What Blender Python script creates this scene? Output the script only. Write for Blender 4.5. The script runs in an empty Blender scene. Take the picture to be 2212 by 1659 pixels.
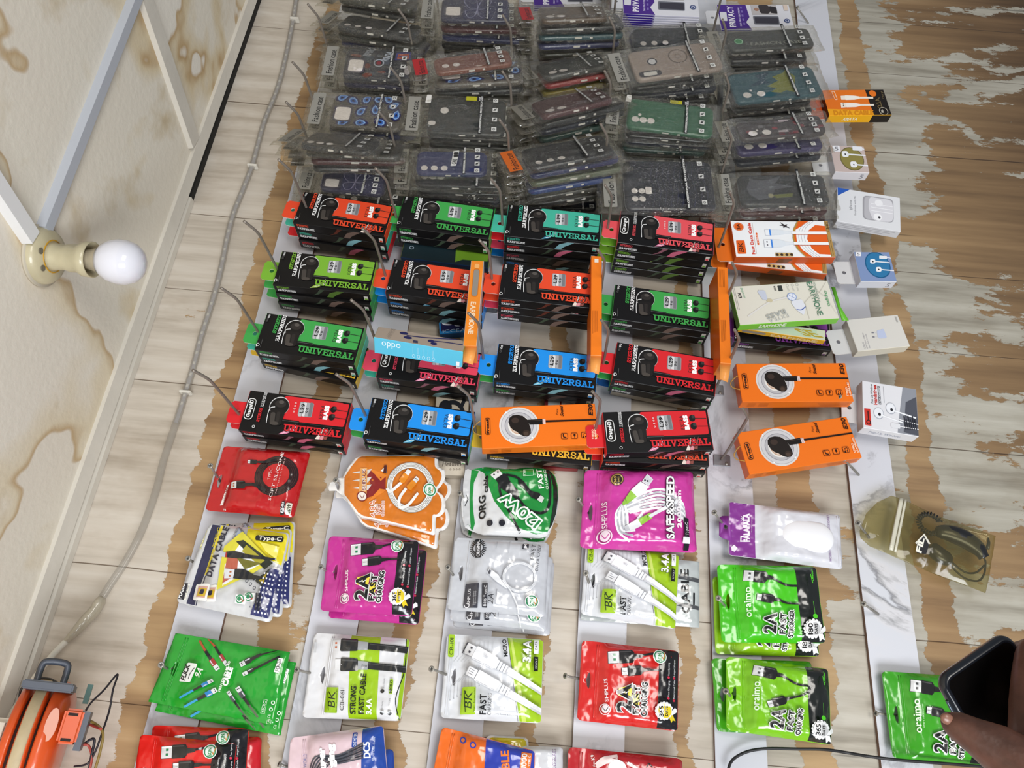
import bpy, bmesh, math, random
import numpy as np
from mathutils import Vector, Matrix, noise
from mathutils.geometry import tessellate_polygon
random.seed(7)
SC = bpy.context.scene
COL = SC.collection
# ---------------------------------------------------------------- camera, light, exposure
F, CX, CY, DIST, ZC = 1661.0, 1106.0, 829.5, 1.12, 1.5
_vx, _vy, _s = 1430 - CX, -2550 - CY, .085
_X = Vector((_vx, _vy, F)).normalized()
_d = Vector((1, _s, -(_X.x + _X.y * _s) / _X.z)).normalized()
_Z = -_d
_Y = _Z.cross(_X)
cam = bpy.data.cameras.new('camera'); co = bpy.data.objects.new('camera', cam); COL.objects.link(co)
cam.sensor_width = 36; cam.lens = F / 2212 * 36; cam.clip_start = .02; cam.clip_end = 50
_r = Vector((_X.x, _Y.x, _Z.x)); _u = -Vector((_X.y, _Y.y, _Z.y)); _b = -Vector((_X.z, _Y.z, _Z.z))
co.matrix_world = Matrix(((_r.x, _u.x, _b.x, 0), (_r.y, _u.y, _b.y, -DIST), (_r.z, _u.z, _b.z, ZC), (0, 0, 0, 1)))
SC.camera = co
SC.view_settings.view_transform = 'Standard'; SC.view_settings.look = 'None'
SC.view_settings.gamma = 1; SC.view_settings.exposure = 0; SC.view_settings.use_curve_mapping = False
SC.cycles.transparent_max_bounces = 40
SC.cycles.max_bounces = 6

W = bpy.data.worlds.new('daylight'); SC.world = W; W.use_nodes = True
W.node_tree.nodes['Background'].inputs[0].default_value = (.86, .92, 1, 1)
W.node_tree.nodes['Background'].inputs[1].default_value = .28

def area(name, loc, target, size, power, color, sy=None):
    l = bpy.data.lights.new(name, 'AREA'); l.shape = 'RECTANGLE'; l.size = size; l.size_y = sy or size
    l.energy = power; l.color = color
    o = bpy.data.objects.new(name, l); COL.objects.link(o); o.location = loc
    o.rotation_euler = (Vector(target) - Vector(loc)).to_track_quat('-Z', 'Y').to_euler()
    return o
area('doorway_daylight', (-1.6, -1.9, .95), (.4, 0, 1.6), .95, 62, (.94, .97, 1), 1.3)
area('shopfront_daylight', (.2, -3.0, .6), (.3, 0, 1.8), 1.3, 36, (1, .96, .90), .8)

# ---------------------------------------------------------------- helpers
def lin(c):
    return c / 12.92 if c <= .04045 else ((c + .055) / 1.055) ** 2.4
def hx(h):
    if not isinstance(h, str): return h
    h = h.lstrip('#')
    return tuple(lin(int(h[i:i + 2], 16) / 255) for i in (0, 2, 4)) + (1,)
def px(x, y, h=0.0):
    """point h metres in front of the wall seen at photo pixel (x, y)"""
    r = _r * (x - CX) - _u * (y - CY) - _b * F
    t = (DIST - h) / r.y
    return Vector((r.x * t, r.y * t - DIST, r.z * t + ZC))
def pxz(x, y, z):
    r = _r * (x - CX) - _u * (y - CY) - _b * F
    t = (z - ZC) / r.z
    return Vector((r.x * t, r.y * t - DIST, z))
_mats = {}
def mat(name, color, rough=.5, metal=0, coat=0, bump=0, bscale=200, spec=.5, noise_c=0, nscale=30):
    key = (name, str(color), rough, metal, coat, bump)
    if key in _mats: return _mats[key]
    m = bpy.data.materials.new(name); m.use_nodes = True
    nt = m.node_tree; b = nt.nodes['Principled BSDF']
    b.inputs['Base Color'].default_value = hx(color); b.inputs['Roughness'].default_value = rough
    b.inputs['Metallic'].default_value = metal; b.inputs['Coat Weight'].default_value = coat
    b.inputs['Specular IOR Level'].default_value = spec
    if noise_c:
        t = nt.nodes.new('ShaderNodeTexNoise'); t.inputs['Scale'].default_value = nscale; t.inputs['Detail'].default_value = 6
        g = nt.nodes.new('ShaderNodeTexCoord'); nt.links.new(g.outputs['Object'], t.inputs['Vector'])
        mx = nt.nodes.new('ShaderNodeMixRGB'); mx.blend_type = 'MULTIPLY'; mx.inputs[0].default_value = noise_c
        mx.inputs[1].default_value = hx(color); nt.links.new(t.outputs['Fac'], mx.inputs[2])
        nt.links.new(mx.outputs[0], b.inputs['Base Color'])
    if bump:
        t = nt.nodes.new('ShaderNodeTexNoise'); t.inputs['Scale'].default_value = bscale
        g = nt.nodes.new('ShaderNodeTexCoord'); nt.links.new(g.outputs['Object'], t.inputs['Vector'])
        bp = nt.nodes.new('ShaderNodeBump'); bp.inputs['Strength'].default_value = bump; bp.inputs['Distance'].default_value = .002
        nt.links.new(t.outputs['Fac'], bp.inputs['Height']); nt.links.new(bp.outputs[0], b.inputs['Normal'])
    _mats[key] = m
    return m
def inkmat(name, rough, coat=0, bump=0, bscale=60, bdist=.002, metal=0, spec=.5):
    if name in _mats: return _mats[name]
    m = bpy.data.materials.new(name); m.use_nodes = True
    nt = m.node_tree; b = nt.nodes['Principled BSDF']
    a = nt.nodes.new('ShaderNodeAttribute'); a.attribute_name = 'ink'
    nt.links.new(a.outputs['Color'], b.inputs['Base Color'])
    b.inputs['Roughness'].default_value = rough; b.inputs['Coat Weight'].default_value = coat; b.inputs['Metallic'].default_value = metal
    b.inputs['Coat Roughness'].default_value = .12; b.inputs['Specular IOR Level'].default_value = spec
    if bump:
        t = nt.nodes.new('ShaderNodeTexNoise'); t.inputs['Scale'].default_value = bscale; t.inputs['Detail'].default_value = 2
        g = nt.nodes.new('ShaderNodeNewGeometry'); nt.links.new(g.outputs['Position'], t.inputs['Vector'])
        bp = nt.nodes.new('ShaderNodeBump'); bp.inputs['Strength'].default_value = bump; bp.inputs['Distance'].default_value = bdist
        nt.links.new(t.outputs['Fac'], bp.inputs['Height']); nt.links.new(bp.outputs[0], b.inputs['Normal']); nt.links.new(bp.outputs[0], b.inputs['Coat Normal'])
    _mats[name] = m
    return m
CARD = inkmat('printed card', .34, 0, spec=.32)
FOIL = inkmat('glossy printed foil', .20, .6, .7, 34, .007)
PAPER = inkmat('matt printed plastic', .5)

def link(name, me, parent=None, loc=None):
    o = bpy.data.objects.new(name, me); COL.objects.link(o)
    if parent: o.parent = parent
    if loc is not None: o.location = loc
    return o
def finish(name, bm, m, parent=None, smooth=False, loc=None):
    me = bpy.data.meshes.new(name); bm.to_mesh(me); bm.free()
    for mm in (m if isinstance(m, (list, tuple)) else [m]): me.materials.append(mm)
    if smooth: me.shade_smooth()
    return link(name, me, parent, loc)
def tag(o, label=None, cat=None, group=None, kind=None):
    if label: o['label'] = label
    if cat: o['category'] = cat
    if group: o['group'] = group
    if kind: o['kind'] = kind
    return o
def empty(name, loc=(0, 0, 0)):
    o = bpy.data.objects.new(name, None); COL.objects.link(o); o.location = loc; o.empty_display_size = .02
    return o
def clone(o, parent=None):
    c = o.copy(); COL.objects.link(c); c.parent = parent
    for k in ('label', 'category', 'group'):
        if parent is None and k in c: del c[k]
    for ch in o.children: clone(ch, c)
    return c
def box_bm(bm, a, b, mi=0):
    g = bmesh.ops.create_cube(bm, size=1)
    for v in g['verts']:
        v.co = Vector([(a[i] + b[i]) / 2 + v.co[i] * (b[i] - a[i]) for i in range(3)])
    fs = set(f for v in g['verts'] for f in v.link_faces)
    for f in fs: f.material_index = mi
    return fs
def tube(bm, pts, r, n=8, caps=True, rad=None, flat=1.0, mi=0):
    rings = []; pts = [Vector(p) for p in pts]; up = None
    for i, p in enumerate(pts):
        t = (pts[min(i + 1, len(pts) - 1)] - pts[max(i - 1, 0)]).normalized()
        if up is None:
            up = Vector((0, 0, 1)) if abs(t.z) < .9 else Vector((0, 1, 0))
        s = t.cross(up).normalized(); up = s.cross(t).normalized()
        rr = rad[i] if rad else r
        rings.append([bm.verts.new(p + (s * math.cos(2 * math.pi * k / n) * rr + up * math.sin(2 * math.pi * k / n) * rr * flat)) for k in range(n)])
    for a, b in zip(rings, rings[1:]):
        for k in range(n):
            f = bm.faces.new((a[k], a[(k + 1) % n], b[(k + 1) % n], b[k])); f.smooth = True; f.material_index = mi
    if caps:
        for q, rv in ((rings[0], 1), (rings[-1], 0)):
            f = bm.faces.new(q[::-1] if rv else q); f.material_index = mi
def spline(pts, k=6):
    pts = [Vector(p) for p in pts]; out = []
    for i in range(len(pts) - 1):
        p0 = pts[max(i - 1, 0)]; p1 = pts[i]; p2 = pts[i + 1]; p3 = pts[min(i + 2, len(pts) - 1)]
        for j in range(k):
            t = j / k
            out.append(.5 * ((2 * p1) + (p2 - p0) * t + (2 * p0 - 5 * p1 + 4 * p2 - p3) * t * t + (3 * p1 - p0 - 3 * p2 + p3) * t ** 3))
    out.append(pts[-1]); return out
def lathe(bm, prof, n=32, M=None, mi=0):
    M = M or Matrix(); rings = []
    for r, z in prof:
        rings.append([bm.verts.new(M @ Vector((r * math.cos(2 * math.pi * k / n), r * math.sin(2 * math.pi * k / n), z))) for k in range(n)])
    for a, b in zip(rings, rings[1:]):
        for k in range(n):
            f = bm.faces.new((a[k], a[(k + 1) % n], b[(k + 1) % n], b[k])); f.smooth = True; f.material_index = mi
    for q in (rings[0], rings[-1]):
        try: f = bm.faces.new(q); f.material_index = mi
        except ValueError: pass
    bmesh.ops.recalc_face_normals(bm, faces=bm.faces[:])

# ---------------------------------------------------------------- lettering: the built-in font as flat glyph meshes
GL = {}
def _glyphs():
    chars = 'ABCDEFGHIJKLMNOPQRSTUVWXYZabcdefghijklmnopqrstuvwxyz0123456789.-&+/|:'
    tmp = []
    for wt, off in ((0, 0.0), (1, .032), (2, .075), (3, .012)):
        for c in chars:
            cu = bpy.data.curves.new('g', 'FONT'); cu.body = c; cu.offset = off; cu.resolution_u = 3; cu.size = 1
            o = bpy.data.objects.new('g', cu); COL.objects.link(o); tmp.append((wt, c, o))
    bpy.context.view_layer.update(); dg = bpy.context.evaluated_depsgraph_get()
    for wt, c, o in tmp:
        me = bpy.data.meshes.new_from_object(o.evaluated_get(dg))
        v = [(q.co.x, q.co.y) for q in me.vertices]; f = [tuple(p.vertices) for p in me.polygons]
        GL[(wt, c)] = (v, f); bpy.data.meshes.remove(me)
    for wt, c, o in tmp:
        cu = o.data; bpy.data.objects.remove(o); bpy.data.curves.remove(cu)
_glyphs()
CAP = max(y for x, y in GL[(0, 'H')][0])
# slab letters, drawn as strokes on a 0..1 high grid
def _ib(x, y0=0, y1=1, s=.2): return [((x, y0), (x, y1))] + [((x - s, y), (x + s, y)) for y in (y0, y1)]
SLAB = {
 'U': (.9, _ib(.16, .25, 1)[0:1] + [((0, 1), (.36, 1)), ((.56, 1), (.9, 1)), ((.74, 1), (.74, .25)), ((.16, .3), (.22, .08), (.45, 0), (.68, .08), (.74, .3))]),
 'N': (.95, _ib(.16, s=.17) + _ib(.8, s=.17) + [((.16, 1), (.8, 0))]),
 'I': (.44, _ib(.22)),
 'V': (.9, [((.14, 1), (.45, 0), (.76, 1)), ((0, 1), (.3, 1)), ((.6, 1), (.9, 1))]),
 'E': (.78, _ib(.16, s=.16) + [((.16, 1), (.7, 1), (.7, .78)), ((.16, .5), (.5, .5)), ((.16, 0), (.72, 0), (.72, .24))]),
 'R': (.9, _ib(.16, s=.16) + [((.16, 1), (.55, 1), (.7, .86), (.7, .66), (.55, .5), (.16, .5)), ((.45, .5), (.74, 0), (.9, 0))]),
 'S': (.76, [((.68, .72), (.66, .9), (.5, 1), (.26, 1), (.1, .88), (.1, .68), (.24, .56), (.52, .46), (.68, .33), (.68, .13), (.5, 0), (.26, 0), (.1, .1), (.08, .3))]),
 'A': (.95, [((.16, 0), (.47, 1), (.78, 0)), ((.26, .32), (.68, .32)), ((0, 0), (.32, 0)), ((.62, 0), (.95, 0)), ((.3, 1), (.5, 1))]),
 'L': (.74, _ib(.16, s=.16) + [((.16, 0), (.7, 0), (.7, .28))]),
 'T': (.82, [((.41, 0), (.41, 1)), ((.22, 0), (.6, 0)), ((.05, .74), (.05, 1), (.77, 1), (.77, .74))]),
 'O': (.86, [((.43, 0), (.2, .08), (.1, .3), (.1, .7), (.2, .92), (.43, 1), (.66, .92), (.76, .7), (.76, .3), (.66, .08), (.43, 0))]),
 'P': (.82, _ib(.16, s=.16) + [((.16, 1), (.55, 1), (.7, .86), (.7, .62), (.55, .46), (.16, .46))]),
 'H': (.92, _ib(.16, s=.16) + _ib(.76, s=.16) + [((.16, .5), (.76, .5))]),
}
def ribbon(pts, w):
    out = []
    for a, b in zip(pts, pts[1:]):
        a = Vector(a[:2]); b = Vector(b[:2]); d = (b - a)
        if d.length < 1e-9: continue
        d.normalize(); n = Vector((-d.y, d.x)) * w / 2; e = d * w / 2
        out.append([tuple(a - e - n), tuple(b + e - n), tuple(b + e + n), tuple(a - e + n)])
    return out
def text2d(s, wt):
    """list of (verts, faces), total width; cap height = 1"""
    x = 0; res = []
    if wt in ('slab', 'slabfat'):
        sw = .2 if wt == 'slab' else .3
        for c in s:
            if c == ' ': x += .4; continue
            w, st = SLAB[c]
            for line in st:
                for q in ribbon(line, sw): res.append(([(x + p[0], p[1] * .82 + .09) for p in q], [(0, 1, 2, 3)]))
            x += w + .14
        return res, x - .14
    for c in s:
        if c == ' ': x += .38; continue
        v0, _ = GL[(0, c)]; v, f = GL[(wt, c)]
        mn = min(p[0] for p in v0); wd = max(p[0] for p in v0) - mn
        res.append(([(x + (p[0] - mn) / CAP, p[1] / CAP) for p in v], f)); x += wd / CAP + .14
    return res, x - .14

# ---------------------------------------------------------------- flat artwork printed on a face
def homog(src, dst):
    A = []; B = []
    for (x, y), (u, v) in zip(src, dst):
        A += [[x, y, 1, 0, 0, 0, -u * x, -u * y], [0, 0, 0, x, y, 1, -v * x, -v * y]]; B += [u, v]
    h = np.linalg.solve(np.array(A, float), np.array(B, float)); return list(h) + [1.0]
def hap(h, x, y):
    w = h[6] * x + h[7] * y + 1
    return (h[0] * x + h[1] * y + h[2]) / w, (h[3] * x + h[4] * y + h[5]) / w
def clip(poly, a, b, c):
    out = []
    for i, p in enumerate(poly):
        q = poly[(i + 1) % len(poly)]; fp = a * p[0] + b * p[1] - c; fq = a * q[0] + b * q[1] - c
        if fp >= 0: out.append(p)
        if (fp >= 0) != (fq >= 0):
            t = fp / (fp - fq); out.append((p[0] + (q[0] - p[0]) * t, p[1] + (q[1] - p[1]) * t))
    return out
class Art:
    """shapes given in the frame of a reference quad TL TR BR BL; stored as unit coordinates s (along, 0..1), t (across, 0 bottom .. 1 top)"""
    clampv = True
    def __init__(s, quad, size, o=(0, 0), k=1.0):
        s.H = homog(quad, [(0, 1), (1, 1), (1, 0), (0, 0)]); s.L, s.W = size; s.g = {}; s.lay = 0
    def _add(s, part, verts, faces, col):
        s.lay += 1
        s.g.setdefault(part, []).append((verts, faces, hx(col), s.lay))
    def raw(s, part, pts, col):
        tri = tessellate_polygon([[Vector((p[0], p[1], 0)) for p in pts]])
        s._add(part, list(pts), [tuple(t) for t in tri], col)
    def poly(s, part, pts, col): s.raw(part, [hap(s.H, *p) for p in pts], col)
    def line(s, part, pts, w, col, smooth=False):
        if smooth: pts = [tuple(p[:2]) for p in spline([Vector((a, b, 0)) for a, b in pts], 5)]
        V = []; Fc = []
        for q in ribbon(pts, w):
            n = len(V); V += [hap(s.H, *p) for p in q]; Fc.append((n, n + 1, n + 2, n + 3))
        s._add(part, V, Fc, col)
    def circ(s, part, c, r, col, r2=None, n=28, inner=None, sc=1):
        """radius in metres on the face"""
        cs, ct = hap(s.H, *c); r2 = r2 or r
        P = [(cs + r * math.cos(6.2832 * i / n) / s.L, ct + r2 * math.sin(6.2832 * i / n) / s.W) for i in range(n)]
        if inner:
            Q = [(cs + inner * r * math.cos(6.2832 * i / n) / s.L, ct + inner * r2 * math.sin(6.2832 * i / n) / s.W) for i in range(n)]
            s._add(part, P + Q, [(i, (i + 1) % n, n + (i + 1) % n, n + i) for i in range(n)], col)
        else: s._add(part, P, [tuple(range(n))], col)
    def rr(s, part, pts, col, f=.2):
        """quad with rounded corners"""
        out = []; n = len(pts)
        for i in range(n):
            p = Vector(pts[i]); a = Vector(pts[i - 1]); b = Vector(pts[(i + 1) % n])
            m = min((a - p).length, (b - p).length) * f
            A = p + (a - p).normalized() * m; B = p + (b - p).normalized() * m
            for k in range(5):
                t = k / 4; out.append(tuple(A * (1 - t) ** 2 + p * 2 * t * (1 - t) + B * t * t))
        s.poly(part, out, col)
    def text(s, part, st, p0, p1, h, col, wt=0, sh=0.0):
        G, w = text2d(st, wt); p0 = Vector(p0); p1 = Vector(p1); d = (p1 - p0); ln = d.length; d.normalize()
        u = Vector((d.y, -d.x)); V = []; Fc = []
        for v, f in G:
            n = len(V)
            V += [hap(s.H, *(p0 + d * (x / w * ln + sh * y * h) + u * (y * h))) for x, y in v]; Fc += [tuple(n + i for i in q) for q in f]
        s._add(part, V, Fc, col)
    def build(s, parent, mapf, m, cuts=None, step=.00012, base=.0002, only=None):
        """mapf(s,t,lift) -> local Vector"""
        obs = []
        for part, items in s.g.items():
            bm = bmesh.new(); cl = bm.loops.layers.float_color.new('ink'); lf = bm.verts.layers.float.new('lift')
            for V, Fc, col, lay in items:
                vs = []
                ov = {}
                if len(Fc) > 1 and all(len(q) == 4 for q in Fc):      # overlapping strokes: keep them a hair apart
                    for k, q in enumerate(Fc):
                        for i in q: ov[i] = (k % 5) * .000008
                for i, (x, y) in enumerate(V):
                    if s.clampv: x = min(.995, max(.005, x)); y = min(.992, max(.008, y))
                    v = bm.verts.new((x, y, 0)); v[lf] = base + lay * step + ov.get(i, 0); vs.append(v)
                for q in Fc:
                    try: f = bm.faces.new([vs[i] for i in q])
                    except ValueError: continue
                    for l in f.loops: l[cl] = col
            if cuts:
                for ax, n in ((0, cuts[0]), (1, cuts[1])):
                    for i in range(1 if s.clampv else -4, n if s.clampv else n + 4):
                        no = (1, 0, 0) if ax == 0 else (0, 1, 0); cc = (i / n, 0, 0) if ax == 0 else (0, i / n, 0)
                        bmesh.ops.bisect_plane(bm, geom=bm.verts[:] + bm.edges[:] + bm.faces[:], plane_co=cc, plane_no=no, dist=1e-6)
            bm.normal_update()
            for f in bm.faces:
                if f.normal.z < 0: f.normal_flip()
            for v in bm.verts: v.co = mapf(v.co.x, v.co.y, v[lf])
            obs.append(finish(part, bm, m, parent))
            if cuts: obs[-1].data.shade_smooth()
        return obs
def Zq(o, k, *pts):
    return [(o[0] + x / k, o[1] + y / k) for x, y in pts]
# ---------------------------------------------------------------- frames on the wall
def frame(quad, h, T=0, tilt=0, size=None):
    """rectangle best matching four photo corners (TL TR BR BL) lying h in front of the wall. local x = down, y = along the wall, z = off the wall"""
    P = [px(x, y, h) for x, y in quad]
    u = ((P[1] - P[0]) + (P[2] - P[3])) / 2; v0 = ((P[0] - P[3]) + (P[1] - P[2])) / 2
    L = u.length; Wd = v0.length; u.normalize(); n = Vector((0, -1, 0)); v = n.cross(u).normalized()
    if size: L, Wd = size
    c = sum(P, Vector()) / 4; o = c - u * L / 2 - n * T
    M = Matrix(((u.x, v.x, n.x, o.x), (u.y, v.y, n.y, o.y), (u.z, v.z, n.z, o.z), (0, 0, 0, 1)))
    if tilt:
        M = M @ Matrix.Translation((0, 0, T)) @ Matrix.Rotation(math.radians(tilt), 4, 'X') @ Matrix.Translation((0, 0, -T))
    Mi = M.inverted(); lq = [Mi @ p for p in P]
    return M, L, Wd, lq
def place(root, M):
    root.matrix_world = M; root.location = M.to_translation(); root.rotation_euler = M.to_euler()
def face_map(L, Wd, T):
    return lambda s, t, l: Vector((s * L, (t - .5) * Wd, T + l))
def side_map(L, Wd, T):      # the long side that faces the near end of the wall (-y)
    return lambda s, t, l: Vector((s * L, -Wd / 2 - l, t * T))
def rbox(bm, L, Wd, T, cf, cs, ce, cb=None, x0=0, bev=.0006, cs2=None):
    """carton: front colour, side colour, end colour"""
    cl = bm.loops.layers.float_color.get('ink') or bm.loops.layers.float_color.new('ink')
    g = bmesh.ops.create_cube(bm, size=1)
    for v in g['verts']: v.co = Vector((x0 + (v.co.x + .5) * L, v.co.y * Wd, (v.co.z + .5) * T))
    fs = list(set(f for v in g['verts'] for f in v.link_faces)); bm.normal_update()
    for f in fs:
        n = f.normal
        c = cf if n.z > .5 else (cb or cs) if n.z < -.5 else ce if abs(n.x) > .5 else (cs2 or cs) if n.y > .5 else cs
        for l in f.loops: l[cl] = hx(c)
    if bev: bmesh.ops.bevel(bm, geom=list(set(e for f in fs for e in f.edges)), offset=bev, segments=1, affect='EDGES')
def carton(parent, name, L, Wd, T, cf, cs, ce, m=None, **k):
    bm = bmesh.new(); rbox(bm, L, Wd, T, cf, cs, ce, **k)
    return finish(name, bm, m or CARD, parent)
def tab(parent, col, w, ln, y=0, z=.001, back='#f2ede4', hole=.0035, th=.0008, name='hang_tab', hx0=None):
    """hanging tab above the carton with a round hole"""
    hx0 = hx0 or -ln * .5
    out = [(0, w / 2), (-ln + .004, w / 2), (-ln, w / 2 - .004), (-ln, -w / 2 + .004), (-ln + .004, -w / 2), (0, -w / 2)]
    hl = [(hx0 + hole * math.cos(-6.283 * i / 14), hole * math.sin(-6.283 * i / 14)) for i in range(14)]
    bm = bmesh.new(); cl = bm.loops.layers.float_color.new('ink')
    sheet(bm, [out, hl], lambda x, yy, f: Vector((x, y + yy, z + (th if f else 0))), hx(col), cl, hx(back), smooth=False)
    return finish(name, bm, CARD, parent)
def sheet(bm, loops, fn, col, cl, colb=None, cuts=None, smooth=True, ext=False):
    """flat shape with holes -> closed thin solid; fn(x, y, front) gives the point"""
    tmp = bmesh.new(); flat = [p for lp in loops for p in lp]
    tri = tessellate_polygon([[Vector((p[0], p[1], 0)) for p in lp] for lp in loops])
    vs = [tmp.verts.new((p[0], p[1], 0)) for p in flat]
    for t in tri:
        try: tmp.faces.new([vs[i] for i in t])
        except ValueError: pass
    if cuts:
        for ax, n in ((0, cuts[0]), (1, cuts[1])):
            for i in range(1 if not ext else -4, n if not ext else n + 4):
                no = (1, 0, 0) if ax == 0 else (0, 1, 0); cc = (i / n, 0, 0) if ax == 0 else (0, i / n, 0)
                bmesh.ops.bisect_plane(tmp, geom=tmp.verts[:] + tmp.edges[:] + tmp.faces[:], plane_co=cc, plane_no=no, dist=1e-6)
    tmp.normal_update()
    for f in tmp.faces:
        if f.normal.z < 0: f.normal_flip()
    tmp.verts.index_update()
    A = [bm.verts.new(fn(v.co.x, v.co.y, True)) for v in tmp.verts]; B = [bm.verts.new(fn(v.co.x, v.co.y, False)) for v in tmp.verts]
    for f in tmp.faces:
        i = [v.index for v in f.verts]
        for q, c in (([A[k] for k in i], col), ([B[k] for k in i[::-1]], colb or col)):
            g = bm.faces.new(q); g.smooth = smooth
            if cl:
                for l in g.loops: l[cl] = c
    for e in tmp.edges:
        if len(e.link_faces) == 1:
            l = e.link_loops[0]; a, b = l.vert.index, l.link_loop_next.vert.index
            g = bm.faces.new((A[a], B[a], B[b], A[b]))
            if cl:
                for q in g.loops: q[cl] = colb or col
    tmp.free()

# ---------------------------------------------------------------- foil pouches
def rrect(r=.06, a=1.0, n=4, cut=None):
    P = []
    for cx, cy, a0 in ((r, 1 - r * a, 180), (1 - r, 1 - r * a, 90), (1 - r, r * a, 0), (r, r * a, -90)):
        for k in range(n + 1):
            t = math.radians(a0 - 90 * k / n); P.append((cx + r * math.cos(t), cy + r * a * math.sin(t)))
    return P
def surf_fn(T, wr, seed, s0=.16, wave=.003):
    def f(s, t):
        e = max(0, min(1, (s - s0) / .12, (1 - s) / .14)) ; g = max(0, min(1, t / .12, (1 - t) / .12))
        b = math.sin(e * math.pi / 2) * math.sin(g * math.pi / 2)
        edge = max(0, min(1, s / .06, (1 - s) / .06, t / .06, (1 - t) / .06))
        n = noise.noise(Vector((s * 3.2, t * 3.2, seed))) + .7 * abs(noise.noise(Vector((s * 9 + t * 3, t * 7 - s * 2, seed + 5)))) + .3 * noise.noise(Vector((s * 18, t * 16, seed + 9)))
        w = wave * (noise.noise(Vector((s * 2.1, t * 1.7, seed + 20))) + .4 * noise.noise(Vector((s * 5, t * 5, seed + 30))))
        return w, .0012 + T * b * (1 - .35 * (2 * s - 1) ** 2) + wr * n * edge * (.35 + .65 * b)
    return f
EURO = [(-.026, .0), (-.014, -.02), (-.006, -.075), (.012, -.105), (.02, -.06), (.022, 0), (.02, .06), (.012, .105), (-.006, .075), (-.014, .02)]
def pouch(name, quad, h, art, body, T=.010, wr=.0016, seed=1.0, outline=None, hole=(.075, .5), m=None, seals=(.16,), holeshape=None, cuts=(30, 26), back=None, wave=.003, s0=.18):
    """quad: full photo corners of the pouch at height h; art is drawn in unit coordinates of the same quad"""
    m = m or FOIL
    M, L, Wd, lq = frame(quad, h)
    sf = surf_fn(T, wr, seed, s0, wave)
    def fn(s, t, l=None, front=True):
        p = (lq[0] * (1 - s) * t + lq[1] * s * t + lq[2] * s * (1 - t) + lq[3] * (1 - s) * (1 - t))
        w, z = sf(s, t); p.z = w + (z if front else 0) + (l or 0); return p
    root = empty(name); bm = bmesh.new(); cl = bm.loops.layers.float_color.new('ink')
    loops = [outline or rrect(.05)]
    if hole: loops.append([(hole[0] + x, hole[1] + y) for x, y in (holeshape or EURO)])
    sheet(bm, loops, lambda s, t, f: fn(s, t, 0, f), hx(body), cl, hx(back or body), cuts, ext=outline is not None and max(p[0] for p in outline) > 1.01)
    finish('pouch_body', bm, m, root)
    for sx in seals:
        bm = bmesh.new(); cl = bm.loops.layers.float_color.new('ink')
        for d in (0, .022):
            tube(bm, [fn(sx + d, t, .0002) for t in [i / 24 for i in range(1, 24)]], .0008, 5)
        for f in bm.faces:
            for l in f.loops: l[cl] = hx(body)
        finish('zip_seal', bm, m, root)
    if art: art.build(root, lambda s, t, l: fn(s, t, l), m, cuts)
    place(root, M)
    return root
def behind(root, down=0, along=0, back=.012, rot=0):
    c = clone(root); v = Vector((along, back, -down)); c.location = root.location + v
    c.rotation_euler.rotate_axis('Z', math.radians(rot)); return c

# ---------------------------------------------------------------- hooks and screws
STEEL = mat('galvanised steel', '#a8a49c', .36, .45, noise_c=.3, nscale=90)
DARKSTEEL = mat('dull bent wire', '#9a9086', .40, .45, noise_c=.45, nscale=60)
PLATE = mat('hook plate', '#96969a', .4, .6, noise_c=.3)
BOARD = .007
_hook = None
def hook(tip, label, long=.19, group='bent wire hooks screwed to the white slats'):
    global _hook
    p = px(*tip, long); z0 = p.z - .019
    if _hook is None:
        r = empty('wire_hook'); _hook = r
        bm = bmesh.new(); tube(bm, spline([(0, -.002, 0), (0, -.03, .000), (0, -.09, .002), (0, -.150, .005), (0, -.163, .007), (0, -.172, .011), (0, -.188, .020)], 4), .0021, 10)
        finish('hook_wire', bm, DARKSTEEL, r)
        bm = bmesh.new(); box_bm(bm, (-.011, -.0022, -.014), (.007, 0, .012)); bmesh.ops.bevel(bm, geom=bm.edges[:], offset=.0008, segments=1, affect='EDGES')
        pl = finish('hook_plate', bm, PLATE, r)
        bm = bmesh.new(); lathe(bm, [(0.0001, .0016), (.0024, .0012), (.0028, 0)], 12, Matrix.Translation((-.007, -.0022, -.008)) @ Matrix.Rotation(math.pi / 2, 4, 'X'))
        finish('plate_screw', bm, STEEL, pl)
    else: r = clone(_hook)
    r.location = (p.x, -BOARD, z0); r.scale = (1, long / .19, 1)
    return tag(r, label, 'hook', group)
_nail = None
def nail(head, foot, label, group='long screws driven into the white slats'):
    """a long screw: head pixel, foot pixel on the slat"""
    a = px(*foot, BOARD)
    best = min([i * .002 for i in range(8, 50)], key=lambda h: abs(px(*head, h).x - a.x)); b = px(*head, best)
    if (b - a).length > .075: b = a + (b - a).normalized() * .075
    r = empty('screw'); ln = (b - a).length; bm = bmesh.new()
    pr = [(.0014, -.004), (.0014, 0)]
    n = int(ln * .6 / .0018)
    for i in range(n): pr += [(.0019, i * .0018 + .0006), (.0014, i * .0018 + .0016)]
    pr += [(.0016, ln * .62), (.0016, ln - .002)]
    lathe(bm, pr, 10); finish('shank', bm, STEEL, r)
    bm = bmesh.new(); lathe(bm, [(.0016, ln - .0028), (.0036, ln - .0004), (.0040, ln), (.0037, ln + .0005), (.0014, ln + .0007), (.0010, ln - .0004)], 14)
    for d in (0, 1):
        box_bm(bm, (-.0022 if d else -.0004, -.0004 if d else -.0022, ln + .0006), (.0022 if d else .0004, .0004 if d else .0022, ln + .0009), 1)
    finish('screw_head', bm, [STEEL, mat('cross slot', '#3a3a3a', .6)], r)
    q = (b - a).to_track_quat('Z', 'Y'); r.rotation_euler = q.to_euler(); r.location = a
    return tag(r, label, 'screw', group)
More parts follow.
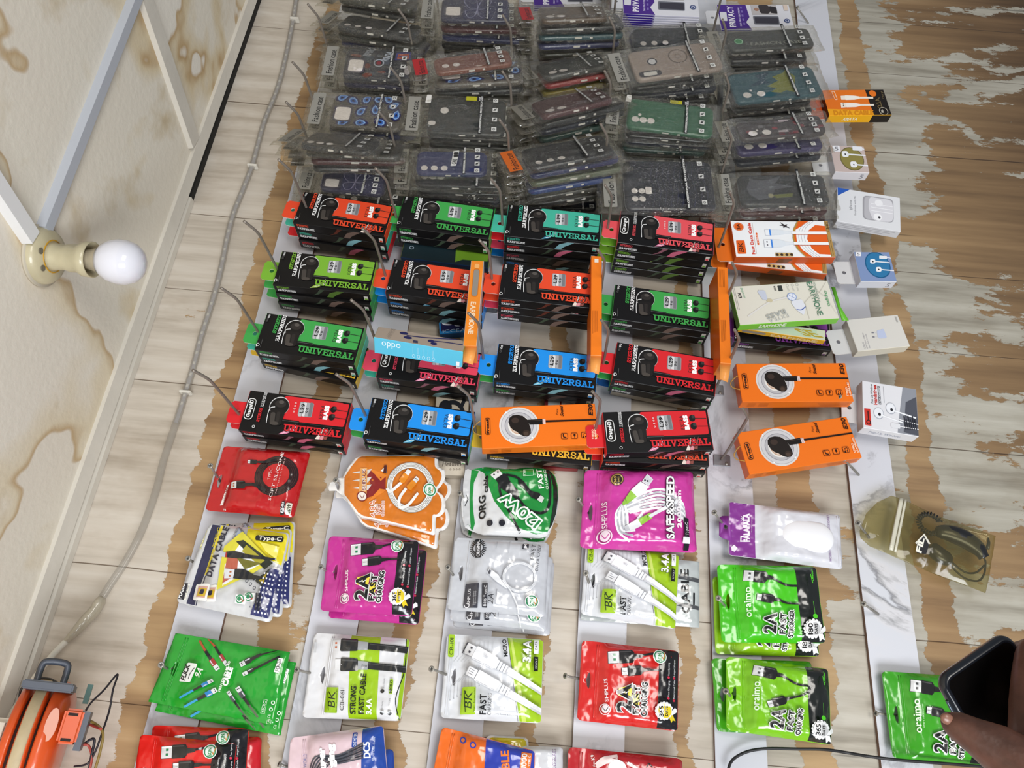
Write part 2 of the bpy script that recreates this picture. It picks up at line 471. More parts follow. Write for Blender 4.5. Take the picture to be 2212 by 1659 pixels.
# ---------------------------------------------------------------- the wall, slats, ceiling
def nodes(name):
    m = bpy.data.materials.new(name); m.use_nodes = True; nt = m.node_tree
    def N(t, **k):
        n = nt.nodes.new(t)
        for a, b in k.items():
            if a == 'inp':
                for i, v in b.items(): n.inputs[i].default_value = v
            else: setattr(n, a, b)
        return n
    return m, nt, N, nt.links.new
def wood_wall():
    m, nt, N, K = nodes('old painted planks'); b = nt.nodes['Principled BSDF']
    pos = N('ShaderNodeNewGeometry'); sep = N('ShaderNodeSeparateXYZ'); K(pos.outputs['Position'], sep.inputs[0])
    def math_(op, a, b2=None, c=None):
        n = N('ShaderNodeMath', operation=op)
        for i, v in enumerate((a, b2, c)):
            if v is None: continue
            if isinstance(v, (int, float)): n.inputs[i].default_value = v
            else: K(v, n.inputs[i])
        return n.outputs[0]
    def noise_(scale, sx=1, sz=1, detail=6, rough=.6, off=0):
        mp = N('ShaderNodeMapping', inp={'Scale': (sx, 1, sz), 'Location': (off, 0, off)}); K(pos.outputs['Position'], mp.inputs[0])
        t = N('ShaderNodeTexNoise', inp={'Scale': scale, 'Detail': detail, 'Roughness': rough}); K(mp.outputs[0], t.inputs[0]); return t.outputs['Fac']
    def ramp(fac, stops, interp='LINEAR'):
        r = N('ShaderNodeValToRGB'); r.color_ramp.interpolation = interp; el = r.color_ramp.elements
        while len(el) > 1: el.remove(el[0])
        el[0].position = stops[0][0]; el[0].color = hx(stops[0][1]) if isinstance(stops[0][1], str) else (stops[0][1],) * 3 + (1,)
        for p, c in stops[1:]:
            e = el.new(p); e.color = hx(c) if isinstance(c, str) else (c, c, c, 1)
        K(fac, r.inputs[0]); return r.outputs[0]
    rag = noise_(9, 1, .45, 10, .72)                       # ragged edge of the paint, brushed along the grain
    rag2 = noise_(2.2, 1, .8, 5, .6, 7)
    z = math_('SUBTRACT', sep.outputs['Z'], ZC)           # height relative to the lens
    zz = math_('ADD', z, math_('MULTIPLY', math_('SUBTRACT', rag, .5), .085))
    zz = math_('ADD', zz, math_('MULTIPLY', math_('SUBTRACT', rag2, .5), .03))
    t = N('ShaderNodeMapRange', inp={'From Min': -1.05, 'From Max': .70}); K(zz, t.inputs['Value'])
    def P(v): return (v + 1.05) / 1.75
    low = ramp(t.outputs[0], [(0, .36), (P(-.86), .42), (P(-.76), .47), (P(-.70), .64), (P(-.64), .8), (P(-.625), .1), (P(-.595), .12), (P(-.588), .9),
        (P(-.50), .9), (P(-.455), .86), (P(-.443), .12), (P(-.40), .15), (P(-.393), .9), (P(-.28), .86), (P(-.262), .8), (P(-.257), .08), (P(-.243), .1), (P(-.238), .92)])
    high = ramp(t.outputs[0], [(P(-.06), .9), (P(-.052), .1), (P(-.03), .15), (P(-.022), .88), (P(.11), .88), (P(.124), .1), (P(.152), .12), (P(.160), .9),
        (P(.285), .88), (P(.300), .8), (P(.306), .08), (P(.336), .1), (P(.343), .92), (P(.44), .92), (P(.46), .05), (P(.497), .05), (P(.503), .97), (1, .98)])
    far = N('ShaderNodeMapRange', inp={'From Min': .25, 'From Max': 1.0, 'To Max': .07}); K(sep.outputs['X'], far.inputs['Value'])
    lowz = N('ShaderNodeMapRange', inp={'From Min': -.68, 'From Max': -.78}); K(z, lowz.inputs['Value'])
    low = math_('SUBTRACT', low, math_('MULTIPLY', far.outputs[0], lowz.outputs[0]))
    sel = math_('GREATER_THAN', zz, -.15); am = N('ShaderNodeMixRGB'); K(sel, am.inputs[0]); K(low, am.inputs[1]); K(high, am.inputs[2]); amt = am.outputs[0]
    flake = noise_(7, 1, .35, 9, .68, 3)
    fl = N('ShaderNodeMapRange', inp={'From Min': .30, 'From Max': .66}); K(flake, fl.inputs['Value'])
    d = math_('SUBTRACT', amt, fl.outputs[0])
    msk = N('ShaderNodeMapRange', inp={'From Min': -.01, 'From Max': .015}); K(d, msk.inputs['Value'])
    # wood
    grain = noise_(26, 1, .06, 6, .6, 1); knot = noise_(3.0, 1, .35, 3, .5, 12)
    wood = ramp(grain, [(.28, '#7c6044'), (.45, '#a2835d'), (.6, '#b3946b'), (.75, '#c2a67e')])
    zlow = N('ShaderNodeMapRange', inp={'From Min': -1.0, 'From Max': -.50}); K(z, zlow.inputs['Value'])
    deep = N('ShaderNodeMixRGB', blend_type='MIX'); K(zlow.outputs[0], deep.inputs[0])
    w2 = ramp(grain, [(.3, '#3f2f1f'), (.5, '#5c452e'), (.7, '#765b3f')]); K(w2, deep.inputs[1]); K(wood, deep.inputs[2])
    kn = N('ShaderNodeMixRGB', blend_type='MULTIPLY', inp={0: .55}); K(deep.outputs[0], kn.inputs[1]); K(ramp(knot, [(.3, '#a08058'), (.5, '#ffffff')]), kn.inputs[2])
    # paint
    pn = noise_(40, 1, .08, 4, .6, 4); pc = noise_(3.5, 1, .5, 6, .7, 9)
    paint = ramp(pn, [(.3, '#ada293'), (.5, '#c6bcae'), (.7, '#d2cabe')])
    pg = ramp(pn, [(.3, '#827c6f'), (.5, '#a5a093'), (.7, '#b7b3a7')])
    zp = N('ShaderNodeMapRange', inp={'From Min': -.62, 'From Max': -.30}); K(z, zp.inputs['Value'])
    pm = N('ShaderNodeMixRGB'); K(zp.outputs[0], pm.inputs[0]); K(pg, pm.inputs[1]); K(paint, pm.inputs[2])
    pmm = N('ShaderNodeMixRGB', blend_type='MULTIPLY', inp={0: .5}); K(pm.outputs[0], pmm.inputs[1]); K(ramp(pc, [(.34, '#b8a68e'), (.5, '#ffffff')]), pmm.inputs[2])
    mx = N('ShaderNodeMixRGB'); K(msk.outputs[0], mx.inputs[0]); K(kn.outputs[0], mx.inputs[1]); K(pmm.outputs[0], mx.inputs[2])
    # plank seams run up and down: one every 0.148 m, wavering a little; fine cracks between
    wv = math_('MULTIPLY', math_('SUBTRACT', noise_(1.6, .3, 1, 3, .5, 20), .5), .024)
    bend = math_('MULTIPLY', math_('SINE', math_('MULTIPLY', sep.outputs['X'], 9.0)), .045)
    xx = math_('DIVIDE', math_('ADD', math_('ADD', math_('ADD', sep.outputs['X'], wv), bend), 1.12), .21)
    fr = math_('ABSOLUTE', math_('SUBTRACT', math_('FRACT', xx), .5))
    seam = N('ShaderNodeMapRange', inp={'From Min': .0012, 'From Max': .005}); K(fr, seam.inputs['Value'])
    cr = noise_(30, 1, .05, 3, .5, 31); crm = N('ShaderNodeMapRange', inp={'From Min': .705, 'From Max': .72, 'To Min': 1, 'To Max': .35}); K(cr, crm.inputs['Value'])
    sm = N('ShaderNodeMixRGB', blend_type='MULTIPLY', inp={0: .9}); K(mx.outputs[0], sm.inputs[1])
    sc = ramp(seam.outputs[0], [(0, '#7d6a56'), (1, '#ffffff')]); K(sc, sm.inputs[2])
    s2 = N('ShaderNodeMixRGB', blend_type='MULTIPLY', inp={0: .7}); K(sm.outputs[0], s2.inputs[1]); K(crm.outputs[0], s2.inputs[2])
    K(s2.outputs[0], b.inputs['Base Color'])
    hgt = math_('ADD', math_('MULTIPLY', msk.outputs[0], .5), math_('ADD', math_('MULTIPLY', grain, .5), math_('MULTIPLY', seam.outputs[0], 1.2)))
    bp = N('ShaderNodeBump', inp={'Strength': .55, 'Distance': .0015}); K(hgt, bp.inputs['Height']); K(bp.outputs[0], b.inputs['Normal'])
    b.inputs['Roughness'].default_value = .62
    return m
def marble():
    m, nt, N, K = nodes('white marbled board'); b = nt.nodes['Principled BSDF']
    pos = N('ShaderNodeNewGeometry')
    t = N('ShaderNodeTexNoise', inp={'Scale': 3.2, 'Detail': 7, 'Roughness': .62, 'Distortion': .8}); K(pos.outputs['Position'], t.inputs[0])
    r = N('ShaderNodeValToRGB'); e = r.color_ramp.elements
    e[0].position = .0; e[0].color = hx('#cbcdd4'); e[1].position = 1; e[1].color = hx('#cbcdd4')
    for p, c in ((.475, '#cbcdd4'), (.497, '#85858a'), (.505, '#a5a5a8'), (.53, '#cfced2'), (.56, '#cbcdd4')):
        x = e.new(p); x.color = hx(c)
    K(t.outputs[0], r.inputs[0])
    n2 = N('ShaderNodeTexNoise', inp={'Scale': 2.4, 'Detail': 2}); K(pos.outputs['Position'], n2.inputs[0])
    mr = N('ShaderNodeMapRange', inp={'From Min': .5, 'From Max': .62}); K(n2.outputs[0], mr.inputs['Value'])
    mx = N('ShaderNodeMixRGB', inp={1: hx('#cccdd5')}); K(mr.outputs[0], mx.inputs[0]); K(r.outputs[0], mx.inputs[2])
    K(mx.outputs[0], b.inputs['Base Color']); b.inputs['Roughness'].default_value = .35
    return m
def ceiling_mat():
    m, nt, N, K = nodes('water stained ceiling board'); b = nt.nodes['Principled BSDF']
    pos = N('ShaderNodeNewGeometry')
    def nz(scale, det=4, ro=.5, dist=0, off=0):
        mp = N('ShaderNodeMapping', inp={'Location': (off, off, 0)}); K(pos.outputs['Position'], mp.inputs[0])
        t = N('ShaderNodeTexNoise', inp={'Scale': scale, 'Detail': det, 'Roughness': ro, 'Distortion': dist}); K(mp.outputs[0], t.inputs[0]); return t.outputs[0]
    def rp(f, st):
        r = N('ShaderNodeValToRGB'); e = r.color_ramp.elements
        while len(e) > 1: e.remove(e[0])
        e[0].position = st[0][0]; e[0].color = hx(st[0][1])
        for p, c in st[1:]: x = e.new(p); x.color = hx(c)
        K(f, r.inputs[0]); return r.outputs[0]
    big = nz(2.6, 4, .5, .25, 3.1)
    # tide marks: each stain darkens towards its rim, then stops
    st = rp(big, [(0, '#e6e0d3'), (.37, '#e4ddcf'), (.43, '#dccfb4'), (.447, '#bda27a'), (.453, '#e2dacb'), (.56, '#e3dccd'), (.605, '#d6c6a6'), (.622, '#b99c72'), (.628, '#e6e0d4'), (1, '#e6e0d4')])
    soft = rp(nz(4.2, 5, .6, .1, 9.4), [(.29, '#a88f68'), (.37, '#e0d4bc'), (.46, '#ffffff')])
    mx = N('ShaderNodeMixRGB', blend_type='MULTIPLY', inp={0: .75}); K(st, mx.inputs[1]); K(soft, mx.inputs[2])
    K(mx.outputs[0], b.inputs['Base Color']); b.inputs['Roughness'].default_value = .75
    bp = N('ShaderNodeBump', inp={'Strength': .35, 'Distance': .002}); K(nz(90, 6), bp.inputs['Height']); K(bp.outputs[0], b.inputs['Normal'])
    return m
def slab(name, a, b, m, kind='structure', bev=0, parent=None):
    bm = bmesh.new(); box_bm(bm, a, b)
    if bev: bmesh.ops.bevel(bm, geom=bm.edges[:], offset=bev, segments=2, affect='EDGES')
    o = finish(name, bm, m, parent)
    if kind: o['kind'] = kind
    return o
ZTOP = ZC + .646
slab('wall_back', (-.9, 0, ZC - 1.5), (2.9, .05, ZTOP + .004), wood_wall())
slab('ceiling', (-.9, -1.6, ZTOP), (2.9, -.0, ZTOP + .03), ceiling_mat())
MARB = marble(); EDGE = mat('brown board edge', '#77594a', .6)
for i, zc in enumerate((.430, .243, .056, -.131, -.318, -.535)):
    bm = bmesh.new(); box_bm(bm, (-.9, -BOARD, ZC + zc - .034), (2.9, 0, ZC + zc + .034)); bm.normal_update()
    for f in bm.faces: f.material_index = 0 if f.normal.y < -.5 else 1
    o = finish('trim_%d' % (i + 1), bm, [MARB, EDGE]); o['kind'] = 'structure'
# cornice batten between ceiling and wall, a strip coloured as the shaded gap behind it, and the battens on the ceiling
CREAM = mat('cream painted batten', '#ddd7cb', .6, bump=.3, bscale=60, noise_c=.25, nscale=12)
bm = bmesh.new()
pts = [(-.9, .050), (.1, .046), (.45, .046), (.9, .044), (1.4, .040), (2.9, .04)]
for (x0, h0), (x1, h1) in zip(pts, pts[1:]):
    vs = [bm.verts.new(p) for p in ((x0, -h0, ZTOP), (x0, -h0, ZTOP - .006), (x0, -h0 + .024, ZTOP - .010), (x0, -h0 + .024, ZTOP), (x1, -h1, ZTOP), (x1, -h1, ZTOP - .006), (x1, -h1 + .024, ZTOP - .010), (x1, -h1 + .024, ZTOP))]
    for q in ((0, 1, 5, 4), (1, 2, 6, 5), (2, 3, 7, 6), (3, 0, 4, 7), (0, 3, 2, 1), (4, 5, 6, 7)): bm.faces.new([vs[i] for i in q])
bmesh.ops.recalc_face_normals(bm, faces=bm.faces[:])
o = finish('trim_7', bm, CREAM); o['kind'] = 'structure'
slab('trim_8', (-.9, -.014, ZTOP - .012), (.86, -.001, ZTOP), CREAM)
slab('trim_9', (.86, -.013, ZTOP - .010), (2.9, -.001, ZTOP - .001), mat('shadow gap', '#15130f', .9))  # no real trim: near-black strip, the gap's shade put into its colour
def batten(name, a, b, w, t, m, label, cat='batten'):
    a = Vector(a); b = Vector(b); d = (b - a).normalized(); n = d.cross(Vector((0, 0, 1))) * w / 2
    bm = bmesh.new(); vs = []
    for p in (a, b):
        for q, z in ((-n, 0), (-n * .86, -t), (n * .86, -t), (n, 0)): vs.append(bm.verts.new(p + q + Vector((0, 0, z))))
    for q in ((0, 1, 5, 4), (1, 2, 6, 5), (2, 3, 7, 6), (3, 0, 4, 7), (3, 2, 1, 0), (4, 5, 6, 7)): bm.faces.new([vs[i] for i in q])
    bmesh.ops.recalc_face_normals(bm, faces=bm.faces[:])
    return tag(finish(name, bm, m), label, cat)
GREYP = mat('grey plastic trunking', '#b4b8c0', .4); WHITEP = mat('white plastic trunking', '#e4e4e4', .35)
batten('cable_trunking', (.562, -.306, ZTOP), (1.6, -.332 - .02, ZTOP), .018, .012, GREYP, 'grey plastic cable trunking running along the ceiling away from the bulb holder', 'cable trunking')
batten('cable_trunking', (.538, -.322, ZTOP), (.585, -.62, ZTOP), .024, .013, WHITEP, 'white plastic cable trunking at the left edge, ending at the bulb holder', 'cable trunking')
batten('ceiling_batten', (.955, -.050, ZTOP), (1.02, -.36, ZTOP), .038, .008, CREAM, 'rough white painted wooden batten slanting across the ceiling to the wall corner', 'batten')
# ---------------------------------------------------------------- hooks and screws
ORD = ['leftmost', 'second', 'third', 'fourth', 'fifth', 'sixth']
HK = {1: [(667, 14), (634, 139), (620, 225), (604, 349), (530, 482), (481, 626), (420, 803)],
      2: [(917, -95), (862, 25), (846, 152), (820, 246), (813, 368), (785, 498), (761, 652), (729, 812)],
      3: [(1087, 38), (1086, 159), (1080, 263), (1062, 391), (1037, 523), (1013, 680), (991, 838)],
      4: [(1322, -70), (1316, 42), (1306, 158), (1298, 273), (1307, 404), (1291, 543), (1299, 695), (1280, 849)],
      5: [(1556, -60), (1560, 47), (1566, 165), (1571, 280), (1576, 418), (1581, 572), (1586, 716), (1604, 886)]}
NTH = ['top', 'second', 'third', 'fourth', 'fifth', 'sixth', 'seventh', 'lowest']
for c, tips in HK.items():
    for i, t in enumerate(tips):
        hook(t, 'bent wire hook, %s, on the %s white slat from the ceiling' % ('last before the screws' if i == len(tips) - 1 else '%s from the far end' % ['first', 'second', 'third', 'fourth', 'fifth', 'sixth', 'seventh'][i], ORD[c - 1]))
NL = [((454, 1006), (476, 1040), 'screw beside the glossy red cable pouch'), ((406, 1206), (424, 1219), 'screw holding the white and yellow data cable pouches'),
      ((343, 1433), (366, 1447), 'screw holding the green pouch with four pairs of plugs'), ((725, 1037), (745, 1061), 'screw holding the orange die-cut cable pouches'),
      ((693, 1225), (716, 1241), 'screw holding the magenta and black pouches'), ((641, 1447), (684, 1457), 'screw holding the white pouch with a lime panel'),
      ((603, 1650), (628, 1660), 'screw at the lower frame edge holding the pink and blue pouch'), ((993, 1065), (1012, 1086), 'screw holding the green can-shaped pouch'),
      ((965, 1222), (986, 1252), 'screw holding the silver grey pouches'), ((932, 1445), (972, 1460), 'screw holding the lower white and lime pouch of the third slat'),
      ((1249, 1078), (1270, 1108), 'screw holding the pink two metre cable pouch'), ((1264, 1233), (1274, 1264), 'screw holding the white and lime pouch below the pink one'),
      ((1221, 1460), (1262, 1468), 'screw holding the red and black pouch'), ((1543, 1107), (1567, 1139), 'screw holding the purple and white earbud pouch'),
      ((1545, 1284), (1572, 1316), 'screw holding the upper bright green pouch'), ((1563, 1488), (1582, 1508), 'screw holding the lime green pouch in front of a green one'),
      ((1722, 16), (1746, 50), 'screw at the far top end of the lowest slat'), ((1795, 567), (1806, 586), 'screw holding the small blue earbud box'),
      ((1808, 722), (1821, 741), 'screw holding the white power adapter box'), ((1813, 857), (1838, 893), 'screw just under the upper orange earphone box'),
      ((1822, 990), (1855, 1026), 'bare screw next to the lower orange earphone box'), ((1844, 1118), (1877, 1161), 'screw through the yellowish clear bag with a black charger'),
      ((1854, 1296), (1897, 1327), 'bare screw with the board torn around its foot'), ((1892, 1541), (1934, 1545), 'screw holding the green pouch behind the hand'),
      ((1770, 318), (1778, 334), 'screw behind the small olive earbud box')]
for a, b, l in NL: nail(a, b, l + (' on the white slat' if len(l.split()) < 9 else ''))

# ---------------------------------------------------------------- black earphone cartons
UQ = [(495, 648), (1305, 725), (1265, 1010), (445, 920)]; UL, UW, UT = .157, .0655, .0205
def uni_art(col, hd):
    a = Art(UQ, (UL, UW)); A = Tt = P = 'printed_front'; B = 'silver_badge'
    a.rr(A, [(770, 682), (1287, 733), (1262, 898), (750, 850)], col, .1)
    a.poly(A, [(1235, 722), (1287, 726), (1286, 736), (1234, 732)], '#101010')
    a.rr(B, [(893, 722), (1004, 733), (995, 832), (882, 820)], '#8f9094', .12)
    for x, c in ((897, '#b9babd'), (925, '#d9dadc'), (950, '#a5a6aa'), (975, '#77787c')):
        a.poly(B, [(x, 727), (x + 22, 730), (x + 14, 826), (x - 8, 824)], c)
    a.text(B, 'L29', (924, 804), (934, 740), 27, '#161616', 1)
    for q in ((955, 772), (950, 792)): a.circ(B, q, .0017, '#161616', inner=.45)
    a.text(Tt, 'EXTRA', (1082, 842), (1092, 748), 28, '#2b2b2b', 0)
    a.text(Tt, 'BASS', (1118, 845), (1127, 752), 31, '#ffffff', 2)
    for q in ((1163, 775), (1157, 830)):
        a.circ(P, q, .0046, '#151515', .0052); a.circ(P, (q[0] + 12, q[1] - 10), .0026, '#3a3a3a')
        a.line(P, [q, (q[0] + 40, q[1] + 5), (1272, q[1] + 14)], 4, '#2a2a2a')
    # the big earbud
    a.circ(P, (735, 757), .0150, '#d8d8d8', .0156); a.circ(P, (736, 759), .0143, '#171514', .0148)
    a.circ(P, (742, 740), .0085, '#2e2a28', .006); a.circ(P, (748, 728), .004, '#55504c', .0028)
    a.line(P, [(652, 872), (655, 810), (668, 770), (700, 762)], 5, '#e8e8e8', True)
    a.rr(P, [(664, 778), (790, 782), (765, 893), (668, 885)], '#1d1a19', .3)
    a.rr(P, [(676, 800), (712, 800), (712, 880), (678, 876)], '#45403c', .4); a.rr(P, [(722, 795), (752, 797), (742, 884), (722, 882)], '#2c2826', .4)
    a.circ(P, (712, 876), .0065, '#4b4540', .003)
    a.poly(P, [(765, 850), (790, 848), (905, 862), (898, 886), (770, 882)], '#0d0d0d'); a.line(P, [(775, 856), (900, 868)], 3, '#5a5a5a')
    a.line(P, [(900, 872), (1262, 915)], 4, '#2a2a2a')
    # light burst around the big word
    if hd or col in ('#7ab236', '#44b39a', '#1f8fe8'):
        fl = {'#7ab236': '#8fae3a', '#44b39a': '#1d6d8a', '#1f8fe8': '#5ba7c9'}.get(col, '#d27fa0')
        a.poly('printed_front', [(750, 975), (800, 925), (850, 905), (870, 925), (815, 950)], fl)
        a.poly('printed_front', [(755, 972), (860, 915), (880, 880), (885, 925)], '#c9d6b0' if col == '#7ab236' else '#bfe0e8' if not hd else '#f3c4d6')
    if hd or col == '#e24a2a':
        for k, c in enumerate(('#ead9cf', '#d88e98', '#8b4a42')): a.poly('printed_front', [(1045 + 30 * k, 985), (1085 + 32 * k, 925), (1110 + 30 * k, 905), (1075 + 30 * k, 990)], c)
    a.text(Tt, 'UNIVERSAL', (790, 930), (1248, 978), 52, '#150c0b' if not hd else '#3a0c12', 'slabfat')
    a.text(Tt, 'UNIVERSAL', (792, 928), (1246, 975), 48, col, 'slab')
    if hd:
        a.rr(P, [(497, 702), (560, 710), (538, 856), (470, 846)], '#e8e8e8', .45); a.rr(P, [(502, 708), (555, 714), (534, 850), (475, 841)], '#15130f', .45)
        a.text(Tt, hd, (517, 835), (536, 722), 27, '#f4f4f4', 1)
        a.text(Tt, 'STEREO', (598, 868), (612, 775), 24, col, 'slab'); a.text(Tt, 'EARPHONE', (615, 765), (634, 655), 24, '#c9c9c9', 'slab')
        for i in range(4): a.circ(B, (868 - i * 2 - 8, 735 + i * 20), .0014, '#f2d4d4', inner=.5)
        a.circ(P, (560, 900), .0022, '#e8e8e8', inner=.7)
    else:
        a.text(Tt, 'STEREO', (594, 800), (617, 664), 30, col, 'slab'); a.text(Tt, 'EARPHONE', (628, 856), (657, 668), 30, '#f2f2f2', 'slab')
        for i in range(4): a.circ(P, (520 - i * 4, 668 + i * 14), .0016, '#cfcfcf' if i < 2 else '#4a4a4a', inner=.4)
        a.circ(P, (470, 888), .0026, '#e8e8e8', inner=.72); a.rr(P, [(458, 888), (464, 888), (464, 902), (458, 902)], '#e8e8e8')
        a.line(Tt, [(492, 905), (500, 845)], 1.5, '#777777')
    # long side: reference quad of the side itself
    b = Art([(0, 0), (780, 0), (780, 100), (0, 100)], (UL, UT))
    b.text('printed_side', 'STEREO', (28, 42), (128, 42), 26, col, 'slab'); b.text('printed_side', 'EARPHONE', (28, 80), (172, 80), 26, '#f4f4f4', 'slab')
    b.poly('printed_side', [(300, 100), (345, 60), (380, 0), (420, 0), (360, 70)], {'#e24a2a': '#5a2a20'}.get(col, '#8d5a68' if hd else '#3c4a3a'))
    c2 = '#7fb0b8' if col in ('#44b39a', '#1f8fe8') else '#c5657f' if hd or col == '#d8262e' else '#52702f' if col == '#7ab236' else '#6e5a52'
    b.poly('printed_side', [(420, 100), (455, 35), (520, 0), (575, 0), (500, 60), (470, 100)], c2)
    b.poly('printed_side', [(540, 50), (600, 66), (690, 20), (720, 60), (650, 90), (560, 80)], '#181513')
    b.poly('printed_side', [(728, 30), (760, 30), (760, 82), (728, 82)], '#d8d4cc'); b.poly('printed_side', [(732, 60), (756, 60), (756, 80), (732, 80)], col)
    return a, b
_uni = {}
NAMEC = {'#e24a2a': 'red-orange', '#44b39a': 'teal', '#d8262e': 'red', '#7ab236': 'lime green', '#3fa24c': 'green', '#d9b036': 'yellow', '#e0455f': 'pink', '#1f8fe8': 'blue', '#e0525a': 'coral pink', '#7a3b8c': 'purple'}
def uni(col, hd=None, plain=False):
    key = (col, hd)
    if key in _uni: return clone(_uni[key])
    r = empty('earphone_box'); _uni[key] = r
    carton(r, 'carton', UL, UW, UT, '#100f10', '#121011', col)
    tab(r, col, .036, .026, y=-.002, z=UT * .55, hx0=-.011)
    a, b = uni_art(col, hd)
    a.build(r, face_map(UL, UW, UT), CARD, step=.00004, base=.00008); b.build(r, side_map(UL, UW, UT), CARD, step=.00004, base=.00008)
    return r
R_, T_, D_, Lm, G_, Y_, P_, B_, C_, V_ = list(NAMEC)
ROWS = ['top', 'second', 'third', 'bottom']; COLS = ['first', 'second', 'third', 'fourth']
STK = [  # column, row, quad, front height, [(colour, hd, dx along, rot)]
 (1, 1, [(652, 413), (838, 441), (825, 512), (637, 481)], .082, [(R_, 0, 0, 0), (T_, 0, 0, 0), (D_, 0, -.004, .5)]),
 (1, 2, [(605, 544), (810, 564), (800, 636), (593, 613)], .082, [(Lm, 0, 0, 0), (G_, 0, -.002, -1.5), (G_, 0, -.006, -2.5)]),
 (1, 3, [(574, 678), (784, 709), (768, 788), (552, 752)], .082, [(G_, 0, 0, 0), (T_, 0, 0, 0), (Y_, 0, 0, -4)]),
 (1, 4, [(540, 849), (765, 875), (740, 953), (515, 922)], .060, [(D_, 'OrangeHD', 0, 0), (D_, 0, -.001, -1)]),
 (2, 1, [(871, 426), (1065, 448), (1052, 518), (857, 486)], .085, [(G_, 0, 0, 0), (G_, 0, 0, 0)]),
 (2, 2, [(847, 562), (1043, 588), (1031, 657), (836, 629)], .082, [(R_, 0, 0, 0), (B_, 0, -.001, -1), (B_, 0, -.002, -1.5)]),
 (2, 3, [(826, 752), (1037, 775), (1031, 830), (817, 795)], .060, [(P_, 'Orange', 0, 0), (T_, 0, 0, -.5)]),
 (2, 4, [(802, 863), (1017, 890), (1005, 975), (785, 940)], .070, [(B_, 0, 0, 0), (G_, 0, -.002, -1)]),
 (3, 1, [(1097, 442), (1294, 462), (1287, 529), (1091, 509)], .092, [(T_, 0, 0, 0), (D_, 0, 0, -.3), (P_, 0, -.002, -1.2), (B_, 0, -.002, -1)]),
 (3, 2, [(1085, 571), (1288, 593), (1283, 664), (1077, 642)], .105, [(R_, 0, 0, 0), (R_, 0, 0, -.5), (P_, 0, 0, -1)]),
 (3, 3, [(1076, 745), (1273, 770), (1271, 843), (1066, 820)], .070, [(B_, 0, 0, 0), (G_, 0, -.001, 0)]),
 (4, 1, [(1342, 454), (1538, 482), (1533, 549), (1332, 524)], .098, [(C_, 'Orange', 0, 0), (Lm, 0, .001, .3), (Lm, 0, 0, .2), (Lm, 0, -.001, .4)]),
 (4, 2, [(1329, 615), (1529, 643), (1521, 716), (1321, 687)], .065, [(G_, 0, 0, 0), (G_, 0, 0, .3)]),
 (4, 3, [(1331, 742), (1535, 775), (1527, 852), (1324, 815)], .075, [(D_, 0, 0, 0), (G_, 0, 0, -1.5)]),
 (4, 4, [(1306, 897), (1538, 888), (1535, 967), (1305, 973)], .080, [(D_, 'OrangeHD', 0, 0), (R_, 0, -.003, -5), (D_, 0, -.004, -6)])]
DEP = {1: ['only'], 2: ['front', 'back'], 3: ['front', 'middle', 'back'], 4: ['front', 'second from front', 'third from front', 'backmost']}
for c, r, q, h, items in STK:
    for i, (col, hd, dx, rot) in enumerate(items):
        o = uni(col, hd or None); M, L, Wd, _ = frame(q, h, UT)
        o.name = 'earphone_box'
        M = Matrix.Translation((dx, i * (UT + .0012), 0)) @ M @ Matrix.Rotation(math.radians(rot), 4, 'Z')
        place(o, M)
        extra = 'pill-logo ' if hd else ''
        tag(o, 'black %searphone box, %s print, %s of %s stack, %s column' % (extra, NAMEC[col], DEP[len(items)][i], ROWS[r - 1], COLS[c - 1]), 'earphone box', 'black earphone boxes hanging on the hooks')
def single_uni(col, q, h, label, rot=0, hd=None):
    o = uni(col, hd); o.name = 'earphone_box'; M, _, _, _ = frame(q, h, UT); place(o, M @ Matrix.Rotation(math.radians(rot), 4, 'Z'))
    tag(o, label, 'earphone box', 'black earphone boxes hanging on the hooks')
single_uni(Y_, [(1057, 902), (1276, 923), (1272, 1000), (1055, 975)], .046, 'black earphone box with yellow lettering behind the orange box in the third column')
single_uni(V_, [(1585, 665), (1805, 690), (1803, 752), (1583, 735)], .040, 'black earphone box with purple print behind the crumpled green and white box')

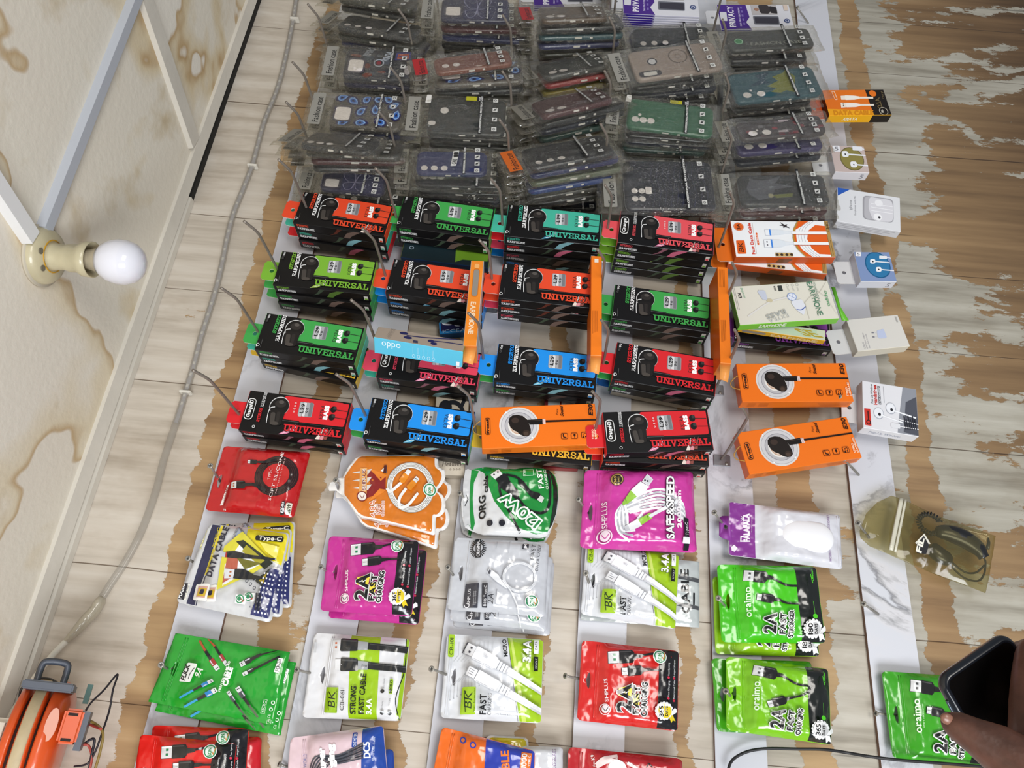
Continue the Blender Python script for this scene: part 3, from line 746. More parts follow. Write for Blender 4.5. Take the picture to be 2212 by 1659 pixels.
# ---------------------------------------------------------------- orange earphone boxes with a big round picture
EQ = [(365, 385), (1250, 350), (1280, 650), (370, 685)]; EL, EW, ET = .172, .066, .022
def e30_art():
    a = Art(EQ, (EL, EW)); P = Tt = 'printed_front'
    c = (660, 515); a.circ(P, c, .0297, '#d9d6d4'); a.circ(P, c, .0270, '#a8a6ab'); a.circ(P, c, .0262, '#cfcdd0'); a.circ(P, c, .0215, '#8d8b94'); a.circ(P, c, .0205, '#b9b7bb'); a.circ(P, c, .0165, '#e4e0dc'); a.circ(P, (652, 522), .0118, '#b98a6a'); a.circ(P, (652, 522), .0108, '#d8c3b2')
    for g in ((560, 420), (760, 600), (585, 620)): a.circ(P, g, .0012, '#f6f6f6')
    a.poly(P, [(578, 490), (586, 460), (610, 442), (648, 438), (690, 446), (722, 470), (738, 505), (750, 545), (748, 575), (730, 592), (700, 594), (668, 582), (640, 560), (612, 548), (590, 525)], '#1d1512')
    a.circ(P, (630, 478), .0055, '#3a2c26', .0045); a.circ(P, (715, 570), .0055, '#33261f', .0048); a.circ(P, (712, 574), .0035, '#4a3a31', .003)
    a.poly(P, [(722, 474), (840, 467), (842, 507), (742, 510)], '#140f0d'); a.line(P, [(735, 482), (838, 476)], 5, '#3b302b')
    for x in (842, 850, 858): a.poly(P, [(x, 468), (x + 5, 468), (x + 6, 505), (x + 1, 505)], '#e9e9e9')
    a.poly(P, [(865, 478), (1262, 466), (1263, 477), (866, 492)], '#1a0d08')
    a.rr(P, [(396, 462), (437, 460), (439, 583), (398, 585)], '#3a1a08', .4); a.rr(P, [(400, 467), (433, 465), (435, 578), (402, 580)], '#ee7416', .4)
    a.text(Tt, 'Frezzil', (427, 573), (425, 474), 18, '#2a1206', 2)
    a.text(Tt, 'E30', (1233, 440), (1230, 364), 31, '#2a1206', 1, sh=.25)
    a.text(Tt, 'Pure', (963, 440), (965, 398), 17, '#5a2a08', 0, sh=.4); a.text(Tt, 'Sound', (1005, 448), (1000, 378), 24, '#4a2208', 1, sh=.4)
    for x, y in ((1010, 593), (1087, 590), (1168, 585)):
        a.rr(P, [(x - 27, y - 21), (x + 25, y - 21), (x + 27, y + 22), (x - 26, y + 22)], '#5a2408', .25); a.rr(P, [(x - 23, y - 17), (x + 21, y - 17), (x + 23, y + 18), (x - 22, y + 18)], '#ee7416', .2)
    a.line(P, [(1000, 580), (1003, 598), (1020, 604)], 8, '#2a1206', True); a.rr(P, [(1080, 576), (1096, 576), (1096, 596), (1080, 596)], '#2a1206', .4); a.line(P, [(1088, 594), (1088, 606)], 4, '#2a1206')
    a.line(P, [(1160, 600), (1160, 576), (1180, 572), (1180, 594)], 4, '#2a1206'); a.circ(P, (1157, 600), .0012, '#2a1206'); a.circ(P, (1176, 596), .0012, '#2a1206')
    a.text(Tt, 'STEREO', (1238, 613), (1235, 545), 14, '#f7d9bd', 1); a.text(Tt, 'EARPHONES', (1262, 613), (1252, 505), 14, '#f7d9bd', 1)
    b = Art([(0, 0), (900, 0), (900, 110), (0, 110)], (EL, ET))
    for i in range(4):
        b.line('printed_side', [(60, 30 + i * 16), (120, 30 + i * 16)], 3, '#9a4a12'); b.line('printed_side', [(150, 30 + i * 16), (225, 30 + i * 16)], 3, '#9a4a12')
        b.line('printed_side', [(620 + i * 14, 30 + i * 16), (875, 30 + i * 16)], 3, '#9a4a12')
    return a, b
_e30 = None
def e30(q, h, label, rot=0, T=ET):
    global _e30
    if _e30 is None:
        r = _e30 = empty('orange_earphone_box')
        carton(r, 'carton', EL, EW, ET, '#ee7416', '#ee7a1c', '#d9640f')
        a, b = e30_art(); a.build(r, face_map(EL, EW, ET), CARD, step=.00004, base=.00008); b.build(r, side_map(EL, EW, ET), CARD, step=.00004, base=.00008)
        bm = bmesh.new(); ring = [(0, .012, .0215), (-.006, .008, .021), (-.012, .001, .019), (-.010, -.006, .018), (0, -.012, .0215)]
        tube(bm, spline(ring, 5), .0008, 6); finish('rubber_band', bm, mat('tan rubber band', '#b98a3a', .6), r)
    else: r = clone(_e30)
    M, _, _, _ = frame(q, h, ET); place(r, M); r.name = 'orange_earphone_box'
    tag(r, label, 'earphone box', 'orange earphone boxes with a round earbud picture'); return r
e30([(1039, 884), (1279, 875), (1287, 956), (1040, 966)], .070, 'orange box with round earbud picture in the third column, between black boxes')
e30([(1589, 783), (1827, 783), (1847, 868), (1604, 871)], .062, 'orange box with round earbud picture, upper of the two in the right column')
e30([(1597, 935), (1846, 899), (1869, 985), (1612, 1025)], .070, 'tilted orange box with round earbud picture, lower of the two in the right column')

# ---------------------------------------------------------------- orange boxes standing edge-on
def edgebox(q, h, depth, label, kind):
    """narrow face towards the viewer; q TL TR BR BL of that face, long axis up the picture"""
    P = [px(x, y, h) for x, y in q]; up = ((P[0] - P[3]) + (P[1] - P[2])) / 2; L = up.length; up.normalize()
    n = Vector((0, -1, 0)); dn = up.cross(n) * -1   # towards the floor side
    wd = ((P[1] - P[0]) + (P[2] - P[3])) / 2; Wd = wd.length; dn = wd.normalized()
    c = sum(P, Vector()) / 4; o = c - up * L / 2 - n * depth; v = n.cross(up).normalized()
    M = Matrix(((up.x, v.x, n.x, o.x), (up.y, v.y, n.y, o.y), (up.z, v.z, n.z, o.z), (0, 0, 0, 1)))
    r = empty('edge_on_box')
    carton(r, 'carton', L, Wd, depth, '#f07d1e' if kind != 'grey' else '#ec8a2a', '#cdc8c4' if kind == 'grey' else '#e06a12', '#e88a3a')
    a = Art([(0, 0), (1000, 0), (1000, 190), (0, 190)], (L, Wd))
    if kind == 'grey':
        a.rr('printed_front', [(560, 45), (900, 45), (900, 145), (560, 145)], '#c9701c', .4); a.rr('printed_front', [(572, 55), (890, 55), (890, 135), (572, 135)], '#8f8880', .4)
        a.text('printed_front', 'EARPHONE', (500, 55), (135, 55), 70, '#f3d9b8', 1)
        a.rr('printed_front', [(905, 60), (960, 60), (960, 130), (905, 130)], '#f2b26a', .4)
        for p in ((0, 0), (1000, 0)): pass
    else:
        for i in range(5):
            a.line('printed_front', [(210 + i * 5, 35 + i * 18), (430, 35 + i * 18)], 5, '#8a4410'); 
            if kind == 'text': a.line('printed_front', [(780, 30 + i * 22), (970, 30 + i * 22)], 4, '#8a4410')
        a.rr('printed_front', [(930, 60), (968, 60), (968, 130), (930, 130)], '#efe6d8', .1) if kind != 'text' else None
    a.build(r, face_map(L, Wd, depth), CARD, step=.00005, base=.0001)
    bm = bmesh.new(); cl = bm.loops.layers.float_color.new('ink')
    sheet(bm, [[(0, -Wd / 2), (0, Wd / 2), (-.022, Wd * .42), (-.026, -Wd * .3)]], lambda x, y, f: Vector((x, y, depth - .004 + (.0006 if f else 0) - x * -.25)), hx('#f0a052'), cl)
    finish('end_flap', bm, CARD, r)
    place(r, M); tag(r, label, 'box', 'orange boxes standing edge-on between the columns'); return r
edgebox([(1018, 566), (1045, 560), (1030, 752), (1000, 742)], .125, .055, 'orange and grey box standing edge-on left of the third column hooks', 'grey')
edgebox([(1277, 553), (1300, 553), (1300, 768), (1276, 768)], .125, .055, 'narrow orange box standing edge-on at the end of the third column stacks', 'edge')
edgebox([(1550, 577), (1572, 577), (1580, 785), (1556, 785)], .115, .055, 'narrow orange box in a clear sleeve, edge-on right of the fourth column', 'text')
# ---------------------------------------------------------------- cable pouches on the screws
def usb(a, P, x, y, s=1.0, ang=0, metal='#d6d6d6', chips='#1c7a4a', body='#1c1a1b', tail=None, kind='A', tw=12, lead=None):
    """a plug picture: metal end to the left, shell to the right, in zoom pixels"""
    c, n = math.cos(math.radians(ang)), math.sin(math.radians(ang))
    q = lambda u, v: (x + (u * c - v * n) * s, y + (u * n + v * c) * s)
    w = 40 if kind == 'A' else 24; ml = 80 if kind == 'A' else 42; bw = 46 if kind == 'A' else 34; bl = 105
    a.rr(P, [q(0, -w - 3), q(ml, -w - 3), q(ml, w + 3), q(0, w + 3)], '#3a3a3c', .06); a.rr(P, [q(4, -w), q(ml, -w), q(ml, w), q(4, w)], metal, .05)
    a.poly(P, [q(4, -w), q(ml, -w), q(ml, -w + 10), q(4, -w + 10)], '#f4f4f4')
    if kind == 'A':
        for v in (-24, 8): a.poly(P, [q(38, v), q(56, v), q(56, v + 16), q(38, v + 16)], chips)
    else: a.line(P, [q(10, 0), q(ml - 6, 0)], 4 * s, '#8a8a8a')
    a.poly(P, [q(ml, -bw), q(ml + bl * .85, -bw), q(ml + bl, -bw * .6), q(ml + bl, bw * .6), q(ml + bl * .85, bw), q(ml, bw)], body)
    a.poly(P, [q(ml + 6, -bw + 6), q(ml + bl * .8, -bw + 6), q(ml + bl * .8, -bw + 16), q(ml + 6, -bw + 14)], '#4a4748' if body[1] in '12' else '#ffffff')
    a.poly(P, [q(ml + bl, -bw * .42), q(ml + bl + 55, -bw * .26), q(ml + bl + 55, bw * .26), q(ml + bl, bw * .42)], body)
    if tail: a.line(P, [q(ml + bl + 40, 0)] + tail, tw * s * 1.3, lead or body, True)
def seal(a, P, x, y, ring='#2b8a5a'):
    a.circ(P, (x, y), .0088, '#f4f4f2'); a.circ(P, (x, y), .0078, ring, inner=.8); a.circ(P, (x, y), .0055, '#e3efe8')
    a.text(P, 'SON', (x + 14, y + 30), (x + 10, y - 24), 24, '#1e8a4c', 1); a.line(P, [(x + 16, y + 4), (x + 26, y + 20), (x + 36, y - 26)], 6, '#c8863a')
    a.line(P, [(x - 34, y - 14), (x - 30, y + 16)], 3, '#2b6a4a')
def badge(a, P, x, y, n='365', yel='#e8cf28', txt='#161616'):
    for k in range(16):
        t = k / 16 * 6.283; a.circ(P, (x + 54 * math.cos(t), y + 54 * math.sin(t)), .0022, '#f2f2f2', n=8)
    a.poly(P, [(x + 38, y + 22), (x + 78, y - 22), (x + 92, y - 12), (x + 96, y + 8), (x + 60, y + 30)], '#f4f4f4'); a.poly(P, [(x + 30, y + 36), (x + 62, y + 30), (x + 84, y + 72), (x + 62, y + 66), (x + 52, y + 84)], yel)
    a.circ(P, (x, y), .0105, '#f4f4f4'); a.circ(P, (x + 6, y), .0086, yel if yel != '#f2f2f2' else '#c8c8c8'); a.poly(P, [(x - 34, y + 42), (x - 34, y - 42), (x - 4, y - 48), (x - 4, y + 48)], '#f4f4f4')
    a.text(P, n, (x - 6, y + 38), (x - 8, y - 34), 27, txt, 1); a.text(P, 'DAYS', (x + 26, y + 34), (x + 24, y - 30), 19, txt, 1)
def two_a(a, P, bl, top, x0, w2='#f4f4f4', yel='#f0dc4a', words=('FAST', 'CHARGING'), span=((1330, 1145), (1345, 1150), (1362, 1130)), xs=(1490, 1548, 1600), hs=(92, 42, 36), skew=.12):
    for st, x, h, (ya, yb) in zip(('2A',) + words, xs, hs, span):
        a.text(P, st, (x, ya), (x + 8, yb), h, w2, 2)
        a.text(P, st, (x, ya), (x + 8, yb), h, w2, 2)
        dx = 3
    for st, x, h, (ya, yb) in zip(('2A',) + words, xs, hs, span):
        for ox, oy in ((-7, 0), (7, 0), (0, -7), (0, 7)): a.text(P, st, (x + ox, ya + oy), (x + 8 + ox, yb + oy), h, w2, 1)
    if yel:
        a.poly(P, [(xs[0] - hs[0] * .9, span[0][0] - 110), (xs[0] + 4, span[0][0] - 100), (xs[0] + 12, span[0][1] + 4), (xs[0] - hs[0] * .9, span[0][1] + 20)], yel)
        a.poly(P, [(xs[1] - hs[1], span[1][0] - 60), (xs[1] + 2, span[1][0] - 60), (xs[1] + 8, span[1][1] + 60), (xs[1] - hs[1], span[1][1] + 60)], yel)
    for st, x, h, (ya, yb) in zip(('2A',) + words, xs, hs, span):
        a.text(P, st, (x, ya), (x + 8, yb), h, '#131313', 1)
    b = xs[0] - hs[0] * .45; m = span[0][1] + (span[0][0] - span[0][1]) * .26
    a.poly(P, [(b - 28, m + 10), (b + 2, m - 6), (b + 2, m + 4), (b + 36, m - 10), (b + 6, m + 14), (b + 5, m + 5)], w2)
def art_2a(dark, chip, plug2='L'):
    a = Art([(1160, 822), (1840, 900), (1835, 1465), (1125, 1385)], (.128, .100)); P = 'printed_front'
    a.raw(P, clip(rrect(.05), 1, 0, .785), dark)
    usb(a, P, 1335, 952, 1, -3, chips=chip, tail=[(1640, 925), (1700, 925)])
    usb(a, P, 1430, 1050, 1, -4, kind='B', tail=[(1650, 1038), (1705, 1038)], tw=11)
    a.text(P, 'SHPLUS', (1338, 1258), (1330, 1098), 22, '#f3e6ea', 3); a.circ(P, (1315, 1312), .0068, '#f3e6ea', inner=.86); a.circ(P, (1318, 1310), .0045, '#f3e6ea', .0050)
    a.line(P, [(1300, 1300), (1318, 1322), (1334, 1302)], 4, dark, True)
    two_a(a, P, 0, 0, 0)
    badge(a, 'warranty_badge', 1722, 1325)
    for x, segs in ((1757, (('Fast Charging', 1225, 1118), ('Fast Syncing', 1080, 992))), (1797, (('Reinforced Cable', 1240, 1112), ('Longer Lifespan', 1085, 970)))):
        for st, ya, yb in segs: a.text(P, st, (x, ya), (x + 2, yb), 11, '#e9e9e9', 0); a.circ(P, (x - 6, ya + 14), .0016, chip if 0 else '#c8304a')
    seal(a, 'certificate_sticker', 1690, 950)
    return a
def art_green(v):
    """bright green pouches"""
    a = Art([(205, 120), (850, 135), (915, 635), (235, 630)], (.138, .103)); P = 'printed_front'
    a.raw(P, clip(rrect(.05), 1, .0, .765), '#161a18')
    usb(a, P, 366, 200, .82, 6, chips='#4a4a4a', tail=[(640, 262), (712, 268)])
    if v == 'charging': usb(a, P, 470, 425, .85, -24, kind='B', tail=[(690, 330), (735, 285)])
    else: usb(a, P, 452, 338, .8, 8, kind='B', tail=[(650, 378), (722, 382)])
    y = 0
    a.text(P, 'oraimo', (418, 470), (408, 278), 40, '#eafbe0', 3); a.text(P, 'smart accessories', (437, 440), (430, 305), 11, '#d6f2c6', 0)
    yb = 0
    two_a(a, P, 0, 0, 0, yel=None, words=('FAST', 'STRONGER' if v != 'charging' else 'CHARGING'), span=((578, 452), (582, 448), (602, 430)), xs=(572, 634, 684), hs=(78, 36, 28))
    badge(a, 'warranty_badge', 812, 548, '180' if v != 'charging' else '365', yel='#f2f2f2')
    a.circ(P, (822, 468), .0032, '#4fc81e'); a.line(P, [(820, 450), (812, 370)], 3, '#4fae2a'); a.line(P, [(806, 252), (792, 200)], 5, '#4fc81e'); a.text(P, 'Leader', (812, 240), (806, 165), 12, '#4fc81e', 1)
    return a
def art_cb101():
    a = Art([(215, 778), (890, 820), (875, 1410), (165, 1370)], (.128, .103)); P = 'printed_front'
    a.raw(P, clip(clip(rrect(.05), 1, .16, .785), 1, -10, -99), '#9fc520')
    a.poly(P, [(655, 806), (672, 807), (770, 1400), (740, 1400)], '#c9dd6a'); a.line(P, [(640, 806), (712, 1396)], 3, '#3a3a3a')
    for i in range(9):    # printed circuit lines
        x = 235 + i * 26; a.line(P, [(x, 1240 - i * 12), (x + 6, 1150 - i * 14), (x + 46, 1105 - i * 16)], 2.2, '#b9bbc0'); a.circ(P, (x, 1244 - i * 12), .0007, '#a5a7ac')
        a.line(P, [(300 + i * 30, 840), (296 + i * 30, 930), (260 + i * 26, 975)], 2.2, '#c3c5ca')
    a.rr(P, [(228, 782), (272, 784), (262, 944), (220, 942)], '#9fc520', .3); a.text(P, 'CB-101', (256, 928), (262, 810), 25, '#23361a', 0)
    for (x, y), k in (((345, 880), 'A'), ((360, 1040), 'B')):
        c, n = math.cos(math.radians(29)), math.sin(math.radians(29)); q = lambda u, v: (x + u * c - v * n, y + u * n + v * c)
        w = 42 if k == 'A' else 36
        a.rr(P, [q(-6, -w), q(75, -w), q(75, w), q(-6, w)], '#9b9da2', .05); a.rr(P, [q(0, -w + 4), q(72, -w + 4), q(72, w - 4), q(0, w - 4)], '#e9eaee', .05)
        if k == 'A':
            for v in (-22, 8): a.poly(P, [q(34, v), q(50, v), q(50, v + 14), q(34, v + 14)], '#4b4b55')
            a.poly(P, [q(-6, -w), q(2, -w), q(2, w), q(-6, w)], '#3c3c44')
        else:
            for v in (-18, -2, 14): a.line(P, [q(14, v), q(50, v)], 3, '#6b6b74')
            a.poly(P, [q(70, -w), q(76, -w), q(76, w), q(70, w)], '#55555e')
        a.rr(P, [q(73, -w - 6), q(235, -w - 2), q(250, -30), q(250, 30), q(235, w + 2), q(73, w + 6)], '#f3f4f7', .12)
        a.line(P, [q(85, w), q(230, w - 4)], 5, '#c9cad0')
        a.poly(P, [q(245, -32), q(360, -26), q(360, 26), q(245, 32)], '#eceef2')
        for u in (262, 285, 308, 331, 354): a.line(P, [q(u, -30), q(u + 2, 30)], 4, '#8f9098')
        end = (884, 1180) if k == 'A' else (884, 1322); s0 = q(355, 0)
        a.line(P, [s0, end], 52, '#cfd0d6'); a.line(P, [(s0[0], s0[1] - 6), (end[0], end[1] - 6)], 34, '#f1f2f5')
    a.text(P, 'BK', (505, 948), (480, 930), 20, '#b0b1b8', 0)
    a.rr(P, [(325, 1158), (420, 1158), (415, 1350), (305, 1350)], '#9fc520', .1); a.text(P, 'BK', (388, 1310), (395, 1195), 52, '#233d14', 0, sh=.2); a.text(P, 'Smart Accessories', (411, 1335), (416, 1170), 10, '#2d4a1c', 0)
    a.line(P, [(345, 1330), (338, 1200)], 5, '#233d14'); a.poly(P, [(345, 1210), (335, 1180), (352, 1190)], '#233d14')
    a.text(P, 'FAST', (487, 1350), (492, 1212), 42, '#17171a', 1); a.text(P, 'CHARGING', (524, 1355), (530, 1205), 26, '#17171a', 0)
    a.text(P, 'MICRO', (640, 948), (628, 828), 27, '#17171a', 1)
    for w_, c_ in ((2, '#3b5a10'), (1, '#f6f6f6')): a.text(P, '3.4A', (795, 985), (800, 838), 50, c_, w_)
    a.rr(P, [(822, 832), (855, 832), (852, 930), (820, 930)], '#eff0f2', .1); a.text(P, 'DATA', (845, 900), (846, 842), 18, '#2a2a2a', 0)
    a.rr(P, [(820, 950), (850, 950), (848, 1050), (818, 1050)], '#16180f', .08); a.text(P, 'REVOLT', (840, 1030), (842, 962), 11, '#d8d8d8', 0)
    a.text(P, 'Safe Smart Efficient', (545, 1350), (700, 1362), 10, '#55565c', 0)
    return a
POU = {}
def add(key, name, label, group='cable pouches hanging on the screws', **k):
    r = pouch(name, **k); tag(r, label, 'cable pouch', group); POU[key] = r; return r
PP = 'cable_pouch'
# --- first column
def art_red():
    a = Art([(330, 885), (1070, 940), (930, 1500), (170, 1430)], (.120, .095)); P = 'printed_front'
    a.circ(P, (795, 1165), .0285, '#2a1413'); 
    for r in (.0262, .0240, .0218): a.circ(P, (795, 1165), r, '#4a2a28', inner=.975)
    a.circ(P, (795, 1165), .0175, '#c01d1f')
    usb(a, P, 555, 1048, .55, 4, kind='B', tail=[(730, 1050), (790, 1035)], tw=26); usb(a, P, 405, 1243, .72, 1, chips='#b0703a', tail=[(620, 1250), (700, 1290)], tw=26)
    a.rr(P, [(362, 1225), (388, 1216), (330, 1395), (300, 1395)], '#f1e6e4', .1); a.text(P, 'EXPLORE', (338, 1385), (378, 1238), 24, '#a51a1c', 1)
    a.text(P, 'TYPE-C', (748, 1207), (768, 1112), 22, '#f3dcd8', 0); a.text(P, 'SOFT SILICONE', (752, 1380), (868, 975), 24, '#f6e6e4', 0); a.text(P, 'FAST DATA CABLE', (800, 1318), (878, 1025), 9, '#e8b8b4', 0)
    a.rr(P, [(850, 1382), (878, 1380), (858, 1480), (822, 1482)], '#1b1b22', .15); a.text(P, 'EX-014', (848, 1470), (868, 1392), 18, '#f2f2f2', 1)
    a.rr(P, [(884, 1390), (930, 1388), (912, 1480), (866, 1480)], '#e9e4d2', .25); a.text(P, '20W', (906, 1472), (920, 1402), 27, '#2a3a20', 1)
    a.text(P, 'E', (350, 1455), (354, 1432), 20, '#f1e6e4', 1)
    for x in (480, 560, 630): a.line(P, [(x, 925), (x + 22, 930)], 8, '#d04a48')
    return a
add('p1', PP, 'glossy red cable pouch with a coiled black cable, top of the first slat', quad=[(484, 964), (671, 978), (635, 1120), (443, 1102)], h=.026, art=art_red(), body='#b8181b', seed=1.3, seals=(), T=.014, wr=.0022, hole=(.06, .45))
def art_focus():
    a = Art([(500, 170), (1065, 235), (930, 865), (265, 720)], (.125, .110)); P = 'printed_front'
    a.poly(P, [(520, 170), (575, 176), (385, 745), (330, 735)], '#23264a'); a.poly(P, [(580, 176), (600, 178), (480, 515), (462, 510)], '#e3cf3a'); a.line(P, [(470, 520), (395, 745)], 7, '#23264a')
    a.rr(P, [(312, 570), (352, 573), (318, 700), (268, 690)], '#1a1c2c', .06); a.text(P, 'FOCUS', (302, 690), (334, 585), 25, '#f2f2f2', 1)
    a.poly(P, [(356, 575), (366, 577), (332, 700), (320, 697)], '#f2efe2'); a.text(P, 'BEST BRAND', (330, 692), (358, 590), 9, '#23264a', 0)
    a.text(P, 'FOCUS AD', (445, 330), (485, 205), 28, '#c9c04a', 2); a.text(P, 'FOCUS AD', (445, 330), (485, 205), 28, '#e6e4d4', 0)
    a.text(P, 'USB-A to TYPE-C', (495, 480), (572, 200), 16, '#bfae2c', 1); a.text(P, 'DATA CABLE', (520, 530), (640, 205), 46, '#20223a', 1)
    a.raw(P, [(.50, .985), (.53, .86), (.70, .70), (.985, .62), (.985, .94), (.95, .985)], '#e6d51c')
    a.poly(P, [(700, 200), (800, 290), (745, 300), (660, 330), (690, 240)], '#c3d2e6')
    for i in range(14): a.line(P, [(700 + i * 6, 200 + i * 8), (722 + i * 6, 205 + i * 8)], 2.5, '#2a2f44'); a.line(P, [(655 + i * 3, 325 - i * 9), (675 + i * 3, 320 - i * 9)], 2.5, '#2a2f44')
    a.rr(P, [(835, 258), (1030, 262), (1025, 300), (828, 290)], '#15151c', .4); a.text(P, 'Type-C', (852, 285), (1010, 292), 24, '#f1eddc', 1, sh=.2)
    a.poly(P, [(860, 300), (1000, 330), (980, 410), (905, 360)], '#efe46a')
    for pts, c in (([(740, 235), (950, 430), (790, 520), (560, 630), (590, 450), (620, 330)], '#d8cf3c'), ([(740, 300), (900, 430), (760, 500), (600, 600), (620, 450)], '#e9ebee'), ([(750, 290), (960, 435), (900, 480), (700, 300)], '#2b2f22'), ([(770, 320), (900, 420), (860, 450), (740, 360)], '#a8a02c'), ([(640, 390), (720, 380), (700, 520), (600, 580)], '#b8604a'), ([(700, 400), (880, 440), (760, 480)], '#6d6a22'), ([(830, 560), (940, 470), (900, 610)], '#33352a'), ([(860, 560), (920, 500), (895, 580)], '#b29a34')): a.poly(P, pts, c)
    a.poly(P, [(590, 360), (640, 370), (625, 400), (590, 395)], '#b8bcc4'); a.poly(P, [(635, 365), (690, 360), (800, 385), (980, 405), (985, 418), (820, 410), (700, 408), (628, 400)], '#242426'); a.poly(P, [(632, 366), (642, 366), (636, 402), (624, 402)], '#a8342c')
    a.poly(P, [(620, 475), (692, 482), (682, 545), (616, 545)], '#d9d9dc'); a.poly(P, [(690, 478), (760, 480), (830, 520), (905, 535), (905, 550), (760, 552), (678, 545)], '#242426')
    for q in ((655, 493), (650, 522)): a.poly(P, [q, (q[0] + 14, q[1]), (q[0] + 12, q[1] + 12), (q[0] - 2, q[1] + 12)], '#b06a40')
    a.raw(P, [(.80, .03), (.985, .03), (.985, .56), (.90, .56), (.86, .35)], '#2b2f66')
    for i in range(9):
        for j in range(4): a.raw(P, [(.835 + j * .035 + .002 * i, .06 + i * .052), (.850 + j * .035 + .002 * i, .06 + i * .052), (.850 + j * .035 + .002 * i, .08 + i * .052), (.835 + j * .035 + .002 * i, .08 + i * .052)], '#e7e8ee')
    a.rr('gold_sticker', [(425, 588), (530, 592), (500, 722), (398, 712)], '#f1efe9', .15); a.poly('gold_sticker', [(440, 605), (515, 612), (490, 700), (425, 690)], '#d8a89a'); a.poly('gold_sticker', [(447, 622), (508, 628), (490, 690), (432, 682)], '#d4b22a'); a.rr('gold_sticker', [(462, 630), (492, 634), (480, 672), (450, 668)], '#2a2440', .3)
    a.rr('certificate_sticker', [(705, 668), (780, 675), (768, 742), (695, 735)], '#f4f4f2', .1); a.circ('certificate_sticker', (732, 700), .0052, '#2b8a5a', inner=.75); a.circ('certificate_sticker', (728, 698), .0026, '#2b8a5a'); a.line('certificate_sticker', [(742, 700), (752, 722), (764, 706)], 5, '#c0403a')
    for i in range(9): a.line(P, [(848 + i * 5.2, 655 + i), (836 + i * 5.2, 780 + i)], 2 + (i * 7 % 4), '#1d1d22')
    for q in ((785, 568), (812, 592), (840, 620)): a.circ(P, q, .0022, '#4a4c55', inner=.6)
    a.text(P, 'CE', (812, 770), (822, 650), 12, '#55565c', 0)
    return a
add('p5', PP, 'white and yellow data cable pouch with navy bands, front of its bundle', quad=[(454, 1132), (627, 1152), (586, 1346), (381, 1301)], h=.034, art=art_focus(), body='#cfd0d2', seed=2.1, seals=(), T=.008, wr=.0012, hole=(.17, .52), holeshape=[(-.012, -.02), (-.012, .02), (.012, .03), (.02, 0), (.012, -.03)], back='#d9d7cc')
def art_flick():
    a = Art([(265, 937), (1065, 1070), (955, 1585), (70, 1420)], (.170, .098)); P = 'printed_front'
    def pl(x, y, ang, col, ln, cc, s=.42):
        c, n = math.cos(math.radians(ang)), math.sin(math.radians(ang)); q = lambda u, v: (x + u * c - v * n, y + u * n + v * c)
        for off, sc in ((-26, 1), (30, .72)):
            o = lambda u, v: q(u - (0 if off < 0 else 10), v * sc + off * 1.25)
            a.rr(P, [o(0, -17), o(38, -17), o(38, 17), o(0, 17)], '#d9dadc', .1)
            for v in (-9, 4): a.poly(P, [o(10, v), o(18, v), o(18, v + 7), o(10, v + 7)], '#3a3a3a')
            a.rr(P, [o(38, -19), o(85, -19), o(85, 19), o(38, 19)], cc, .15); a.poly(P, [o(44, -14), o(80, -14), o(80, -6), o(44, -6)], '#e8e8e8' if cc == '#9a9aa0' else '#ffffff' if 0 else '#c9c9d0')
            a.rr(P, [o(85, -12), o(165, -10), o(165, 10), o(85, 12)], '#1d1f1d', .2); a.line(P, [o(160, 0), o(160 + ln, 0)], 15, col)
    pl(590, 1170, 237, '#b2502c', 70, '#a02a2c'); pl(735, 1185, -25, '#1f2320', 120, '#26282a'); pl(545, 1300, 151, '#2f9ad0', 100, '#2f7fc0'); pl(680, 1330, 57, '#55604a', 90, '#4a4c50')
    a.rr(P, [(362, 1140), (432, 1150), (385, 1280), (300, 1272)], '#e9ebe6', .15); a.text(P, 'FLICK', (345, 1268), (380, 1160), 34, '#141414', 1, sh=.1); a.line(P, [(372, 1255), (385, 1215), (410, 1180)], 5, '#141414', True)
    a.text(P, '9A', (443, 1250), (470, 1190), 36, '#e6ece0', 1, sh=.3); a.text(P, 'HIGH QUALITY MICRO', (592, 1345), (662, 1135), 15, '#eef4ea', 1); a.text(P, 'CABLE', (640, 1305), (680, 1182), 32, '#f2f6ee', 2)
    a.poly(P, [(1000, 1115), (1030, 1118), (1000, 1215), (968, 1208)], '#eff0ec'); a.text(P, 'FD-20', (1000, 1205), (1018, 1125), 22, '#161616', 1)
    a.line(P, [(898, 1398), (920, 1402), (900, 1500), (872, 1498), (898, 1398)], 2, '#dfe9da'); a.text(P, 'MICRO', (898, 1490), (912, 1410), 18, '#e9f0e4', 0); a.text(P, 'CE', (935, 1535), (942, 1508), 18, '#e9f0e4', 0); a.circ(P, (945, 1470), .0024, '#e9f0e4', inner=.6); a.circ(P, (960, 1422), .0026, '#e9f0e4', inner=.6)
    return a
sq = lambda: [(0, .005), (0, .995), (.005, 1), (.995, 1), (1, .995), (1, .005), (.995, 0), (.005, 0)]
add('p9', PP, 'flat green pouch picturing four pairs of plugs, front of two', quad=[(381, 1368), (627, 1409), (594, 1567), (321, 1516)], h=.024, art=art_flick(), body='#1f9a2c', seed=3.3, seals=(.1,), T=.004, wr=.0010, outline=sq(), hole=(.095, .5), wave=.004)
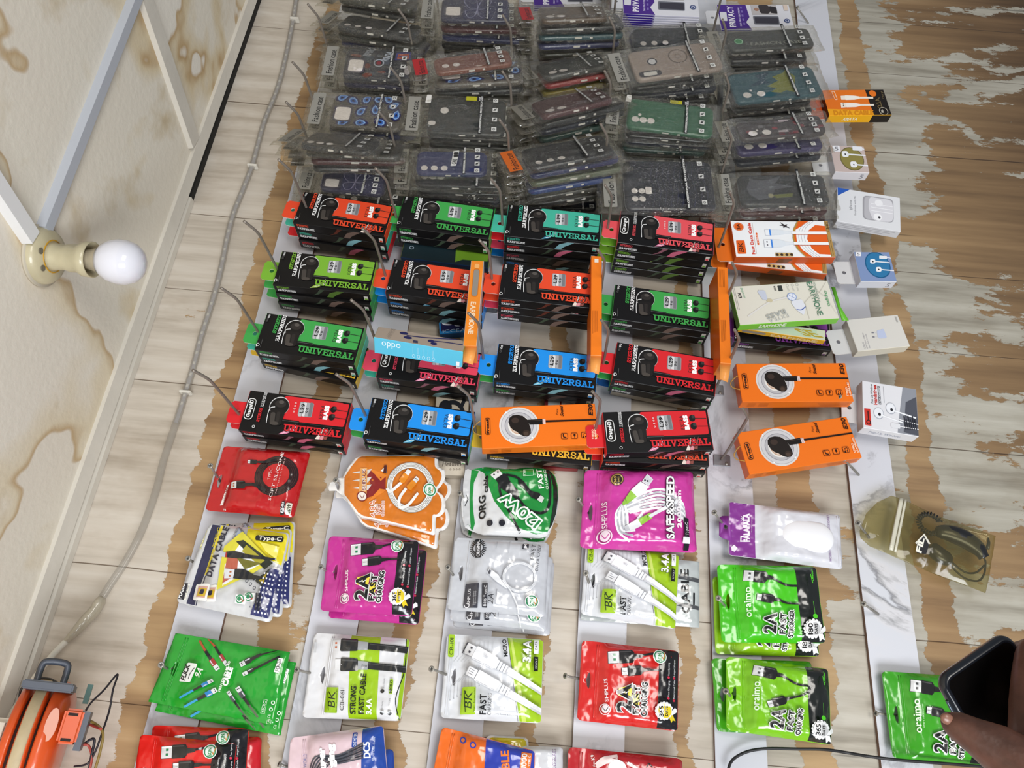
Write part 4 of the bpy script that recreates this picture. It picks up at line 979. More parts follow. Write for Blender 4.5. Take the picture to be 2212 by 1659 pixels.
# --- second column
_o = [(.975, .985), (.985, .85), (1.04, .80), (1.06, .72), (1.03, .62), (.985, .54), (1.04, .49), (1.075, .40), (1.07, .30), (1.03, .24), (.985, .21), (.985, .03), (.94, .01)]
OUT2 = [tuple(p[:2]) for p in spline([Vector((a, b, 0)) for a, b in _o], 4)] + [(.22, .10), (.16, .14), (0, .40), (-.06, .46), (-.13, .45), (-.145, .50), (-.12, .57), (-.07, .63), (.0, .66), (.16, .95), (.20, .985)]
FIL2 = [(.03 + s_ * .935, .025 + t_ * .95) for s_, t_ in OUT2 if s_ > -.02]
def art_orange():
    a = Art([(1480, 960), (2185, 950), (2130, 1650), (1440, 1530)], (.114, .103)); P = 'printed_front'
    a = Art([(1338, 960), (2180, 950), (2145, 1655), (1338, 1545)], (.130, .103)); P = 'printed_front'
    a.clampv = False; a.raw(P, FIL2, '#d5771c')
    a.poly(P, [(1500, 1100), (1680, 1170), (1680, 1300), (1480, 1380), (1560, 1240)], '#8a2320'); a.poly(P, [(1540, 1100), (1690, 1165), (1640, 1215)], '#e8862a'); a.poly(P, [(1530, 1400), (1690, 1290), (1630, 1280)], '#e8862a')
    for s_ in ((1480, 1130), (1480, 1200), (1480, 1265)): a.poly(P, [(s_[0] - 60, s_[1] + 10), (s_[0] + 90, s_[1] - 20), (s_[0] + 60, s_[1] + 30)], '#d9d4d0')
    a.rr(P, [(1478, 1100), (1535, 1100), (1530, 1380), (1470, 1380)], '#e0a05a', .3)
    a.text(P, 'SHPLUS', (1522, 1296), (1522, 1115), 24, '#f6ece2', 2); a.text(P, 'SHPLUS', (1522, 1296), (1522, 1115), 24, '#7a1d1c', 3)
    a.circ(P, (1495, 1345), .0072, '#7a1d1c'); a.circ(P, (1495, 1345), .0058, '#eadfd6'); a.line(P, [(1480, 1335), (1498, 1360), (1512, 1335)], 5, '#7a1d1c', True)
    for st, p0, p1, h in (('4.8A', (1605, 1510), (1600, 1378), 44), ('FAST', (1640, 1490), (1638, 1408), 26), ('CHARGING', (1672, 1510), (1672, 1385), 20)):
        a.text(P, st, p0, p1, h, '#f6f2ee', 2); a.text(P, st, p0, p1, h, '#d5621c', 0)
    a.poly(P, [(1640, 1130), (1690, 1075), (1690, 1150)], '#f0ece6'); a.poly(P, [(1668, 1080), (1690, 1078), (1688, 1150), (1660, 1148)], '#4a1a18')
    for r in (.0305, .0288, .0271, .0254): a.circ(P, (1895, 1270), r + .0009, '#a8a49e', inner=.9, r2=r + .003); a.circ(P, (1895, 1270), r, '#f5f4f2', inner=.955, r2=r + .002)
    a.line(P, [(1700, 1290), (1730, 1305), (1820, 1225)], 24, '#f2f1ef', True); a.line(P, [(1850, 1290), (1800, 1370), (1810, 1440), (1880, 1420), (1960, 1330)], 24, '#f2f1ef', True)
    def plug(x, y, ang, ch):
        c, n = math.cos(math.radians(ang)), math.sin(math.radians(ang)); q = lambda u, v: (x + u * c - v * n, y + u * n + v * c)
        a.rr(P, [q(0, -20), q(48, -20), q(48, 20), q(0, 20)], '#e9e9e9', .1)
        if ch:
            for v in (-11, 4): a.poly(P, [q(14, v), q(24, v), q(24, v + 8), q(14, v + 8)], '#2a2a2a')
        a.rr(P, [q(46, -26), q(125, -26), q(135, 0), q(125, 26), q(46, 26)], '#e38a1c', .12)
    plug(1885, 1120, 124, 0); plug(1962, 1185, 130, 1)
    seal(a, 'certificate_sticker', 2078, 1292)
    return a
add('p2', PP, 'orange pouch with a white scalloped outline and a real white coil, front of two', quad=[(739, 983), (952, 981), (943, 1159), (739, 1131)], h=.034, art=art_orange(), body='#ece9e6', seed=4.2, seals=(), T=.010, wr=.0014, outline=OUT2, hole=(-.045, .56), cuts=(26, 24), s0=.0)
add('p6', PP, 'magenta and black pouch picturing two black plugs, front of two', quad=[(712, 1159), (906, 1169), (890, 1332), (692, 1320)], h=.034, art=art_2a('#191619', '#1c7a4a'), body='#c0308f', seed=5.5, hole=(.11, .52))
def art_061():
    a = Art([(1235, 935), (1905, 975), (1840, 1555), (1145, 1530)], (.128, .108)); P = 'printed_front'
    a.raw(P, clip(clip(rrect(.05), 1, .08, .475), -1, -.06, -.76), '#9cc31c'); a.raw(P, clip(rrect(.05), 1, -.02, .95), '#93b81c')
    a.line(P, [(1880, 975), (1868, 1200), (1810, 1400), (1830, 1553)], 6, '#1a1a1a', True)
    for y, ch in ((1030, 1), (1168, 0)):
        a.rr(P, [(1370 if ch else 1395, y - 38), (1440, y - 40), (1440, y + 36), (1362 if ch else 1393, y + 34)], '#e2e2e4', .06)
        if ch:
            for v in (-22, 8): a.poly(P, [(1392, y + v), (1408, y + v), (1408, y + v + 14), (1392, y + v + 14)], '#d07a5a')
        a.rr(P, [(1435, y - 50), (1555, y - 42), (1555, y + 42), (1430, y + 46)], '#2a2a2a', .15); a.poly(P, [(1445, y - 38), (1545, y - 33), (1545, y - 22), (1445, y - 26)], '#4c4c4c')
        a.poly(P, [(1555, y - 28), (1625, y - 22), (1622, y + 34), (1552, y + 34)], '#a2a4a6'); a.poly(P, [(1625, y - 20), (1895, y + 6), (1885, y + 52), (1620, y + 30)], '#272727'); a.line(P, [(1640, y - 8), (1880, y + 16)], 5, '#4a4a4a')
    a.text(P, 'BK', (1505, 1050), (1455, 1040), 16, '#4a4a4a', 0); a.text(P, '120W', (1580, 1182), (1618, 1184), 15, '#4a4a4a', 0)
    a.rr(P, [(1330, 1322), (1420, 1326), (1405, 1502), (1310, 1498)], '#93b81c', .08); a.text(P, 'BK', (1392, 1465), (1398, 1355), 50, '#1d2a0c', 0, sh=.2); a.text(P, 'Smart Accessories', (1405, 1492), (1412, 1340), 9, '#2a3a14', 0)
    a.line(P, [(1345, 1480), (1340, 1360)], 4, '#1d2a0c')
    a.text(P, 'CB-061', (1455, 1485), (1462, 1345), 27, '#1a1a1a', 0); a.text(P, 'STRONG', (1535, 1508), (1545, 1320), 36, '#1d2410', 1); a.text(P, 'FAST CABLE', (1592, 1508), (1612, 1232), 36, '#1d2410', 1); a.text(P, '3.4A', (1645, 1510), (1650, 1405), 34, '#f4f8ec', 1)
    a.rr(P, [(1775, 1265), (1797, 1267), (1790, 1370), (1765, 1368)], '#93b81c', .4); a.text(P, 'MICRO', (1784, 1362), (1792, 1275), 16, '#20300c', 1)
    for q in ((1722, 1350), (1720, 1500), (1770, 1503)): a.circ(P, q, .0026, '#1a1a1a')
    for x, ya, yb in ((1736, 1325, 1262), (1724, 1480, 1420), (1772, 1480, 1400)): a.text(P, 'Fast Charging', (x, ya), (x + 4, yb), 8, '#44464a', 0)
    a.rr(P, [(1240, 1005), (1258, 1006), (1254, 1080), (1236, 1078)], '#c4c5c8', .2)
    return a
add('p10', PP, 'white pouch with a wide lime panel and two thick black plugs', quad=[(680, 1367), (886, 1380), (866, 1558), (652, 1550)], h=.022, art=art_061(), body='#dcdcdf', seed=6.7, hole=(.145, .50), seals=(.2,))
# --- third column
def art_can():
    a = Art([(215, 850), (985, 850), (985, 1420), (215, 1420)], (.128, .098)); P = 'printed_front'
    a.poly(P, [(300, 868), (400, 852), (560, 880), (640, 882), (720, 850), (850, 868), (900, 880), (955, 930), (975, 1000), (978, 1100), (965, 1200), (930, 1310), (890, 1380), (800, 1395), (660, 1350), (560, 1260), (470, 1140), (425, 1020), (395, 920), (380, 900), (350, 880)], '#1c8a38')
    a.poly(P, [(262, 1300), (280, 1330), (290, 1352), (285, 1200), (270, 1000), (282, 900), (262, 950), (250, 1100), (252, 1200)], '#1c8a38'); a.poly(P, [(292, 872), (350, 885), (310, 980), (300, 1100), (305, 1200), (318, 1300), (300, 1356), (268, 1295), (268, 950)], '#1c8a38')
    a.circ(P, (252, 1105), .0045, '#5a5a5c', .036, inner=.9, n=36); a.poly(P, [(240, 880), (262, 866), (290, 880), (278, 1000), (274, 1100), (276, 1220), (284, 1330), (262, 1300), (238, 1330), (226, 1200), (224, 1000)], '#c9cacc')
    a.line(P, [(250, 1080), (262, 1110), (240, 1160)], 7, '#3a3a3c')
    a.poly(P, [(880, 880), (905, 882), (950, 940), (972, 1020), (976, 1120), (962, 1230), (930, 1320), (905, 1360), (922, 1260), (940, 1150), (940, 1020), (915, 930)], '#1a2a20')
    a.text(P, 'ORG', (402, 1270), (402, 1092), 52, '#14181a', 1); a.text(P, 'cable', (420, 1070), (424, 945), 34, '#14181a', 1)
    a.poly(P, [(440, 940), (505, 886), (540, 940), (480, 980)], '#e0e0e0')
    for q in ((500, 915), (470, 938)): a.circ(P, q, .0012, '#2a2a2a')
    a.poly(P, [(482, 975), (545, 928), (570, 935), (600, 1000), (660, 1060), (665, 1120), (640, 1130), (590, 1090), (520, 1045)], '#161616')
    a.line(P, [(510, 1030), (525, 1100), (580, 1210), (670, 1380)], 18, '#161616', True); a.line(P, [(655, 1115), (740, 1210), (850, 1235), (905, 1170), (912, 1000), (890, 900)], 20, '#141414', True)
    a.line(P, [(575, 940), (650, 960), (700, 1000)], 18, '#141414', True); a.poly(P, [(660, 965), (700, 985), (760, 1060), (830, 1080), (840, 1100), (810, 1135), (760, 1110), (720, 1060), (660, 1010)], '#161616'); a.poly(P, [(838, 1095), (866, 1118), (845, 1158), (808, 1132)], '#d8d8d8')
    a.rr(P, [(700, 888), (780, 880), (782, 940), (698, 948)], '#bfe0c6', .1); a.rr(P, [(704, 892), (776, 885), (778, 936), (702, 943)], '#1c8a38', .1); a.text(P, 'Type-C', (718, 938), (716, 893), 11, '#eaf6ec', 1)
    a.text(P, 'FAST', (862, 1038), (842, 882), 38, '#eef6ee', 1); a.text(P, 'CHARGING', (900, 1048), (878, 890), 20, '#eef6ee', 0)
    d = 6
    for ox, oy in ((-5, 5), (5, -5), (0, 0)): a.text(P, '120W', (838 + ox, 1300 + oy), (560 + ox, 1075 + oy), 78, '#f0f4f0', 2)
    a.text(P, '120W', (838, 1300), (560, 1075), 78, '#17803a', 3)
    for q in ((435, 1315), (533, 1318)): a.circ(P, q, .0042, '#1c1c28')
    return a
COUT = [(.03, .70), (.06, .90), (.12, .97), (.25, 1.0), (.42, .965), (.55, .955), (.68, 1.0), (.84, .97), (.93, .9), (.98, .75), (1.0, .55), (.98, .35), (.93, .15), (.88, .03), (.80, .01), (.5, .03), (.22, .05), (.08, .12), (.03, .16), (.0, .3), (-.01, .5)]
add('p3', PP, 'green and silver pouch shaped like a drink can', quad=[(998, 1010), (1207, 1010), (1207, 1165), (998, 1165)], h=.030, art=art_can(), body='#d6d7d9', seed=7.1, seals=(), T=.011, wr=.0016, outline=COUT, hole=(.05, .50))
def art_silver():
    a = Art([(270, 100), (930, 140), (905, 665), (210, 610)], (.125, .100)); P = 'printed_front'
    c = (430, 188)
    for k in range(26):
        t = k / 26 * 6.283; a.line(P, [(c[0] + 36 * math.cos(t), c[1] + 46 * math.sin(t)), (c[0] + 54 * math.cos(t), c[1] + 66 * math.sin(t))], 6, '#1c1c20')
    a.circ(P, c, .0075, '#1c1c20'); a.circ(P, c, .0062, '#b9bbc2'); a.poly(P, [(414, 122), (450, 122), (446, 258), (412, 256)], '#1c1c20'); a.text(P, 'ORIGINAL', (440, 250), (442, 130), 20, '#e9e9ee', 1)
    a.rr(P, [(345, 432), (436, 434), (425, 606), (324, 600)], '#3b3b44', .03); a.rr(P, [(458, 436), (497, 437), (490, 606), (456, 604)], '#2c2c34', .03)
    a.text(P, 'SHPLUS', (372, 580), (378, 470), 20, '#e9e9ee', 3); a.circ(P, (350, 586), .0034, '#e9e9ee', inner=.7); a.text(P, 'B036 Type-C', (484, 596), (490, 452), 18, '#e9e9ee', 0)
    for x in (400, 412): a.text(P, 'Ingenious Quality', (x, 585), (x + 4, 490), 9, '#c9c9ce', 0)
    a.text(P, '2A', (532, 585), (540, 512), 38, '#2a2a30', 0, sh=.15); a.line(P, [(552, 582), (560, 480)], 3, '#6a6a72')
    a.poly(P, [(490, 368), (505, 335), (528, 350), (512, 380)], '#c9cad0'); a.poly(P, [(497, 366), (508, 342), (520, 350), (508, 376)], '#4a4a52'); a.poly(P, [(526, 345), (570, 380), (600, 430), (640, 470), (625, 475), (560, 430), (512, 385)], '#eceef2')
    for r in (.0225, .0213, .0201): a.circ(P, (720, 395), r, '#aeb0b8', inner=.985, r2=r * .92); a.circ(P, (720, 395), r - .0004, '#e9ebef', inner=.96, r2=(r - .0004) * .92)
    a.line(P, [(600, 420), (660, 500), (700, 590), (715, 670)], 8, '#eceef2', True)
    a.text(P, 'FAST', (820, 275), (832, 168), 27, '#2a2a30', 0); a.text(P, 'DATA CABLE', (848, 350), (870, 170), 20, '#2a2a30', 0); a.rr(P, [(740, 165), (785, 165), (780, 205), (735, 205)], '#2f3038', .2); a.text(P, '1M', (768, 198), (770, 170), 20, '#e9e9ee', 1)
    a.text(P, 'CHARGING', (560, 205), (568, 148), 9, '#8a8c94', 0); a.text(P, 'TRANSMISSION', (645, 232), (655, 150), 9, '#8a8c94', 0)
    seal(a, 'certificate_sticker', 805, 565)
    return a
add('p7', PP, 'silver grey pouch with a printed white coil, front of three', quad=[(983, 1161), (1186, 1173), (1178, 1334), (965, 1317)], h=.034, art=art_silver(), body='#c3c5cb', seed=8.9, hole=(.10, .5))
A101 = art_cb101()
add('p11', PP, 'white and lime pouch with two thick white plugs, lower one on third slat', quad=[(966, 1369), (1174, 1382), (1169, 1563), (951, 1551)], h=.022, art=A101, body='#d9dbe0', seed=9.4, hole=(.10, .48), seals=(.045,))
# --- fourth column
def art_pink():
    a = Art([(1190, 870), (2050, 880), (2085, 1530), (1150, 1490)], (.145, .108)); P = 'printed_front'
    for i in range(7):
        a.line(P, [(1480, 1150), (1420 + i * 14, 1240), (1440 + i * 14, 1380 - i * 6), (1520 + i * 20, 1450 - i * 40)], 17, '#b9bac2' if i % 2 else '#f2f3f6', True)
        a.line(P, [(1470 + i * 10, 1170 + i * 10), (1640, 1075 + i * 22), (1800, 1050 + i * 24), (1950, 1150 + i * 20), (1965, 1290)], 17, '#c2c3ca' if i % 2 else '#f4f5f8', True)
    a.poly(P, [(1615, 995), (1660, 935), (1708, 975), (1670, 1030)], '#dfe0e4'); a.poly(P, [(1625, 990), (1658, 948), (1695, 975), (1665, 1018)], '#cfd0d6')
    for q in ((1640, 985), (1662, 990)): a.circ(P, q, .0012, '#333')if 0 else a.circ(P, q, .0012, '#33333a')
    a.poly(P, [(1530, 1060), (1605, 995), (1672, 1035), (1620, 1090), (1575, 1110)], '#eef0f3'); a.poly(P, [(1468, 1150), (1530, 1060), (1578, 1108), (1510, 1160), (1470, 1176)], '#9acb4a'); a.line(P, [(1490, 1120), (1500, 1150)], 5, '#4a7a22')
    a.poly(P, [(1480, 1345), (1510, 1325), (1530, 1365), (1495, 1382)], '#c9cad0'); a.poly(P, [(1510, 1325), (1590, 1280), (1620, 1335), (1560, 1365), (1525, 1370)], '#eef0f3'); a.poly(P, [(1590, 1285), (1680, 1230), (1708, 1245), (1700, 1275), (1615, 1330)], '#9acb4a'); a.line(P, [(1660, 1250), (1672, 1280)], 5, '#4a7a22'); a.line(P, [(1690, 1255), (1900, 1140)], 26, '#e9ebef')
    a.circ(P, (1425, 975), .0088, '#2a2018'); a.circ(P, (1425, 975), .0080, '#a88a4a', inner=.78); a.text(P, '365', (1420, 1002), (1420, 950), 18, '#c8a860', 1); a.text(P, 'DAYS', (1442, 996), (1442, 956), 12, '#c8a860', 1)
    a.text(P, 'SHPLUS', (1352, 1352), (1352, 1140), 38, '#f6e2ef', 3); a.circ(P, (1332, 1415), .0092, '#f6e2ef', inner=.86); a.circ(P, (1336, 1412), .006, '#f6e2ef', .007); a.line(P, [(1310, 1400), (1336, 1432), (1362, 1402)], 6, '#cf4aa4', True)
    for w_, c_ in ((2, '#17121a'), (1, '#f6f4f6')): a.text(P, 'SAFE&SPEED', (1872, 1440), (1872, 952), 58, c_, w_)
    a.text(P, '2000mm', (1935, 1348), (1930, 1058), 32, '#f3eaf1', 1)
    a.poly(P, [(1958, 1265), (1998, 1272), (2006, 1535), (1962, 1530)], '#15131a'); a.text(P, 'Type-C', (1995, 1410), (1990, 1302), 25, '#f2f2f2', 0); a.rr(P, [(1948, 1425), (2005, 1425), (2008, 1475), (1945, 1475)], '#eceef2', .1)
    return a
add('p4', PP, 'large pink pouch with a white and green cable', quad=[(1263, 1016), (1496, 1019), (1505, 1195), (1252, 1184)], h=.040, art=art_pink(), body='#c93a9c', seed=11.2, T=.016, wr=.0026, hole=(.07, .44), seals=(.12,), s0=.14)
add('p8', PP, 'white and lime pouch with two thick white plugs, under the pink pouch', quad=[(1266, 1173), (1467, 1199), (1459, 1360), (1254, 1327)], h=.022, art=A101, body='#d9dbe0', seed=12.8, hole=(.10, .48), seals=(.045,))
add('p12', PP, 'red and black pouch picturing two black plugs, on the fourth slat', quad=[(1257, 1383), (1466, 1407), (1464, 1580), (1246, 1556)], h=.022, art=art_2a('#17161a', '#1c7a4a'), body='#cf231f', seed=13.1, hole=(.085, .5))
def art_cable():
    a = Art([(1190, 230), (1985, 275), (1985, 735), (1150, 690)], (.155, .085)); P = 'printed_front'
    a.text(P, 'CABLE', (1915, 635), (1905, 335), 52, '#16181a', 1); a.line(P, [(1830, 385), (1984, 408)], 28, '#4a4c50'); a.line(P, [(1830, 575), (1984, 600)], 26, '#4a4c50'); a.rr(P, [(1940, 495), (1952, 495), (1950, 580), (1938, 580)], '#16181a', .2)
    return a
add('p8b', PP, 'translucent grey pouch lettered in black, behind the white and lime one', quad=[(1266, 1190), (1510, 1214), (1510, 1356), (1254, 1340)], h=.012, art=art_cable(), body='#b9bfbf', seed=14.4, seals=(), hole=(.09, .5), T=.004, outline=sq())
# --- fifth column
def art_fal():
    a = Art([(285, 980), (1005, 1070), (1020, 1425), (285, 1330)], (.165, .083)); P = 'printed_front'
    a.raw(P, clip(rrect(.05), -1, 0, -.235), '#84338f')
    a.text(P, 'FALAFALA', (418, 1240), (415, 1062), 34, '#f1e6f2', 2); a.line(P, [(362, 1238), (420, 1238)], 9, '#f1e6f2'); a.line(P, [(362, 1238), (364, 1208), (378, 1208)], 8, '#f1e6f2'); a.text(P, 'charming creativity', (436, 1182), (436, 1078), 8, '#e0c8e2', 0)
    for k in range(5):
        t = math.radians(180 + (k - 2) * 36); a.line(P, [(382, 1092), (382 + 20 * math.cos(t), 1092 + 20 * math.sin(t))], 5, '#f1e6f2')
    a.poly(P, [(300, 1278), (318, 1262), (340, 1285), (320, 1308), (302, 1300)], '#f1e6f2')
    a.text(P, 'MOBILE PHONE ACCESSORIES', (934, 1380), (918, 1078), 15, '#8a6a9a', 0)
    return a
r = add('p13', 'earbud_pouch', 'purple and frosted white pouch with an oval white earbud case inside', quad=[(1574, 1084), (1813, 1114), (1818, 1232), (1574, 1200)], h=.028, art=art_fal(), body='#d5d5dc', seed=15.5, seals=(.96,), hole=None, T=.012, wr=.0022, s0=.28)
bm = bmesh.new(); cl = bm.loops.layers.float_color.new('ink')
sheet(bm, [[(.004, .019), (-.010, .017), (-.014, .013), (-.014, -.013), (-.010, -.016), (.004, -.019)], [(-.0045 + .003 * math.cos(-6.283 * i / 12), .001 + .0035 * math.sin(-6.283 * i / 12)) for i in range(12)]], lambda x, y, f: Vector((x, y, .0012 if f else .0004)), hx('#84338f'), cl)
finish('hang_tab', bm, PAPER, r)
bm = bmesh.new()      # the oval case bulging under the film
prof = []
bmesh.ops.create_uvsphere(bm, u_segments=36, v_segments=16, radius=1)
for v in bm.verts: v.co = Vector((.110 + v.co.x * .026 + (.012 if v.co.x > 0 else -.012) * min(1, abs(v.co.x) * 3), v.co.y * .0235, .0105 + v.co.z * .0075))
for f in bm.faces: f.smooth = True
finish('oval_case', bm, mat('white plastic case', '#eeeef2', .3, coat=.3), r)
add('p14', PP, 'bright green and black pouch, upper one on the fifth slat, front', quad=[(1548, 1220), (1761, 1225), (1783, 1390), (1558, 1388)], h=.030, art=art_green('stronger'), body='#43bb12', seed=16.1, hole=(.085, .52))
add('p15', PP, 'yellow-green and black pouch, lower one on the fifth slat, front', quad=[(1568, 1418), (1788, 1445), (1796, 1610), (1569, 1577)], h=.032, art=art_green('charging'), body='#7cc312', seed=17.9, hole=(.075, .5), T=.012)
add('p16', PP, 'green and black pouch hanging behind the hand and phone', quad=[(1902, 1450), (2120, 1464), (2143, 1655), (1928, 1638)], h=.020, art=art_green('stronger'), body='#3a9a1c', seed=18.3, hole=(.09, .5))
# --- bottom row, cut by the frame
add('p18', PP, 'red and black pouch at the lower frame edge of the first slat, front', quad=[(304, 1586), (513, 1606), (492, 1790), (278, 1765)], h=.036, art=art_2a('#17161a', '#1c7a4a'), body='#d8251f', seed=19.9, hole=(.085, .5))
def art_dc5():
    a = Art([(270, 300), (685, 245), (720, 700), (230, 720)], (.125, .115)); P = 'printed_front'
    a.raw(P, clip(rrect(.05), 1, -.06, .72), '#24479c')
    a.text(P, 'DC5', (625, 402), (622, 325), 30, '#eef2f8', 1); a.text(P, 'Micro-USB-Cable', (642, 418), (648, 300), 9, '#cfd9ee', 0)
    a.rr(P, [(545, 278), (566, 278), (560, 350), (538, 350)], '#24479c', .3); a.text(P, 'ONE METER', (558, 346), (562, 284), 12, '#eef2f8', 0)
    for i in range(7): a.line(P, [(350 + i * 8, 470), (380 + i * 12, 390 + i * 5), (480, 385 + i * 7), (590, 330 + i * 12)], 7, '#2a2c34' if i % 2 else '#4a4c55', True)
    a.text(P, 'super', (424, 470), (418, 352), 26, '#f4f4f6', 2); a.text(P, 'charging', (470, 560), (458, 335), 26, '#f4f4f6', 2); a.text(P, 'NEWWORLD', (335, 480), (338, 375), 14, '#5a6aa8', 0)
    return a
add('p19', PP, 'pale pink and dark blue pouch at the lower frame edge, second slat', quad=[(629, 1594), (828, 1567), (845, 1750), (612, 1775)], h=.034, art=art_dc5(), body='#d9bfc6', seed=20.2, hole=(.07, .45), seals=(.14,))
def art_ob():
    a = Art([(950, 250), (1370, 360), (1360, 760), (860, 700)], (.125, .108)); P = 'printed_front'
    a.raw(P, clip(rrect(.05), 1, .05, .53), '#2f3fa8')
    for q in ((1058, 313), (1106, 336)): a.circ(P, q, .0042, '#2f3fa8'); a.circ(P, q, .0024, '#e8782a')
    a.text(P, 'CABLE', (1272, 520), (1262, 362), 32, '#e8782a', 1); a.rr(P, [(1316, 366), (1358, 372), (1350, 440), (1308, 440)], '#e8782a', .05); a.text(P, '1000', (1334, 436), (1338, 374), 20, '#f4ece6', 1); a.text(P, 'TYPE-C', (1350, 430), (1352, 382), 8, '#f4ece6', 1)
    return a
add('p20', PP, 'orange and blue pouch at the lower frame edge, third slat', quad=[(955, 1570), (1156, 1622), (1150, 1800), (915, 1770)], h=.036, art=art_ob(), body='#e2691c', seed=21.4, hole=(.05, .3), seals=(.12,))
def art_k9():
    a = Art([(1520, 340), (2030, 395), (2040, 820), (1500, 780)], (.15, .115)); P = 'printed_front'
    a.text(P, 'K9', (1640, 402), (1636, 378), 14, '#f4e2e0', 1); a.text(P, 'phone', (1641, 436), (1640, 406), 10, '#f4e2e0', 0)
    for r_ in (30, 58, 86): a.line(P, [(1650 + r_ * .1, 440 - r_ * .2), (1690, 412 - r_ * .35 + 12), (1735, 400 + r_ * .1)] if r_ < 80 else [(1650, 420), (1680, 395), (1735, 385)], 15, '#f2dcda', True)
    a.line(P, [(1790, 420), (1820, 440), (1850, 470)], 14, '#f2dcda', True); a.circ(P, (1740, 445), .012, '#f2f0f0'); a.line(P, [(1870, 436), (1880, 420), (1893, 436)], 5, '#2a1a1a', True)
    return a
add('p21', PP, 'dark red pouch with white signal arcs at the lower frame edge', quad=[(1228, 1613), (1473, 1639), (1478, 1830), (1218, 1812)], h=.030, art=art_k9(), body='#b31f26', seed=22.9, hole=(.07, .45), seals=(.1,))
def art_tl():
    a = Art([(0, 0), (100, 0), (100, 100), (0, 100)], (.10, .07)); P = 'printed_front'
    a.raw(P, [(s * .9 + .05, t * .9 + .05) for s, t in rrect(.12)], '#c9b822'); a.poly(P, [(5, 40), (48, 40), (48, 95), (5, 95)], '#2c2f86'); a.text(P, 'TL', (40, 90), (40, 45), 30, '#e9e2b0', 1)
    return a
add('p22', PP, 'yellow and navy card pouch behind the orange and blue one', quad=[(1050, 1588), (1140, 1592), (1150, 1680), (1040, 1680)], h=.014, art=art_tl(), body='#dcdcdc', seed=23.1, hole=None, seals=(), outline=rrect(.12))
def art_ries():
    a = Art([(0, 0), (100, 0), (100, 100), (0, 100)], (.13, .1)); a.text('printed_front', 'MOBILE PHONE ACCESSORIES', (90, 88), (90, 4), 5, '#8a6a9a', 0); return a
add('p23', PP, 'plain white pouch with small violet lettering at the lower frame edge', quad=[(1060, 1608), (1216, 1614), (1216, 1740), (1060, 1740)], h=.020, art=art_ries(), body='#cfd0d4', seed=24.1, hole=None, seals=())

# --- the pouches hanging behind the front ones
def bh(k, label, **kw):
    c = behind(POU[k], **kw); c.name = POU[k].name; tag(c, label, 'cable pouch', 'cable pouches hanging on the screws'); return c
def recolor(root, body, drop=()):
    for ch in list(root.children):
        if ch.name.split('.')[0] in drop: bpy.data.objects.remove(ch); continue
        if ch.name.startswith(('pouch_body', 'zip_seal')):
            ch.data = ch.data.copy(); at = ch.data.color_attributes['ink']
            at.data.foreach_set('color', list(hx(body)) * len(at.data))
bh('p2', 'orange pouch with a scalloped outline, back one of two, showing at the edges', down=.008, along=-.006, back=.016, rot=-4)
bh('p6', 'magenta and black pouch, back one of two, showing at the lower corner', down=.010, along=-.006, back=.016, rot=-1)
bh('p9', 'flat green pouch, back one of two', down=.008, along=-.010, back=.010, rot=-.5)
bh('p7', 'silver grey pouch, middle one of three', down=.006, along=-.012, back=.014, rot=-2)
bh('p7', 'silver grey pouch, back one of three', down=.010, along=-.018, back=.026, rot=-1)
bh('p3', 'green and silver can-shaped pouch, back one of two', down=-.002, along=-.004, back=.016, rot=-2)
bh('p5', 'white and yellow data cable pouch, second of its bundle', down=.004, along=-.002, back=.010, rot=5)
bh('p5', 'white and yellow data cable pouch, third of its bundle', down=.008, along=.004, back=.020, rot=9)
c = bh('p14', 'yellow-green pouch peeping out under the upper bright green one', down=-.004, along=-.014, back=.014, rot=-1); recolor(c, '#8fc41a')
c = bh('p15', 'green pouch peeping out behind the yellow-green one', down=-.012, along=-.002, back=.016, rot=5); recolor(c, '#46a21c', ('printed_front', 'warranty_badge'))
c = bh('p18', 'black-ended red pouch behind the front one at the lower frame edge', down=.010, along=.012, back=.012, rot=3)
c = bh('p18', 'plain red pouch at the back of the bundle at the lower frame edge', down=.026, along=.002, back=.024, rot=4); recolor(c, '#c41a26', ('printed_front', 'warranty_badge', 'certificate_sticker'))
c = bh('p19', 'dark blue pouch behind the pale pink and blue one, middle', down=.012, along=-.020, back=.013, rot=-3); recolor(c, '#24479c', ('printed_front',))
c = bh('p19', 'dark blue pouch behind the pale pink and blue one, backmost', down=.008, along=-.034, back=.024, rot=-4); recolor(c, '#2a50a8', ('printed_front',))
